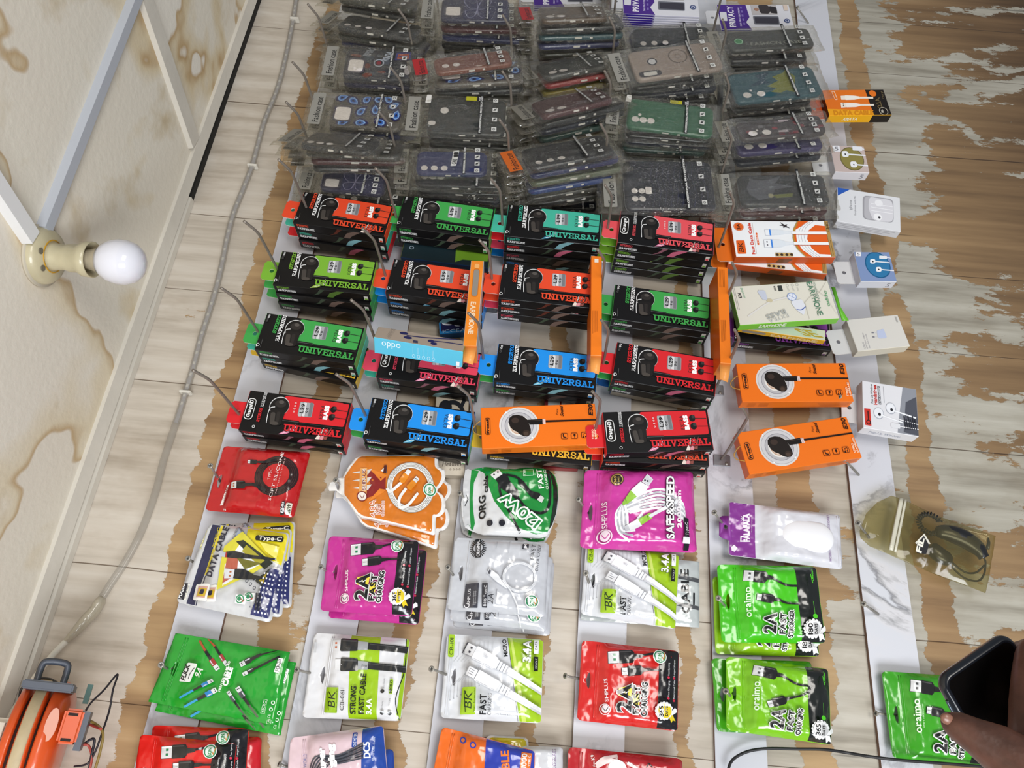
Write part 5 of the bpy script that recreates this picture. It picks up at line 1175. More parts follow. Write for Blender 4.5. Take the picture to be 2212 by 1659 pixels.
# ---------------------------------------------------------------- phone cases in clear bags
def clear_film():
    m, nt, N, K = nodes('clear crinkled film'); nt.nodes.remove(nt.nodes['Principled BSDF']); out = nt.nodes['Material Output']
    tc = N('ShaderNodeTexCoord')
    t = N('ShaderNodeTexNoise', inp={'Scale': 24, 'Detail': 3, 'Roughness': .6, 'Distortion': 1.2}); K(tc.outputs['Object'], t.inputs[0])
    bp = N('ShaderNodeBump', inp={'Strength': .85, 'Distance': .008}); K(t.outputs[0], bp.inputs['Height'])
    tr = N('ShaderNodeBsdfTransparent', inp={0: (.93, .92, .88, 1)})
    gl = N('ShaderNodeBsdfGlossy', inp={'Color': (1, 1, 1, 1), 'Roughness': .07}); K(bp.outputs[0], gl.inputs['Normal'])
    df = N('ShaderNodeBsdfDiffuse', inp={0: hx('#b9b4a6')})
    lw = N('ShaderNodeLayerWeight', inp={0: .14}); K(bp.outputs[0], lw.inputs['Normal'])
    mr = N('ShaderNodeMapRange', inp={'To Min': .055, 'To Max': .6}); K(lw.outputs['Facing'], mr.inputs['Value'])
    a = N('ShaderNodeMixShader', inp={0: .018}); K(tr.outputs[0], a.inputs[1]); K(df.outputs[0], a.inputs[2])
    b = N('ShaderNodeMixShader'); K(mr.outputs[0], b.inputs[0]); K(a.outputs[0], b.inputs[1]); K(gl.outputs[0], b.inputs[2])
    K(b.outputs[0], out.inputs[0]); return m
FILM = clear_film()
CASEM = inkmat('moulded phone case', .35, .25)
_bag = {}
def bag_mesh(seed):
    """crinkled envelope, x 0..1, y -.5..-.5"""
    if seed in _bag: return _bag[seed]
    bm = bmesh.new(); nx, ny = 34, 26; rnd = random.Random(seed); g = {}
    for side in (0, 1):
        for i in range(nx + 1):
            for j in range(ny + 1):
                s = i / nx; t = j / ny; e = max(0, min(1, (s - .12) / .12, (1 - s) / .06)); k = max(0, min(1, t / .12, (1 - t) / .12))
                w = .004 * noise.noise(Vector((s * 3, t * 3, seed * 7.1))) + .0022 * noise.noise(Vector((s * 11, t * 7, seed * 3.3)))
                z = .0065 + w + (1 if side else -1) * (.0004 + .0068 * math.sin(e * 1.5708) * math.sin(k * 1.5708)) + (side * (.0016 * abs(noise.noise(Vector((s * 20, t * 9, seed)))) + .0022 * noise.noise(Vector((s * 2.5 + t, t * 15, seed * 2)))))
                ex = .010 * noise.noise(Vector((t * 4, seed, 3))) if i == nx else .006 * noise.noise(Vector((t * 3, seed, 9))) if i == 0 else 0
                ey = .018 * noise.noise(Vector((s * 5, seed, j))) if j in (0, ny) else 0
                g[side, i, j] = bm.verts.new((s + ex, t - .5 + ey, z))
        for i in range(nx):
            for j in range(ny):
                q = [g[side, i, j], g[side, i + 1, j], g[side, i + 1, j + 1], g[side, i, j + 1]]
                f = bm.faces.new(q if side else q[::-1]); f.smooth = True
    per = [(i, 0) for i in range(nx)] + [(nx, j) for j in range(ny)] + [(i, ny) for i in range(nx, 0, -1)] + [(0, j) for j in range(ny, 0, -1)]
    for a, b in zip(per, per[1:] + per[:1]): bm.faces.new((g[1, a[0], a[1]], g[0, a[0], a[1]], g[0, b[0], b[1]], g[1, b[0], b[1]]))
    me = bpy.data.meshes.new('clear_bag'); bm.to_mesh(me); bm.free(); me.materials.append(FILM); _bag[seed] = me; return me
def case_mesh(L, Wd, col, cams, key, side='#c9c6bf'):
    k = ('case', round(L, 2), round(Wd, 2), col, cams)
    if k in _bag: return _bag[k]
    bm = bmesh.new(); cl = bm.loops.layers.float_color.new('ink'); T = .0095; r = .012
    def ol(d):
        return [(x, y) for cx, cy, a0 in ((r, Wd / 2 - r, 90), (r, -Wd / 2 + r, 180), (L - r, -Wd / 2 + r, 270), (L - r, Wd / 2 - r, 0)) for x, y in [(cx + (r - d) * math.cos(math.radians(a0 + 15 * q)), cy + (r - d) * math.sin(math.radians(a0 + 15 * q))) for q in range(7)]]
    rings = [[bm.verts.new((x, y, z)) for x, y in ol(d)] for d, z in ((.0012, 0), (0, .0015), (0, T - .003), (.0012, T - .0008), (.004, T))]
    n = len(rings[0])
    for a, b in zip(rings, rings[1:]):
        for i in range(n): bm.faces.new((a[i], a[(i + 1) % n], b[(i + 1) % n], b[i])).smooth = True
    bm.faces.new(rings[-1]); bm.faces.new(rings[0][::-1])
    for f in bm.faces:
        for l in f.loops: l[cl] = hx(col)
    # speaker and charging slots cut in the long side
    for x0, x1 in ((.42, .50), (.60, .63)):
        vs = [bm.verts.new(p) for p in ((x0 * L, -Wd / 2 - .0003, .003), (x1 * L, -Wd / 2 - .0003, .003), (x1 * L, -Wd / 2 - .0003, .0062), (x0 * L, -Wd / 2 - .0003, .0062))]
        f = bm.faces.new(vs)
        for l in f.loops: l[cl] = hx(side)
    me = bpy.data.meshes.new('phone_case'); bm.to_mesh(me); bm.free(); me.materials.append(CASEM); _bag[k] = me; return me
WHT = '#cfc9c6'
def cams(a, P, kind):
    C = lambda s, t, r, c=WHT, **k: a.circ(P, (s * 100, (1 - t) * 100), r, c, **k)
    R = lambda s0, t0, s1, t1, c=WHT, f=.3: a.rr(P, [(s0 * 100, (1 - t1) * 100), (s1 * 100, (1 - t1) * 100), (s1 * 100, (1 - t0) * 100), (s0 * 100, (1 - t0) * 100)], c, f)
    if kind == 'square': R(.05, .12, .31, .62, '#4a4550'); R(.075, .17, .285, .57, '#d9d2cf')
    elif kind == 'three': [C(s, .22, .0058) for s in (.12, .26, .40)]
    elif kind == 'stack3': [C(s, .28, .0066) for s in (.10, .19, .28)]; C(.145, .45, .003)
    elif kind == 'two': [C(s, .22, .0078, r2=.0066) for s in (.14, .30)]; C(.2, .36, .0022)
    elif kind == 'hex': [C(s, t, .0055) for s, t in ((.11, .20), (.19, .20), (.11, .36), (.19, .36))]; R(.23, .30, .30, .44, '#cfc9c6', .3)
    elif kind == 'ovals': R(.04, .06, .29, .26, '#2c2b33', .35); R(.09, .09, .24, .22, '#c9c6c2', .2); C(.235, .55, .009, '#2c2b33'); C(.235, .55, .0066, '#bdbcc0')
    elif kind == 'dots': C(.21, .63, .0072); R(.02, .2, .11, .32, WHT, .45)
    elif kind == 'brown': [C(s, .36, .006) for s in (.14, .28)]; R(.52, .05, .60, .13, '#b9a59a', .4)
CASES = {  # name: (colour, camera holes, words)
 'sticker': ('#2e3038', 'square', 'sticker-patterned'), 'eyes': ('#55504a', 'square', 'smoky blue-teardrop'), 'butterfly': ('#2b2a45', 'square', 'clear navy butterfly'),
 'dark': ('#1b1d21', 'three', 'dark grey'), 'grey': ('#2e2e2a', 'two', 'grey'), 'black': ('#131418', 'stack3', 'black'), 'brown': ('#6e3a26', 'brown', 'brown leather-look'), 'charcoal': ('#262928', 'dots', 'charcoal'),
 'navy': ('#232a58', 'three', 'navy blue'), 'wood': ('#4c3a28', 'two', 'wood-brown'), 'teal': ('#1c4650', 'two', 'teal'), 'maroon': ('#421a20', 'two', 'maroon'), 'red': ('#8c2f30', 'two', 'red and gold'), 'yellow': ('#8f8420', 'two', 'yellow'),
 'tan': ('#7a6c4c', 'two', 'tan'), 'blue': ('#223c78', 'two', 'blue'), 'multi': ('#5a6150', 'two', 'grey-green marbled'), 'beige': ('#8f8178', 'ovals', 'beige'), 'green': ('#1e5a3c', 'stack3', 'dark green'), 'hex': ('#1c1e2a', 'hex', 'large midnight blue'),
 'leaf': ('#1f4a54', 'two', 'teal and yellow'), 'pixel': ('#3d3638', 'two', 'red pixel-patterned'), 'violet': ('#36305c', 'two', 'dark violet'), 'smoke': ('#26282a', 'none', 'black grey-swirled'), 'olive': ('#26271f', 'none', 'dark olive'), 'midnight': ('#141a2c', 'stack3', 'midnight blue'), 'bottle': ('#17403c', 'stack3', 'bottle green')}
def case_art(kind, L, Wd, top):
    a = Art([(0, 0), (100, 0), (100, 100), (0, 100)], (L, Wd)); P = 'case_print'; rnd = random.Random(kind)
    pt = lambda s, t: (s * 100, (1 - t) * 100)
    if kind == 'eyes':
        for i, (s, t, g) in enumerate(((.12, .9, 20), (.28, .82, -30), (.47, .88, 60), (.64, .9, 0), (.42, .48, 50), (.62, .55, 100), (.86, .72, 30), (.92, .42, 80), (.72, .18, 150), (.44, .12, 0), (.2, .08, 20), (.78, .9, 140))):
            c, n = math.cos(math.radians(g)), math.sin(math.radians(g))
            for k, (w, col) in enumerate(((1.45, '#26244f'), (1, '#7fa6d6'), (.72, '#2f5fae'), (.34, '#15183a'))):
                pts = [(s + (u * c - v * n) * w * .085, t + (u * n + v * c) * w * .17) for u, v in ((1, 0), (.55, .45), (-.1, .62), (-.62, .35), (-.75, -.1), (-.4, -.5), (.1, -.52), (.55, -.3))]
                a.raw(P, [(min(.985, max(.015, x)), min(.98, max(.02, y))) for x, y in pts], col)
    if kind == 'sticker':
        for i in range(26):
            s, t = rnd.uniform(.06, .92), rnd.uniform(.08, .9); c = rnd.choice(['#4a4f58', '#22242c', '#5a5660', '#3a4450', '#6a3a30', '#30354a'])
            a.circ(P, pt(s, t), rnd.uniform(.004, .008), c, rnd.uniform(.003, .007), n=10)
        a.circ(P, pt(.5, .5), .0095, '#9aa0aa', inner=.75); a.circ(P, pt(.5, .5), .0045, '#7a3038'); a.raw(P, [(.72, .62), (.95, .66), (.94, .92), (.73, .88)], '#3b3a78'); a.raw(P, [(.75, .66), (.92, .69), (.91, .86), (.76, .83)], '#a04a30'); a.raw(P, [(.77, .74), (.9, .76), (.9, .80), (.77, .78)], '#3b3a78')
        a.text(P, 'PEPERO', pt(.34, .70), pt(.42, .98), 9, '#8a8f98', 1); a.text(P, 'WINDA', pt(.62, .55), pt(.68, .88), 9, '#9aa0a8', 1); a.circ(P, pt(.93, .3), .006, '#b0aab0', .012)
    if kind == 'butterfly':
        a.raw(P, [(.33, .03), (.97, .03), (.97, .97), (.33, .97)], '#2c2c52')
        for sx in (1, -1):
            a.line(P, [pt(.53, .5), pt(.53 + .05 * sx + .02, .95), pt(.53 + .2 * sx, .9), pt(.53 + .12 * sx, .55), pt(.53, .5)], 1.0, '#8c8aa8', True); a.line(P, [pt(.53, .5), pt(.53 + .17 * sx, .4), pt(.53 + .12 * sx, .1), pt(.53 + .03 * sx, .2), pt(.53, .5)], 1.0, '#8c8aa8', True)
        a.line(P, [pt(.5, .2), pt(.56, .8)], 1.2, '#8c8aa8')
    if kind == 'leaf':
        a.raw(P, [(.42, .25), (.50, .35), (.40, .45), (.55, .60), (.50, .75), (.64, .85), (.68, .95), (.76, .7), (.72, .4), (.68, .15), (.6, .25), (.52, .18)], '#70762a'); a.raw(P, [(.2, .5), (.35, .7), (.3, .85), (.5, .95), (.4, .7), (.45, .55)], '#16384a')
    if kind == 'pixel':
        for i in range(44):
            s, t = rnd.randrange(0, 18) / 19 + .02, rnd.randrange(0, 8) / 9 + .05; c = rnd.choice(['#7a3038', '#8c3a44', '#6a5a60', '#a59aa0', '#5a2a34', '#4a4648'] if .35 < s < .75 else ['#4a4648', '#6a6468', '#35302f', '#7a3a40'])
            a.raw(P, [(s, t), (s + .06, t), (s + .06, t + .13), (s, t + .13)], c)
    if kind == 'smoke': a.raw(P, [(.08, .55), (.14, .85), (.3, .8), (.5, .95), (.42, .7), (.62, .6), (.4, .5), (.35, .25), (.2, .15), (.1, .35)], '#4c4e56'); a.raw(P, [(.36, .32), (.6, .38), (.58, .26), (.4, .22)], '#5f6428'); a.circ(P, pt(.34, .3), .0045, '#8a8668')
    if kind == 'charcoal': a.circ(P, pt(.63, .5), .019, '#2c2f2e', inner=.95)
    if kind == 'beige': a.circ(P, pt(.54, .62), .0175, '#6a5e58', inner=.86); a.circ(P, pt(.54, .62), .006, '#7d716a', inner=.7)
    if kind == 'hex':
        for i in range(10): a.line(P, [pt(.3 + i * .065, .06), pt(.34 + i * .065, .35), pt(.30 + i * .065, .65), pt(.34 + i * .065, .94)], .7, '#33354a')
    cams(a, P, CASES[kind][1])
    if kind in ('olive',): a.text('side_words', 'FASHION CASE', pt(.25, .20), pt(.85, .20), 16, '#8c8c80', 0); a.circ('side_words', pt(.12, .45), .0085, '#2a7a44'); a.circ('side_words', pt(.12, .45), .0075, '#bfe0c4', inner=.9)
    return a
WHITEINK = {}
def bagged(kind, L, Wd, seed, top=True, head='silver', text=True, sticker=None):
    col, cm, words = CASES[kind]; r = empty('bagged_phone_case')
    c = link('phone_case', case_mesh(L, Wd, col, cm, kind), r)
    a = case_art(kind, L, Wd, top)
    k = (kind, round(L, 3), round(Wd, 3))
    if k not in WHITEINK: WHITEINK[k] = a.build(r, face_map(L, Wd, .0095), PAPER, step=.00005, base=.0001)
    else:
        for o in WHITEINK[k]: o2 = o.copy(); COL.objects.link(o2); o2.parent = r
    b = link('clear_bag', bag_mesh(seed % 5), r); b.location = (-.046, 0, -.0015); b.scale = (L + .062, Wd + .018, 1)
    ka = ('overprint', round(L, 3), round(Wd, 3), head, sticker, text)
    if ka not in WHITEINK:
        BL, BW = L + .062, Wd + .018; q = Art([(0, 0), (BL * 1e4, 0), (BL * 1e4, BW * 1e4), (0, BW * 1e4)], (BL, BW)); M_ = 1e4
        H = lambda x, y: ((x + .046) * M_, (BW / 2 - y) * M_)
        if head: q.rr('header_foil', [H(-.036, BW * .40), H(-.014, BW * .40), H(-.014, -BW * .40), H(-.036, -BW * .40)], {'silver': '#8f8d86', 'red': '#b02228', 'orange': '#d8691c', 'clear': '#86837a'}[head], .1)
        if text:
            q.text('header_foil' if head else 'lettering', 'Fashion case', H(-.018, -BW * .34), H(-.018, BW * .30), 105, '#1b1b1b', 3)
            q.poly('label_strip', [H(L * .665, BW * .48), H(L * .70, BW * .48), H(L * .70, -BW * .46), H(L * .665, -BW * .46)], '#17171b')
            q.text('label_strip', 'PROFESSIONAL PROTECTION', H(L * .694, -BW * .42), H(L * .694, BW * .42), 30, '#d8d8d4', 1)
            for i in range(4):
                y = BW * (.34 - i * .225); x = L * .86
                q.poly('icon_print', [H(x - .004, y + .0045), H(x + .0045, y + .0045), H(x + .0045, y - .0045), H(x - .004, y - .0045)], '#c6c6c2')
                q.circ('icon_print', H(x, y), .002, '#2a2a2a') if i % 3 else q.circ('icon_print', H(x, y), .0024, '#2a2a2a', inner=.6)
                if i in (1, 2): q.line('icon_print', [H(x - .002, y - .002), H(x + .0025, y + .0025)], 12, '#2a2a2a')
        if sticker == 'barcode':
            q.rr('barcode_sticker', [H(L * .52, Wd * .40), H(L * .60, Wd * .42), H(L * .57, -Wd * .26), H(L * .49, -Wd * .28)], '#c9c9c6', .05)
            for i in range(7): q.line('barcode_sticker', [H(L * .535, Wd * (.34 - i * .035)), H(L * .58, Wd * (.35 - i * .035))], 12 + i % 3 * 8, '#222222')
            q.text('barcode_sticker', 'CASE', H(L * .56, -Wd * .2), H(L * .575, Wd * .02), 70, '#222222', 1)
        if sticker == 'yellow':
            q.poly('yellow_sticker', [H(L * .48, Wd * .5), H(L * .62, Wd * .5), H(L * .62, Wd * .38), H(L * .48, Wd * .38)], '#a8a51c'); q.poly('yellow_sticker', [H(L * .625, Wd * .5), H(L * .70, Wd * .5), H(L * .70, Wd * .38), H(L * .625, Wd * .38)], '#141414'); q.text('yellow_sticker', 'CASE', H(L * .695, Wd * .39), H(L * .695, Wd * .49), 60, '#d0d0d0', 1)
            q.rr('size_sticker', [H(.004 - .008, Wd * .5), H(.004, Wd * .5), H(.004, Wd * .26), H(-.006, Wd * .26)], '#d6d4d0', .2)
        WHITEINK[ka] = q.build(r, lambda s, t, l: Vector((s * BL - .046, (t - .5) * BW, .0145 + l * .5 if s * BL > .036 else .0105 + l * .5)), PAPER, step=.00006, base=.0002)
    else:
        for o in WHITEINK[ka]: o2 = o.copy(); COL.objects.link(o2); o2.parent = r
    return r
STACKS = [  # place words, quad, h, tilt, spacing, [(kind, rot)], header, sticker
 ('top left stack', [(742, 24), (905, 50), (900, 82), (738, 62)], .125, -22, .0170, [('dark', -2), ('charcoal', -4), ('navy', -3), ('black', -2), ('grey', -1), ('olive', 2)], 'clear', None),
 ('upper left corner stack', [(745, -40), (905, -12), (905, 26), (742, 8)], .120, -22, .018, [('olive', -2), ('dark', -3)], 'clear', None),
 ('second column stack at top edge', [(956, -8), (1103, -2), (1098, 46), (950, 44)], .135, -4, .0185, [('butterfly', 0), ('maroon', 1), ('navy', -2), ('black', -3), ('dark', 1)], 'silver', 'yellow'),
 ('first column sticker-pattern stack', [(746, 101), (894, 111), (892, 172), (742, 167)], .125, 0, .016, [('sticker', 0), ('butterfly', -1), ('dark', -2)], 'silver', None),
 ('first column blue teardrop stack', [(719, 203), (872, 213), (868, 281), (711, 271)], .115, 0, .0165, [('eyes', 0), ('navy', -1), ('black', -3)], 'silver', None),
 ('slanting first column stack', [(664, 284), (812, 296), (815, 324), (662, 310)], .150, -30, .0175, [('dark', -4), ('grey', 4), ('maroon', 12), ('black', 12)], 'clear', None),
 ('stack just above first black boxes', [(697, 366), (835, 380), (828, 420), (690, 410)], .075, 0, .016, [('butterfly', 0), ('dark', -2), ('maroon', -3)], 'clear', None),
 ('second column stack fronted by brown', [(937, 121), (1099, 99), (1106, 142), (939, 162)], .150, -12, .0185, [('brown', 0), ('eyes', -8), ('dark', -9), ('olive', -10)], 'red', None),
 ('second column stack fronted by charcoal', [(929, 209), (1096, 218), (1089, 291), (919, 286)], .125, 0, .0165, [('charcoal', 0), ('black', 0), ('dark', -1)], 'silver', 'yellow'),
 ('second column stack fronted by navy', [(904, 323), (1053, 327), (1051, 377), (895, 375)], .110, -3, .0165, [('navy', 0), ('black', -1), ('dark', -2), ('midnight', -3), ('olive', -3)], 'clear', 'barcode'),
 ('third column stack at top edge', [(1165, 14), (1308, 8), (1308, 42), (1166, 44)], .150, -22, .0185, [('wood', 2), ('dark', 1), ('teal', 0), ('navy', 1), ('olive', 1), ('maroon', 2)], 'red', None),
 ('third column red-and-gold stack', [(1165, 140), (1300, 112), (1308, 140), (1170, 165)], .125, -24, .0180, [('grey', 0), ('red', -1), ('yellow', -4), ('dark', -2)], 'clear', None),
 ('third column stack fronted by maroon', [(1155, 222), (1305, 185), (1312, 215), (1162, 250)], .145, -26, .0180, [('maroon', 0), ('dark', 0), ('midnight', 1), ('bottle', -2), ('tan', -4), ('midnight', -4)], 'clear', None),
 ('third column stack with orange header', [(1132, 326), (1305, 292), (1312, 328), (1140, 360)], .145, -22, .0178, [('dark', 0), ('navy', 0), ('multi', -2), ('blue', -3), ('grey', -3), ('black', -5)], 'orange', None),
 ('low spot above teal box', [(1190, 404), (1290, 404), (1290, 452), (1190, 452)], .030, 0, .016, [('midnight', 0)], None, None),
 ('fourth column under purple cards', [(1366, 62), (1532, 56), (1540, 98), (1368, 104)], .085, 0, .0165, [('dark', 0), ('navy', 0)], 'silver', None),
 ('fourth column stack fronted by beige', [(1366, 114), (1551, 85), (1553, 149), (1365, 172)], .150, 0, .0185, [('beige', 0), ('black', -2), ('midnight', -3), ('black', -6), ('bottle', -9)], 'silver', None),
 ('fourth column stack fronted by green', [(1357, 210), (1542, 232), (1541, 296), (1354, 273)], .125, 0, .0175, [('green', 0), ('black', 3), ('midnight', 5), ('bottle', 5), ('grey', 5)], 'silver', 'yellow'),
 ('fourth column lowest stack', [(1351, 347), (1542, 347), (1542, 455), (1345, 450)], .105, 0, .0165, [('hex', 0), ('black', -1), ('dark', 0)], 'silver', None),
 ('fifth column top stack', [(1572, 66), (1748, 58), (1758, 100), (1574, 112)], .115, -4, .0180, [('olive', 0), ('black', -3), ('dark', -2)], 'clear', None),
 ('fifth column teal stack', [(1580, 164), (1764, 138), (1769, 206), (1582, 219)], .105, 0, .0200, [('leaf', 0), ('black', 0), ('dark', -1)], 'clear', None),
 ('fifth column pixel-pattern stack', [(1587, 261), (1774, 243), (1783, 289), (1603, 303)], .120, -6, .0235, [('pixel', 0), ('violet', -1), ('midnight', 0)], 'clear', None),
 ('fifth column swirl-pattern stack', [(1593, 377), (1783, 377), (1791, 441), (1603, 444)], .095, 0, .0200, [('smoke', 0), ('maroon', 0), ('maroon', -1)], 'silver', None)]
POSN = ['front', 'second', 'third', 'fourth', 'fifth', 'sixth']
rnd = random.Random(3)
for si, (words, q, h, tilt, sp, items, head, stk) in enumerate(STACKS):
    size0 = frame(q, h)[1:3]
    for i, (kind, rot) in enumerate(items):
        L, Wd = size0 if i == 0 else (.150 + .004 * (i % 3), .074)
        if tilt < -15: Wd = .074
        L = round(L, 3); Wd = round(Wd, 3)
        r = bagged(kind, L, Wd, si * 3 + i * 2, i == 0, head if i == 0 else ('clear' if i % 2 else 'silver') if tilt > -15 else 'clear', True, stk if i == 0 else ('yellow' if i == 1 and si == 2 else None))
        hh = max(.0, 0)
        M = frame(q, h, .0095, 0)[0]
        M = Matrix.Translation((rnd.uniform(-.002, .002) * (i > 0), 0, 0)) @ Matrix.Translation((0, min(i * sp, max(0, h - .022)) if i * sp < h - .02 else h - .022 + i * .0005, rnd.uniform(-.002, .002) * (i > 0))) @ M @ Matrix.Translation((0, 0, .0095)) @ Matrix.Rotation(math.radians(tilt), 4, 'X') @ Matrix.Translation((0, 0, -.0095)) @ Matrix.Rotation(math.radians(rot), 4, 'Z')
        place(r, M)
        tag(r, '%s phone case, clear bag, %s in %s' % (CASES[kind][2], POSN[i], words), 'phone case', 'phone cases in clear bags')
for (x, y, hh, kd, lab) in ((1553, 196, .075, 'dark', 'dark phone case in a clear bag, edge-on between the fourth and fifth columns'), (1320, -60, .085, 'wood', 'brown phone case in a clear bag, edge-on at the top edge beside purple cards')):
    r = bagged(kd, .150, .074, 3, True, None, False, None); o_ = px(x, y, hh); d_ = (px(x - 12, y + 235, hh) - o_).normalized(); w_ = Vector((0, -1, 0)); z_ = d_.cross(w_)
    place(r, Matrix(((d_.x, w_.x, z_.x, o_.x), (d_.y, w_.y, z_.y, o_.y), (d_.z, w_.z, z_.z, o_.z), (0, 0, 0, 1)))); tag(r, lab, 'phone case', 'phone cases in clear bags')
# --- screen protector cards
def privacy_art():
    a = Art([(1120, 0), (1790, 0), (1790, 185), (1120, 155)], (.150, .075)); P = 'printed_front'
    a.raw(P, [(0, 0), (.42, 0), (.36, .3), (.42, .5), (.40, 1), (0, 1)], '#4a2b86')
    a.text(P, 'PRIVACY', (1240, 142), (1246, 14), 46, '#eceaf2', 1); a.text(P, '360 PROTECTION', (1290, 140), (1298, 22), 13, '#c9c0e0', 1)
    for i in range(5): a.rr(P, [(1306, 118 - i * 26), (1322, 118 - i * 26), (1322, 132 - i * 26), (1306, 132 - i * 26)], '#7a6ab0', .1)
    a.rr(P, [(1132, 48), (1185, 50), (1180, 105), (1130, 102)], '#d9d8e0', .1)
    a.rr(P, [(1410, -75), (1650, -72), (1645, -5), (1408, -8)], '#8e9096', .08); a.rr(P, [(1405, 0), (1650, 0), (1648, 72), (1402, 70)], '#b9b4b4', .05)
    a.rr(P, [(1470, 4), (1560, 2), (1600, 30), (1560, 66), (1480, 62)], '#3b3536', .3); a.circ(P, (1450, 34), .005, '#a07a66'); a.rr(P, [(1580, 10), (1650, 20), (1648, 66), (1580, 60)], '#2e2a2c', .2)
    a.rr(P, [(1405, 78), (1650, 84), (1645, 142), (1402, 132)], '#6d6f78', .15); a.rr(P, [(1415, 86), (1640, 92), (1636, 136), (1412, 126)], '#3c3a44', .1)
    a.circ(P, (1730, 118), .0062, '#3a4a7a'); a.circ(P, (1730, 118), .004, '#b9bcd0'); a.circ(P, (1730, 118), .002, '#2a3a6a'); a.rr(P, [(1725, 0), (1770, 0), (1770, 45), (1724, 45)], '#d8c6b8', .1)
    return a
PA = privacy_art(); _pc = None
def privacy(q, h, n, dt, where):
    global _pc
    M = frame(q, h, .003)[0]
    for i in range(n):
        if _pc is None:
            r = _pc = empty('screen_protector_card'); carton(r, 'card_body', .150, .075, .003, '#d9d9e0', '#c9c8d8', '#d9d9e0', bev=.0003)
            PA.build(r, face_map(.150, .075, .003), CARD, step=.00005, base=.0001); tab(r, '#d6d6da', .040, .026, z=.001)
            b = Art([(0, 0), (100, 0), (100, 100), (0, 100)], (.15, .003)); b.poly('printed_side', [(0, 2), (42, 2), (38, 98), (0, 98)], '#3a2a8a'); b.build(r, side_map(.150, .075, .003), CARD)
        else: r = clone(_pc)
        place(r, Matrix.Translation((-.001 * i, i * dt, 0)) @ M)
        tag(r, 'purple and white screen protector card, %s, %s' % (['front one', 'second one', 'third one', 'fourth one', 'fifth one', 'sixth one'][i], where), 'screen protector', 'purple and white screen protector cards')
privacy([(1345, -32), (1515, -26), (1513, 45), (1345, 37)], .090, 6, .0045, 'fourth column at the top edge')
privacy([(1550, 8), (1720, 12), (1724, 64), (1556, 66)], .045, 1, .005, 'fifth column at the top edge')
privacy([(1152, -36), (1290, -34), (1292, 12), (1152, 14)], .050, 2, .005, 'behind the third column at the top edge')
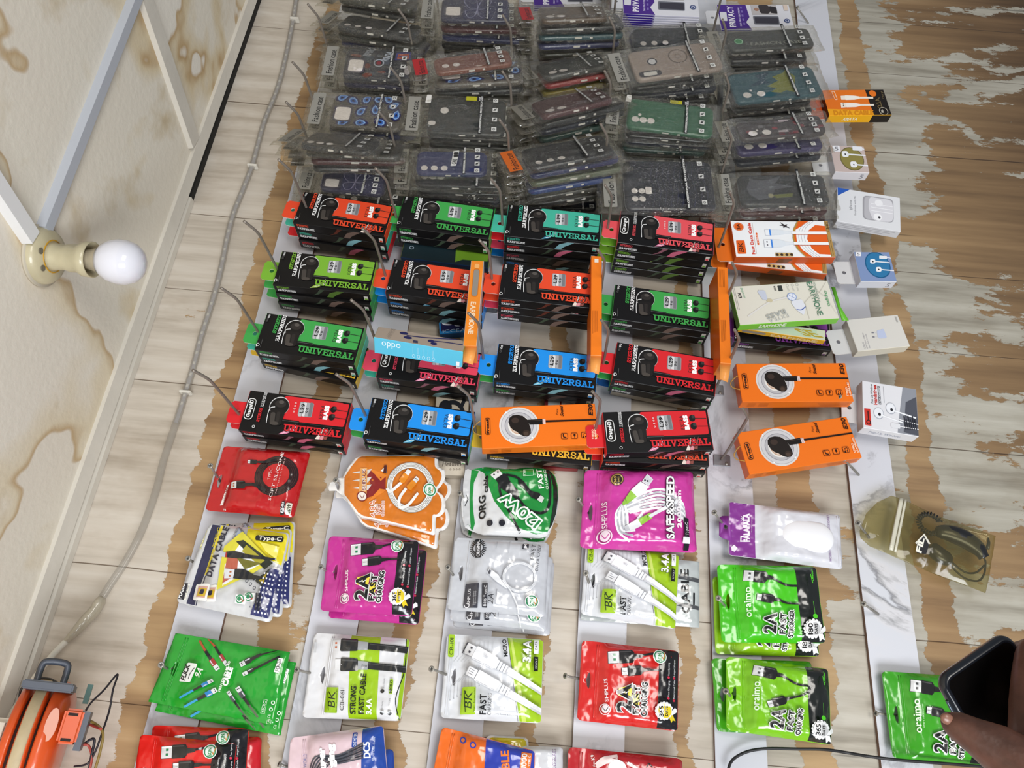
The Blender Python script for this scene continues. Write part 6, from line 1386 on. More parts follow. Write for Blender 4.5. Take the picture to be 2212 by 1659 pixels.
# ---------------------------------------------------------------- other boxes
def bigbox(name, q, h, T, cols, label, cat, art=None, side=None, rot=0, tilt=0, tabc=None, group=None, tabw=.04, tabl=.024, m=None):
    M, L, Wd, lq = frame(q, h, T, tilt); r = empty(name)
    carton(r, 'carton', L, Wd, T, *cols, m=m or CARD)
    if art: art.L, art.W = L, Wd; art.build(r, face_map(L, Wd, T), CARD, step=.00005, base=.0001)
    if side: side.L, side.W = L, T; side.build(r, side_map(L, Wd, T), CARD, step=.00005, base=.0001)
    if tabc: tab(r, tabc, tabw, tabl, z=.001)
    place(r, M); return tag(r, label, cat, group)
def bk_art():
    a = Art([(403, 145), (1245, 155), (1255, 460), (415, 455)], (.17, .075)); P = 'printed_front'
    a.circ(P, (470, 197), .0088, '#c8501c'); a.circ(P, (470, 197), .0080, '#f0a070'); a.circ(P, (470, 197), .0072, '#e2601e'); a.text(P, '3A', (482, 222), (480, 172), 24, '#3a1a0c', 1)
    a.rr(P, [(432, 316), (505, 316), (508, 428), (434, 430)], '#e2601e', .12); a.text(P, 'BK', (490, 415), (486, 335), 40, '#2a1a14', 0, sh=.2)
    a.text(P, 'Fast Data Cable', (582, 432), (576, 168), 25, '#d8391e', 1); a.line(P, [(594, 430), (592, 170)], 3, '#c9b8b0'); a.rr(P, [(610, 252), (624, 252), (628, 355), (612, 355)], '#e2601e', .5); a.text(P, 'TYPE-C', (624, 342), (620, 265), 9, '#ffe8dc', 1)
    a.poly(P, [(835, 160), (870, 185), (895, 180), (885, 195), (915, 215), (875, 205), (855, 210), (858, 195), (822, 190), (850, 185)], '#3a3438')
    for y, A in ((250, 0), (345, 1)):
        w = 26 if not A else 34
        a.rr(P, [(668 if A else 690, y - w), (735, y - w), (735, y + w), (668 if A else 690, y + w)], '#c2c6d0', .05); a.rr(P, [(672 if A else 694, y - w + 3), (733, y - w + 3), (733, y + w - 3), (672 if A else 694, y + w - 3)], '#eef1f6', .05)
        if A:
            for v in (-20, 6): a.poly(P, [(690, y + v), (702, y + v), (702, y + v + 12), (690, y + v + 12)], '#6a6670')
        a.poly(P, [(728, y - w), (742, y - w), (742, y + w), (728, y + w)], '#4a8ae0'); a.rr(P, [(742, y - w + 2), (810, y - w + 4), (850, y - 18), (850, y + 18), (810, y + w - 4), (742, y + w - 2)], '#dfe6ee', .1)
        a.poly(P, [(850, y - 14), (925, y - 8), (925, y + 8), (850, y + 14)], '#e3e8ef')
    out = [(1030, 155), (980, 157), (940, 220), (920, 300), (940, 390), (1000, 460), (1220, 462), (1210, 156)]
    a.poly(P, out, '#b58a3a'); a.poly(P, [(1040, 156), (990, 158), (955, 220), (932, 300), (955, 390), (1010, 461), (1214, 462), (1208, 156)], '#e2601e')
    a.poly(P, [(1085, 156), (1010, 200), (955, 230), (950, 330), (985, 400), (1060, 461), (1214, 462), (1208, 156)], '#f2f3f5')
    for k in range(3):
        a.line(P, [(1070 + k * 24, 160), (1000 + k * 22, 215), (970 + k * 24, 300), (1000 + k * 24, 390), (1070 + k * 24, 455)], 3, '#a9adb8', True)
    a.poly(P, [(1212, 200), (1130, 190), (1060, 240), (1040, 310), (1065, 390), (1120, 435), (1214, 440)], '#e2601e')
    for y in (256, 345): a.poly(P, [(920, y - 12), (1214, y - 10), (1216, y + 14), (920, y + 12)], '#f4f5f7'); a.line(P, [(925, y + 16), (1214, y + 18)], 4, '#b9532a')
    a.poly(P, [(1210, 156), (1245, 156), (1255, 460), (1222, 460)], '#b08d52'); a.text(P, 'CB-162', (1240, 245), (1238, 168), 20, '#2a2014', 1); a.line(P, [(1235, 440), (1232, 320)], 3, '#5a4828')
    a.rr(P, [(750, 425), (898, 428), (900, 456), (750, 455)], '#c9a86a', .3)
    for x in (765, 803, 845, 885): a.circ(P, (x, 442), .0026, '#3a2e28')
    return a
B4 = ('#eef0f3', '#c8551f', '#c8551f')
sd = Art([(0, 0), (100, 0), (100, 100), (0, 100)], (.17, .02)); sd.poly('printed_side', [(44, 30), (58, 30), (54, 90), (42, 90)], '#7a4a30')
bigbox('data_cable_box', [(1582, 477), (1795, 479), (1798, 556), (1585, 555)], .070, .018, B4, 'white and orange data cable box in the fifth column, front of two', 'cable box', bk_art(), sd, tabc='#e2701e', tabw=.07, tabl=.026, group='white and orange data cable boxes')
bigbox('data_cable_box', [(1574, 500), (1784, 520), (1784, 594), (1572, 568)], .050, .016, B4, 'white and orange data cable box in the fifth column, back one, lower', 'cable box', bk_art(), sd, tabc='#d8681c', tabw=.07, tabl=.026, group='white and orange data cable boxes')
a = Art([(410, 710), (1240, 650), (1290, 985), (440, 1035)], (.165, .075)); P = 'printed_front'
a.line(P, [(430, 720), (445, 900)], 3, '#8a8a84'); a.line(P, [(440, 718), (458, 905)], 3, '#8a8a84'); a.text(P, 'Earphones', (490, 720), (508, 806), 20, '#5aa07a', 0, sh=.3); a.text(P, 'A13', (462, 762), (468, 808), 24, '#2a2a2a', 1)
a.rr(P, [(800, 700), (838, 697), (842, 745), (805, 748)], '#3a3e3c', .15); a.text(P, 'Hi-Fi AUDIO', (766, 705), (772, 745), 16, '#2a2a2a', 1)
for x in (885, 928, 968): a.circ(P, (x, 697 - (x - 885) * .06), .0026, '#b9bbb4', inner=.75); a.line(P, [(x - 6, 715), (x + 2, 748)], 2, '#b9bbb4'); a.line(P, [(x + 2, 715), (x + 10, 745)], 2, '#b9bbb4')
a.line(P, [(640, 740), (700, 830), (850, 800)], 5, '#d9dadc', True); a.line(P, [(520, 960), (720, 840), (900, 800)], 12, '#dcdad6', True)
a.rr(P, [(620, 745), (690, 740), (700, 820), (660, 825)], '#c3c9d8', .3); a.circ(P, (715, 830), .005, '#c9bfa0', .0035)
a.circ(P, (907, 797), .0080, '#8fa3cc'); a.circ(P, (907, 797), .0066, '#dfe4f0'); a.line(P, [(885, 785), (930, 810)], 4, '#6a80b8'); a.line(P, [(915, 772), (900, 822)], 4, '#9fb0d8')
a.rr(P, [(885, 838), (985, 815), (1010, 880), (985, 960), (925, 910)], '#dcdfe8', .3); a.line(P, [(932, 908), (970, 910), (1006, 885)], 8, '#4a62a8', True)
a.text(P, 'SOUND NATURAL', (1108, 672), (1130, 850), 16, '#6a8a7a', 0); a.text(P, 'EARPHONE', (1050, 672), (1104, 962), 48, '#3f7a5e', 0); a.text(P, 'oddo', (1222, 880), (1210, 742), 26, '#3a9a5a', 0)
a.text(P, 'EXTRA', (850, 942), (680, 992), 30, '#c6c8c4', 0); a.text(P, 'BASS', (826, 905), (662, 955), 36, '#a9aca8', 1)
a.line(P, [(1005, 850), (1060, 800), (1150, 760), (1230, 650)], 3, '#b9b5a8'); a.line(P, [(1090, 690), (1160, 770), (1200, 800), (1285, 980)], 3, '#c2beb2'); a.line(P, [(1025, 990), (1010, 850)], 3, '#bdb9ac')
s_ = Art([(0, 0), (860, 0), (860, 60), (0, 60)], (.17, .02)); s_.text('printed_side', 'EARPHONE', (180, 45), (410, 45), 30, '#eefbe6', 1)
r = bigbox('earphone_box', [(1584, 620), (1794, 605), (1807, 689), (1591, 702)], .085, .016, ('#dcd9cc', '#7ccb3f', '#5aa82a'), 'crumpled white box with bright green sides in the fifth column', 'earphone box', a, s_)
bm = bmesh.new(); cl = bm.loops.layers.float_color.new('ink'); sheet(bm, [[(0, .030), (.005, .028), (.004, -.01), (.009, -.036), (0, -.034), (.0, 0)]], lambda x, y, f: Vector((.170 + x, y, .004 + (.0006 if f else 0) + x * .4)), hx('#69b834'), cl); finish('torn_flap', bm, CARD, r)
a = Art([(0, 0), (100, 0), (100, 100), (0, 100)], (.15, .03)); a.text('printed_front', 'SE', (78, 75), (97, 70), 50, '#b09a3a', 1); a.raw('printed_front', [(.02, .1), (.02, .9), (.9, .9), (.9, .1)], '#b9c9b4'); a.text('printed_front', 'SE', (76, 80), (96, 75), 55, '#b09a3a', 1)
s_ = Art([(0, 0), (100, 0), (100, 20), (0, 20)], (.15, .02)); s_.text('printed_side', 'EARPHONE', (38, 17), (92, 17), 11, '#e8d29a', 1); s_.rr('printed_side', [(4, 5), (32, 5), (32, 15), (4, 15)], '#8f8a80', .4)
bigbox('earphone_box', [(1600, 690), (1786, 712), (1780, 738), (1596, 706)], .062, .012, ('#c9cdb8', '#dca92a', '#dca92a'), 'narrow yellow box slanting out under the white and green box', 'earphone box', a, s_)
# light blue and kraft box
a = Art([(1370, 1280), (2045, 1410), (2030, 1512), (1250, 1382)], (.165, .03)); P = 'printed_front'
a.text(P, 'EARPHONE', (1420, 1395), (1530, 1305), 34, '#8d8278', 0)
for x, y in ((1580, 1345), (1600, 1385), (1790, 1415), (1810, 1440)): a.circ(P, (x, y), .008 if x < 1700 else .006, '#23255a', .0035)
a.line(P, [(1600, 1365), (1750, 1385), (2000, 1400)], 8, '#2e2f62', True); a.line(P, [(1800, 1415), (1900, 1425), (2020, 1445)], 7, '#2e2f62', True); a.rr(P, [(1640, 1410), (1680, 1416), (1675, 1440), (1632, 1434)], '#3a3c5a', .1)
s_ = Art([(0, 0), (780, 0), (780, 115), (0, 115)], (.17, .024)); s_.text('printed_side', 'oddo', (235, 18), (70, 18), 46, '#e6f6fb', 0)
for i in range(5): s_.circ('printed_side', (350 + i * 44, 88), .0028, '#c9eaf6', inner=.75); s_.line('printed_side', [(345 + i * 44, 25), (345 + i * 44, 68)], 4, '#a9dcee')
s_.poly('printed_side', [(725, 75), (755, 75), (755, 105), (725, 105)], '#f2f6f8')
bigbox('earphone_box', [(828, 703), (1010, 734), (998, 763), (797, 731)], .125, .030, ('#a99a8c', '#5fc3e2', '#8a9a4a'), 'slanting box with light blue side and kraft brown face, second column', 'earphone box', a, s_, tilt=-22)
# boxes half hidden behind the stacks
a = Art([(940, 833), (1012, 835), (1002, 1028), (935, 1025)], (.06, .16)); P = 'printed_front'
a.rr(P, [(943, 838), (980, 838), (980, 848), (943, 848)], '#8a7a6a', .1); a.text(P, 'l-koson', (947, 846), (977, 846), 6, '#efe9dc', 1); a.rr(P, [(955, 853), (976, 853), (975, 862), (955, 862)], '#a39686', .3); a.text(P, 'SNO', (957, 860), (974, 860), 6, '#f2ede2', 1); a.circ(P, (948, 856), .003, '#a39686', inner=.7)
a.circ(P, (975, 905), .024, '#23262e', .030, inner=.72); a.circ(P, (960, 885), .012, '#1d2029', .014); a.poly(P, [(988, 885), (1000, 862), (1008, 860), (996, 890)], '#23262e')
a.text(P, 'Stereo', (968, 1000), (992, 998), 9, '#6a5f54', 0, sh=.3); a.text(P, 'Headset', (958, 1010), (996, 1008), 9, '#6a5f54', 0, sh=.3)
for i in range(4): a.circ(P, (975 + i * 6, 1016), .0015, '#8a7f72', inner=.6)
bigbox('headset_box', [(940, 833), (1014, 835), (1003, 1028), (933, 1025)], .018, .016, ('#d3c8b6', '#b5aa98', '#c3b8a6'), 'beige headset box half hidden between second and third columns', 'headset box', a, m=PAPER)
a = Art([(955, 650), (1012, 650), (1012, 725), (955, 725)], (.05, .06)); P = 'printed_front'; a.raw(P, [(.06, .1), (.94, .1), (.94, .94), (.06, .94)], '#1c1c48'); a.rr(P, [(962, 672), (985, 672), (984, 704), (960, 700)], '#d5d6de', .4); a.rr(P, [(982, 676), (1004, 676), (1006, 706), (986, 708)], '#c2c4d0', .4); a.text(P, 'ICCEA', (962, 722), (1008, 722), 8, '#b9d3ea', 0)
bigbox('earbud_box', [(949, 668), (1008, 655), (1008, 722), (946, 718)], .018, .016, ('#1f78b8', '#1a5f9a', '#1a5f9a'), 'small blue box with white earbuds on dark purple, behind grey and orange box', 'earbud box', a)
a = Art([(1176, 852), (1258, 855), (1234, 1012), (1172, 1008)], (.06, .14)); P = 'printed_front'
a.raw(P, [(.1, .62), (.45, .62), (.45, .97), (.1, .97)], '#b9c9cc'); a.raw(P, [(.5, .62), (.9, .62), (.9, .97), (.5, .97)], '#c9cacc'); a.text(P, 'BO', (1186, 866), (1196, 866), 8, '#333333', 1); a.line(P, [(1178, 1004), (1234, 1006)], 3, '#c98a80')
bigbox('earphone_box', [(1178, 848), (1260, 850), (1238, 1014), (1172, 1009)], .014, .012, ('#7a2a2c', '#8a2428', '#6a2024'), 'dark red box half hidden behind the orange box, third column', 'earphone box', a)
bigbox('earphone_box', [(875, 510), (1062, 533), (1055, 580), (866, 556)], .040, .014, ('#1a2a30', '#173a6a', '#7a9a2a'), 'dark blue box with lime marks at the back of the second column top stack', 'earphone box', (lambda a: (a.poly('printed_front', [(60, 30), (75, 20), (98, 15), (98, 70), (70, 75), (62, 90)], '#6f9a2a'), a.circ('printed_front', (10, 50), .004, '#8fa0b0', inner=.7), a)[-1])(Art([(0, 0), (100, 0), (100, 100), (0, 100)], (.15, .05))))
s_ = Art([(0, 0), (780, 0), (780, 60), (0, 60)], (.16, .016)); s_.text('printed_side', 'BASS EARPHONE', (300, 45), (520, 45), 28, '#7ab4c4', 1); s_.line('printed_side', [(0, 8), (780, 8)], 7, '#4a8a9a')
bigbox('earphone_box', [(1095, 605), (1296, 628), (1290, 697), (1086, 678)], .035, .013, ('#14181a', '#14181c', '#1a2a30'), 'slim black box with teal edge at the back of second stack, third column', 'earphone box', None, s_)
bigbox('earphone_box', [(1330, 770), (1500, 800), (1492, 878), (1322, 842)], .026, .016, ('#b9b0a0', '#b5ab9a', '#3a62a0'), 'plain beige box under the third stack of the fourth column', 'earphone box', None, tabc='#2a6ab8')
# ---------------------------------------------------------------- small boxes along the lowest slat
a = Art([(870, 605), (1275, 600), (1320, 775), (890, 775)], (.11, .05)); P = 'printed_front'
a.poly(P, [(1150, 601), (1276, 599), (1322, 776), (1195, 776)], '#1c1512'); a.poly(P, [(875, 730), (1185, 742), (1196, 776), (890, 776)], '#f2a81c')
for y in (655, 705):
    a.rr(P, [(985 if y < 700 else 978, y - 12 - (y > 700) * 4), (1018, y - 14), (1020, y + 14), (985 if y < 700 else 978, y + 14 + (y > 700) * 4)], '#f2e6d8', .1); a.rr(P, [(1012, y - 15), (1075, y - 13), (1110, y - 7), (1110, y + 7), (1075, y + 14), (1012, y + 16)], '#f6efe6', .2); a.poly(P, [(1105, y - 6), (1200, y - 6), (1200, y + 6), (1105, y + 6)], '#efe6da')
for v in (-7, 5): a.circ(P, (995, 706 + v), .0012, '#3a2a20')
a.rr(P, [(928, 614), (948, 614), (962, 670), (944, 672)], '#f6e2cc', .4); a.rr(P, [(931, 617), (945, 617), (958, 667), (946, 669)], '#e5741c', .4); a.text(P, 'DATA CABLE', (925, 775), (1190, 775), 32, '#d98a14', 1)
a.circ(P, (1198, 628), .0062, '#e5741c'); a.text(P, '2.1A', (1255, 720), (1240, 655), 30, '#6a5a3a', 1); a.circ(P, (1262, 750), .0078, '#b9b0a0', inner=.85); a.text(P, '365', (1262, 760), (1258, 738), 14, '#d9d2c4', 1); a.text(P, 'Charge', (1275, 660), (1262, 612), 14, '#7a6a4a', 0)
s_ = Art([(0, 0), (430, 0), (430, 42), (0, 42)], (.11, .014)); s_.poly('printed_side', [(300, 0), (430, 0), (430, 42), (300, 42)], '#1c1512'); s_.text('printed_side', 'AMAYA', (105, 30), (205, 30), 17, '#f6ecc8', 1, sh=.3)
r = bigbox('data_cable_box', [(1780, 195), (1910, 193), (1925, 249), (1786, 249)], .060, .018, ('#e5741c', '#f2b21c', '#2a2018'), 'orange and black data cable box hanging at the far end of the lowest slat', 'cable box', a, s_, tabc='#d8561c', tabw=.05, tabl=.030)
def ear_art(q, base, disc, ink):
    a = Art(q, (.08, .055)); P = 'printed_front'; return a, P
def round_pic(q, big, c1, c2, bg, lab, qd, h, T, sidec, label, tilt=0, rightleft=None):
    a = Art(q, (.07, .055)); P = 'printed_front'; x0, y0 = big
    a.raw(P, [(.0, .0), (1, 0), (1, 1), (0, 1)], bg) if bg else None
    a.circ(P, (x0, y0), .0245, c1); a.circ(P, (x0, y0), .0225, c2)
    for dx, dy, w in ((-40, -30, 1), (10, 40, 1)):
        a.rr(P, [(x0 + dx - 26, y0 + dy - 22), (x0 + dx + 18, y0 + dy - 22), (x0 + dx + 22, y0 + dy + 18), (x0 + dx - 24, y0 + dy + 18)], '#eceef2', .4); a.circ(P, (x0 + dx - 2, y0 + dy), .0016, '#2a2a30')
        a.line(P, [(x0 + dx + 15, y0 + dy), (x0 + dx + 130, y0 + dy + 10)], 9, '#e6e8ee')
    a.rr(P, [(x0 + 10, y0 - 82), (x0 + 75, y0 - 78), (x0 + 75, y0 - 50), (x0 + 10, y0 - 54)], '#e6e8ee', .2); a.line(P, [(x0 + 70, y0 - 66), (x0 + 140, y0 - 58)], 7, '#e6e8ee')
    a.rr(P, [(q[0][0] + 14, q[0][1] + 4), (q[0][0] + 62, q[0][1] + 4), (q[0][0] + 66, q[0][1] + 44), (q[0][0] + 16, q[0][1] + 42)], '#e9e9ee', .2); a.text(P, '5', (q[0][0] + 28, q[0][1] + 36), (q[0][0] + 52, q[0][1] + 36), 24, '#55565e', 0)
    s_ = Art([(0, 0), (100, 0), (100, 30), (0, 30)], (.07, .02)); s_.text('printed_side', '5', (78, 24), (88, 24), 16, '#8a8a92', 0)
    return bigbox('earbud_box', qd, h, T, sidec, label, 'earbud box', a, s_, tilt=tilt, tabc='#d3d3d4', tabw=.045, tabl=.030, group='small earbud boxes on the lowest slat')
round_pic([(920, 975), (1145, 985), (1168, 1160), (935, 1150)], (1058, 1065), '#6a6238', '#8c8246', '#c5b3ae', 0, [(1796, 314), (1868, 317), (1876, 373), (1801, 371)], .060, .020, ('#d9d0d0', '#e3dfe2', '#d6d2d6'), 'small earbud box with an olive disc picture on the lowest slat')
round_pic([(1440, 410), (1745, 415), (1800, 665), (1520, 665)], (1650, 530), '#1e5a86', '#2f77a8', '#7f93bd', 0, [(1845, 544), (1922, 545), (1936, 608), (1859, 608)], .055, .020, ('#a9b4d0', '#dcdfe8', '#cfd3e0'), 'small earbud box with a blue disc picture on the lowest slat')
a = Art([(960, 1262), (1385, 1325), (1380, 1560), (955, 1480)], (.11, .07)); P = 'printed_front'
a.poly(P, [(962, 1263), (1040, 1274), (963, 1316)], '#2b5cb8'); a.text(P, 'iphone', (1052, 1410), (1052, 1345), 18, '#7a7a80', 0); a.text(P, 'Earphones with Mic', (1078, 1444), (1078, 1318), 11, '#8a8a90', 0)
a.rr(P, [(1125, 1312), (1335, 1338), (1332, 1500), (1122, 1470)], '#9f9ea4', .2); a.rr('clear_window', [(1135, 1318), (1330, 1342), (1328, 1496), (1130, 1466)], '#b9b8be', .2)
a.rr(P, [(1168, 1322), (1332, 1345), (1330, 1498), (1190, 1480), (1160, 1400)], '#d9d8de', .3); a.circ(P, (1232, 1365), .007, '#eeeef2'); a.circ(P, (1222, 1458), .0072, '#f2f2f5'); a.circ(P, (1232, 1462), .0022, '#33333a')
for y in (1378, 1402, 1425): a.line(P, [(1180, y - 10), (1325, y + 12)], 5, '#f0f0f4')
s_ = Art([(0, 0), (430, 0), (430, 60), (0, 60)], (.11, .016))
for i in range(3): s_.line('printed_side', [(30, 16 + i * 13), (400 - i * 30, 16 + i * 13)], 2.5, '#9a9aa0')
bigbox('earphone_box', [(1809, 406), (1946, 426), (1944, 502), (1807, 476)], .050, .018, ('#dfe0e4', '#d3d4d8', '#dcdde0'), 'white earphone box with a window and blue corner flash', 'earphone box', a, s_)
a = Art([(1400, 990), (1845, 945), (1890, 1215), (1450, 1260)], (.095, .06)); P = 'printed_front'
a.text(P, 'USB-C', (1520, 1235), (1512, 1180), 14, '#8a8890', 0); a.text(P, '65W Power Adapter', (1538, 1235), (1522, 1102), 12, '#8a8890', 0); a.text(P, 'Super Fast Charging', (1558, 1232), (1544, 1112), 10, '#9a98a0', 0)
a.rr(P, [(1640, 1085), (1700, 1070), (1712, 1140), (1700, 1150), (1650, 1152), (1636, 1140)], '#b9c2dc', .15)
for y in (1103, 1140): a.rr(P, [(1592, y - 6), (1612, y - 6), (1612, y + 5), (1592, y + 5)], '#7a7a84', .4); a.line(P, [(1612, y), (1640, y)], 3, '#c9cbd4')
a.rr(P, [(1815, 965), (1828, 964), (1834, 1012), (1822, 1013)], '#a9a8a4', .1)
s_ = None
bigbox('adapter_box', [(1834, 691), (1947, 679), (1958, 748), (1847, 759)], .060, .020, ('#d3d0ca', '#d9d3c2', '#bdb9b2'), 'plain off-white power adapter box with one small plug picture', 'adapter box', a, None, tabc='#cfcfd0', tabw=.045, tabl=.030)
a = Art([(1180, 185), (1520, 255), (1515, 545), (1140, 495)], (.085, .065)); P = 'printed_front'
a.poly(P, [(1440, 238), (1518, 256), (1514, 543), (1380, 525), (1400, 420)], '#8d9099'); a.poly(P, [(1450, 330), (1516, 300), (1514, 540), (1420, 520)], '#50525c')
a.rr(P, [(1166, 364), (1210, 368), (1202, 484), (1156, 478)], '#c9362c', .08); a.circ(P, (1184, 458), .0035, '#3a1a18', inner=.6); a.line(P, [(1186, 440), (1190, 385)], 8, '#3a1a18')
a.text(P, 'Pop-Up Window', (1236, 332), (1246, 212), 16, '#2a2a30', 0); a.text(P, 'Handsfree', (1262, 342), (1272, 220), 22, '#c2342c', 1); a.rr(P, [(1274, 340), (1290, 342), (1294, 228), (1278, 225)], '#6a6a70', .05); a.text(P, 'High Quality', (1287, 335), (1290, 235), 9, '#d9d9dc', 1); a.line(P, [(1312, 330), (1318, 232)], 3, '#b0b0b6')
for x, y in ((1265, 398), (1350, 368)):
    a.circ(P, (x, y), .0078, '#a9adb8'); a.circ(P, (x - 1, y - 1), .0070, '#e6e8ee'); a.circ(P, (x + 4, y + 8), .0022, '#2a2a30'); a.line(P, [(x + 20, y + 15), (x + 150, y + 60)], 9, '#eef0f4')
a.rr(P, [(1340, 460), (1400, 468), (1398, 500), (1338, 492)], '#dcdde2', .2); a.line(P, [(1400, 440), (1515, 470)], 6, '#f0f0f4'); a.line(P, [(1400, 485), (1512, 500)], 5, '#f0f0f4')
for i in range(6): a.line(P, [(1430 + i * 13, 420 + (i % 2) * 20), (1436 + i * 13, 500)], 6, '#2a2c34')
s_ = Art([(0, 0), (370, 0), (370, 85), (0, 85)], (.085, .02)); s_.text('printed_side', 'Pop-Up Window', (60, 55), (270, 55), 24, '#9aa0b4', 0)
bigbox('handsfree_box', [(1870, 821), (1983, 844), (1981, 940), (1857, 924)], .060, .022, ('#dddde2', '#e6e6ea', '#cfcfd4'), 'white hands-free box with a red logo block, lowest on the slat row', 'earphone box', a, s_, tabc='#cfcfd0', tabw=.05, tabl=.024)

# ---------------------------------------------------------------- charger in a yellowish clear bag
def film2():
    m, nt, N, K = nodes('yellowed clear film'); nt.nodes.remove(nt.nodes['Principled BSDF']); out = nt.nodes['Material Output']
    tc = N('ShaderNodeTexCoord'); t = N('ShaderNodeTexNoise', inp={'Scale': 20, 'Detail': 3, 'Distortion': .5}); K(tc.outputs['Object'], t.inputs[0])
    bp = N('ShaderNodeBump', inp={'Strength': .5, 'Distance': .005}); K(t.outputs[0], bp.inputs['Height'])
    tr = N('ShaderNodeBsdfTransparent', inp={0: (.80, .76, .58, 1)}); gl = N('ShaderNodeBsdfGlossy', inp={'Roughness': .12}); K(bp.outputs[0], gl.inputs['Normal']); df = N('ShaderNodeBsdfDiffuse', inp={0: hx('#a39a6a')})
    a_ = N('ShaderNodeMixShader', inp={0: .09}); K(tr.outputs[0], a_.inputs[1]); K(df.outputs[0], a_.inputs[2])
    lw = N('ShaderNodeLayerWeight', inp={0: .15}); K(bp.outputs[0], lw.inputs['Normal']); b_ = N('ShaderNodeMixShader'); mr = N('ShaderNodeMapRange', inp={'To Min': .03, 'To Max': .5}); K(lw.outputs['Facing'], mr.inputs['Value']); K(mr.outputs[0], b_.inputs[0]); K(a_.outputs[0], b_.inputs[1]); K(gl.outputs[0], b_.inputs[2]); K(b_.outputs[0], out.inputs[0]); return m
qb = [(1905, 1068), (2155, 1150), (2130, 1290), (1868, 1180)]
Mb, Lb, Wb, lqb = frame(qb, .030); Mi = Mb.inverted(); LP = lambda x, y, h=.030: Mi @ px(x, y, h)
r = empty('charger_bag'); place(r, Mb)
ol = [LP(*p) for p in ((1925, 1071), (1895, 1085), (1870, 1110), (1858, 1145), (1860, 1162), (1880, 1180), (1902, 1190), (1960, 1215), (2040, 1248), (2128, 1281), (2140, 1225), (2150, 1158), (2090, 1140), (2040, 1122), (1990, 1098), (1950, 1078))]
hl = [LP(*p) for p in ((1872, 1156), (1880, 1152), (1892, 1154), (1894, 1160), (1886, 1163), (1876, 1163))]
xs_ = [p.x for p in ol]; ys_ = [p.y for p in ol]; x0, x1, y0, y1 = min(xs_), max(xs_), min(ys_), max(ys_); NR = lambda p: ((p.x - x0) / (x1 - x0), (p.y - y0) / (y1 - y0))
def bf(s, t, f):
    e = max(0, min(1, (s - .30) / .2, (1 - s) / .15)) * max(0, min(1, t / .3, (1 - t) / .3)); w = .003 * noise.noise(Vector((s * 4, t * 3, 2))) + .0012 * noise.noise(Vector((s * 13, t * 9, 4)))
    return Vector((x0 + s * (x1 - x0), y0 + t * (y1 - y0), w + (1 if f else -1) * (.0006 + .013 * e)))
bm = bmesh.new(); sheet(bm, [[NR(p) for p in ol], [NR(p) for p in hl]], bf, None, None, None, (26, 18)); finish('clear_bag', bm, film2(), r)
bm = bmesh.new(); a0, a1 = LP(1945, 1078), LP(1922, 1190)
tube(bm, [a0.lerp(a1, i / 10) + Vector((0, 0, .004)) for i in range(11)], .0035, 6, flat=.3); tube(bm, [a0.lerp(a1, i / 10) + Vector((.006, 0, .004)) for i in range(11)], .002, 6, flat=.4)
finish('zip_seal', bm, mat('white zip strip', '#c9c6b4', .3), r)
BLK = mat('black plastic', '#17181b', .35, coat=.2); RUB = mat('black rubber cable', '#1a1a1d', .5)
bm = bmesh.new()      # charger body: a plump rounded plug head, a little bent
c0 = [LP(*p) + Vector((0, 0, z)) for p, z in (((2020, 1150), .002), ((2045, 1152), .003), ((2080, 1165), .003), ((2110, 1185), .002), ((2125, 1205), .001))]
tube(bm, spline(c0, 5), .01, 14, rad=[.006 + .0075 * math.sin(min(1, i / 20 * 1.1) * 3.0) ** .7 if i else .005 for i in range(21)], flat=.8)
finish('charger_body', bm, BLK, r)
bm = bmesh.new(); c1 = [LP(*p) + Vector((0, 0, .001)) for p in ((2008, 1180), (2030, 1200), (2055, 1212))]; tube(bm, spline(c1, 5), .011, 12, rad=[.007, .010, .011, .0115, .0118, .0118, .0115, .011, .010, .008, .005], flat=.8); finish('charger_plug', bm, BLK, r)
bm = bmesh.new(); pts = []
cc = LP(2008, 1132)
for i in range(90):      # the curly lead
    t = i / 89 * 4.9 + .6; rr_ = .0145
    p = cc + Vector((math.cos(t) * rr_ * 1.1, math.sin(t) * rr_, .001)); k = i * 1.35; pts.append(p + Vector((math.cos(t) * math.cos(k), math.sin(t) * math.cos(k), math.sin(k))) * .0034)
tube(bm, pts, .0013, 5); finish('curly_cord', bm, RUB, r)
bm = bmesh.new(); tube(bm, spline([LP(*p) + Vector((0, 0, .001)) for p in ((2050, 1215), (2062, 1232), (2085, 1250), (2112, 1255), (2125, 1240), (2128, 1215), (2124, 1205))], 6), .0014, 6)
tube(bm, spline([LP(*p) + Vector((0, 0, .003)) for p in ((2052, 1214), (2080, 1236), (2105, 1238), (2124, 1222))], 6), .0014, 6); finish('cord', bm, RUB, r)
bm = bmesh.new(); tube(bm, [LP(2134, 1162) + Vector((0, 0, .001)), LP(2135, 1172) + Vector((0, 0, .001)), LP(2133, 1186)], .002, 8, rad=[.001, .0022, .0028]); finish('jack_plug', bm, BLK, r)
ar = Art([tuple((LP(*p).x * 1e4, -LP(*p).y * 1e4)) for p in ((1950, 1150), (2010, 1150), (2010, 1210), (1950, 1210))], (1, 1)) if 0 else None
bm = bmesh.new(); cl = bm.loops.layers.float_color.new('ink'); dm = [LP(*p) for p in ((1969, 1180), (1984, 1162), (1996, 1182), (1990, 1202), (1970, 1200))]
vs = [bm.verts.new((p.x, p.y, .0145)) for p in dm]; f = bm.faces.new(vs)
for l in f.loops: l[cl] = hx('#15151a')
vv, w = text2d('FIL', 1); p0 = LP(1979, 1200); p1 = LP(1986, 1170); d = (p1 - p0); ln = d.length; d.normalize(); u = Vector((-d.y, d.x, 0))
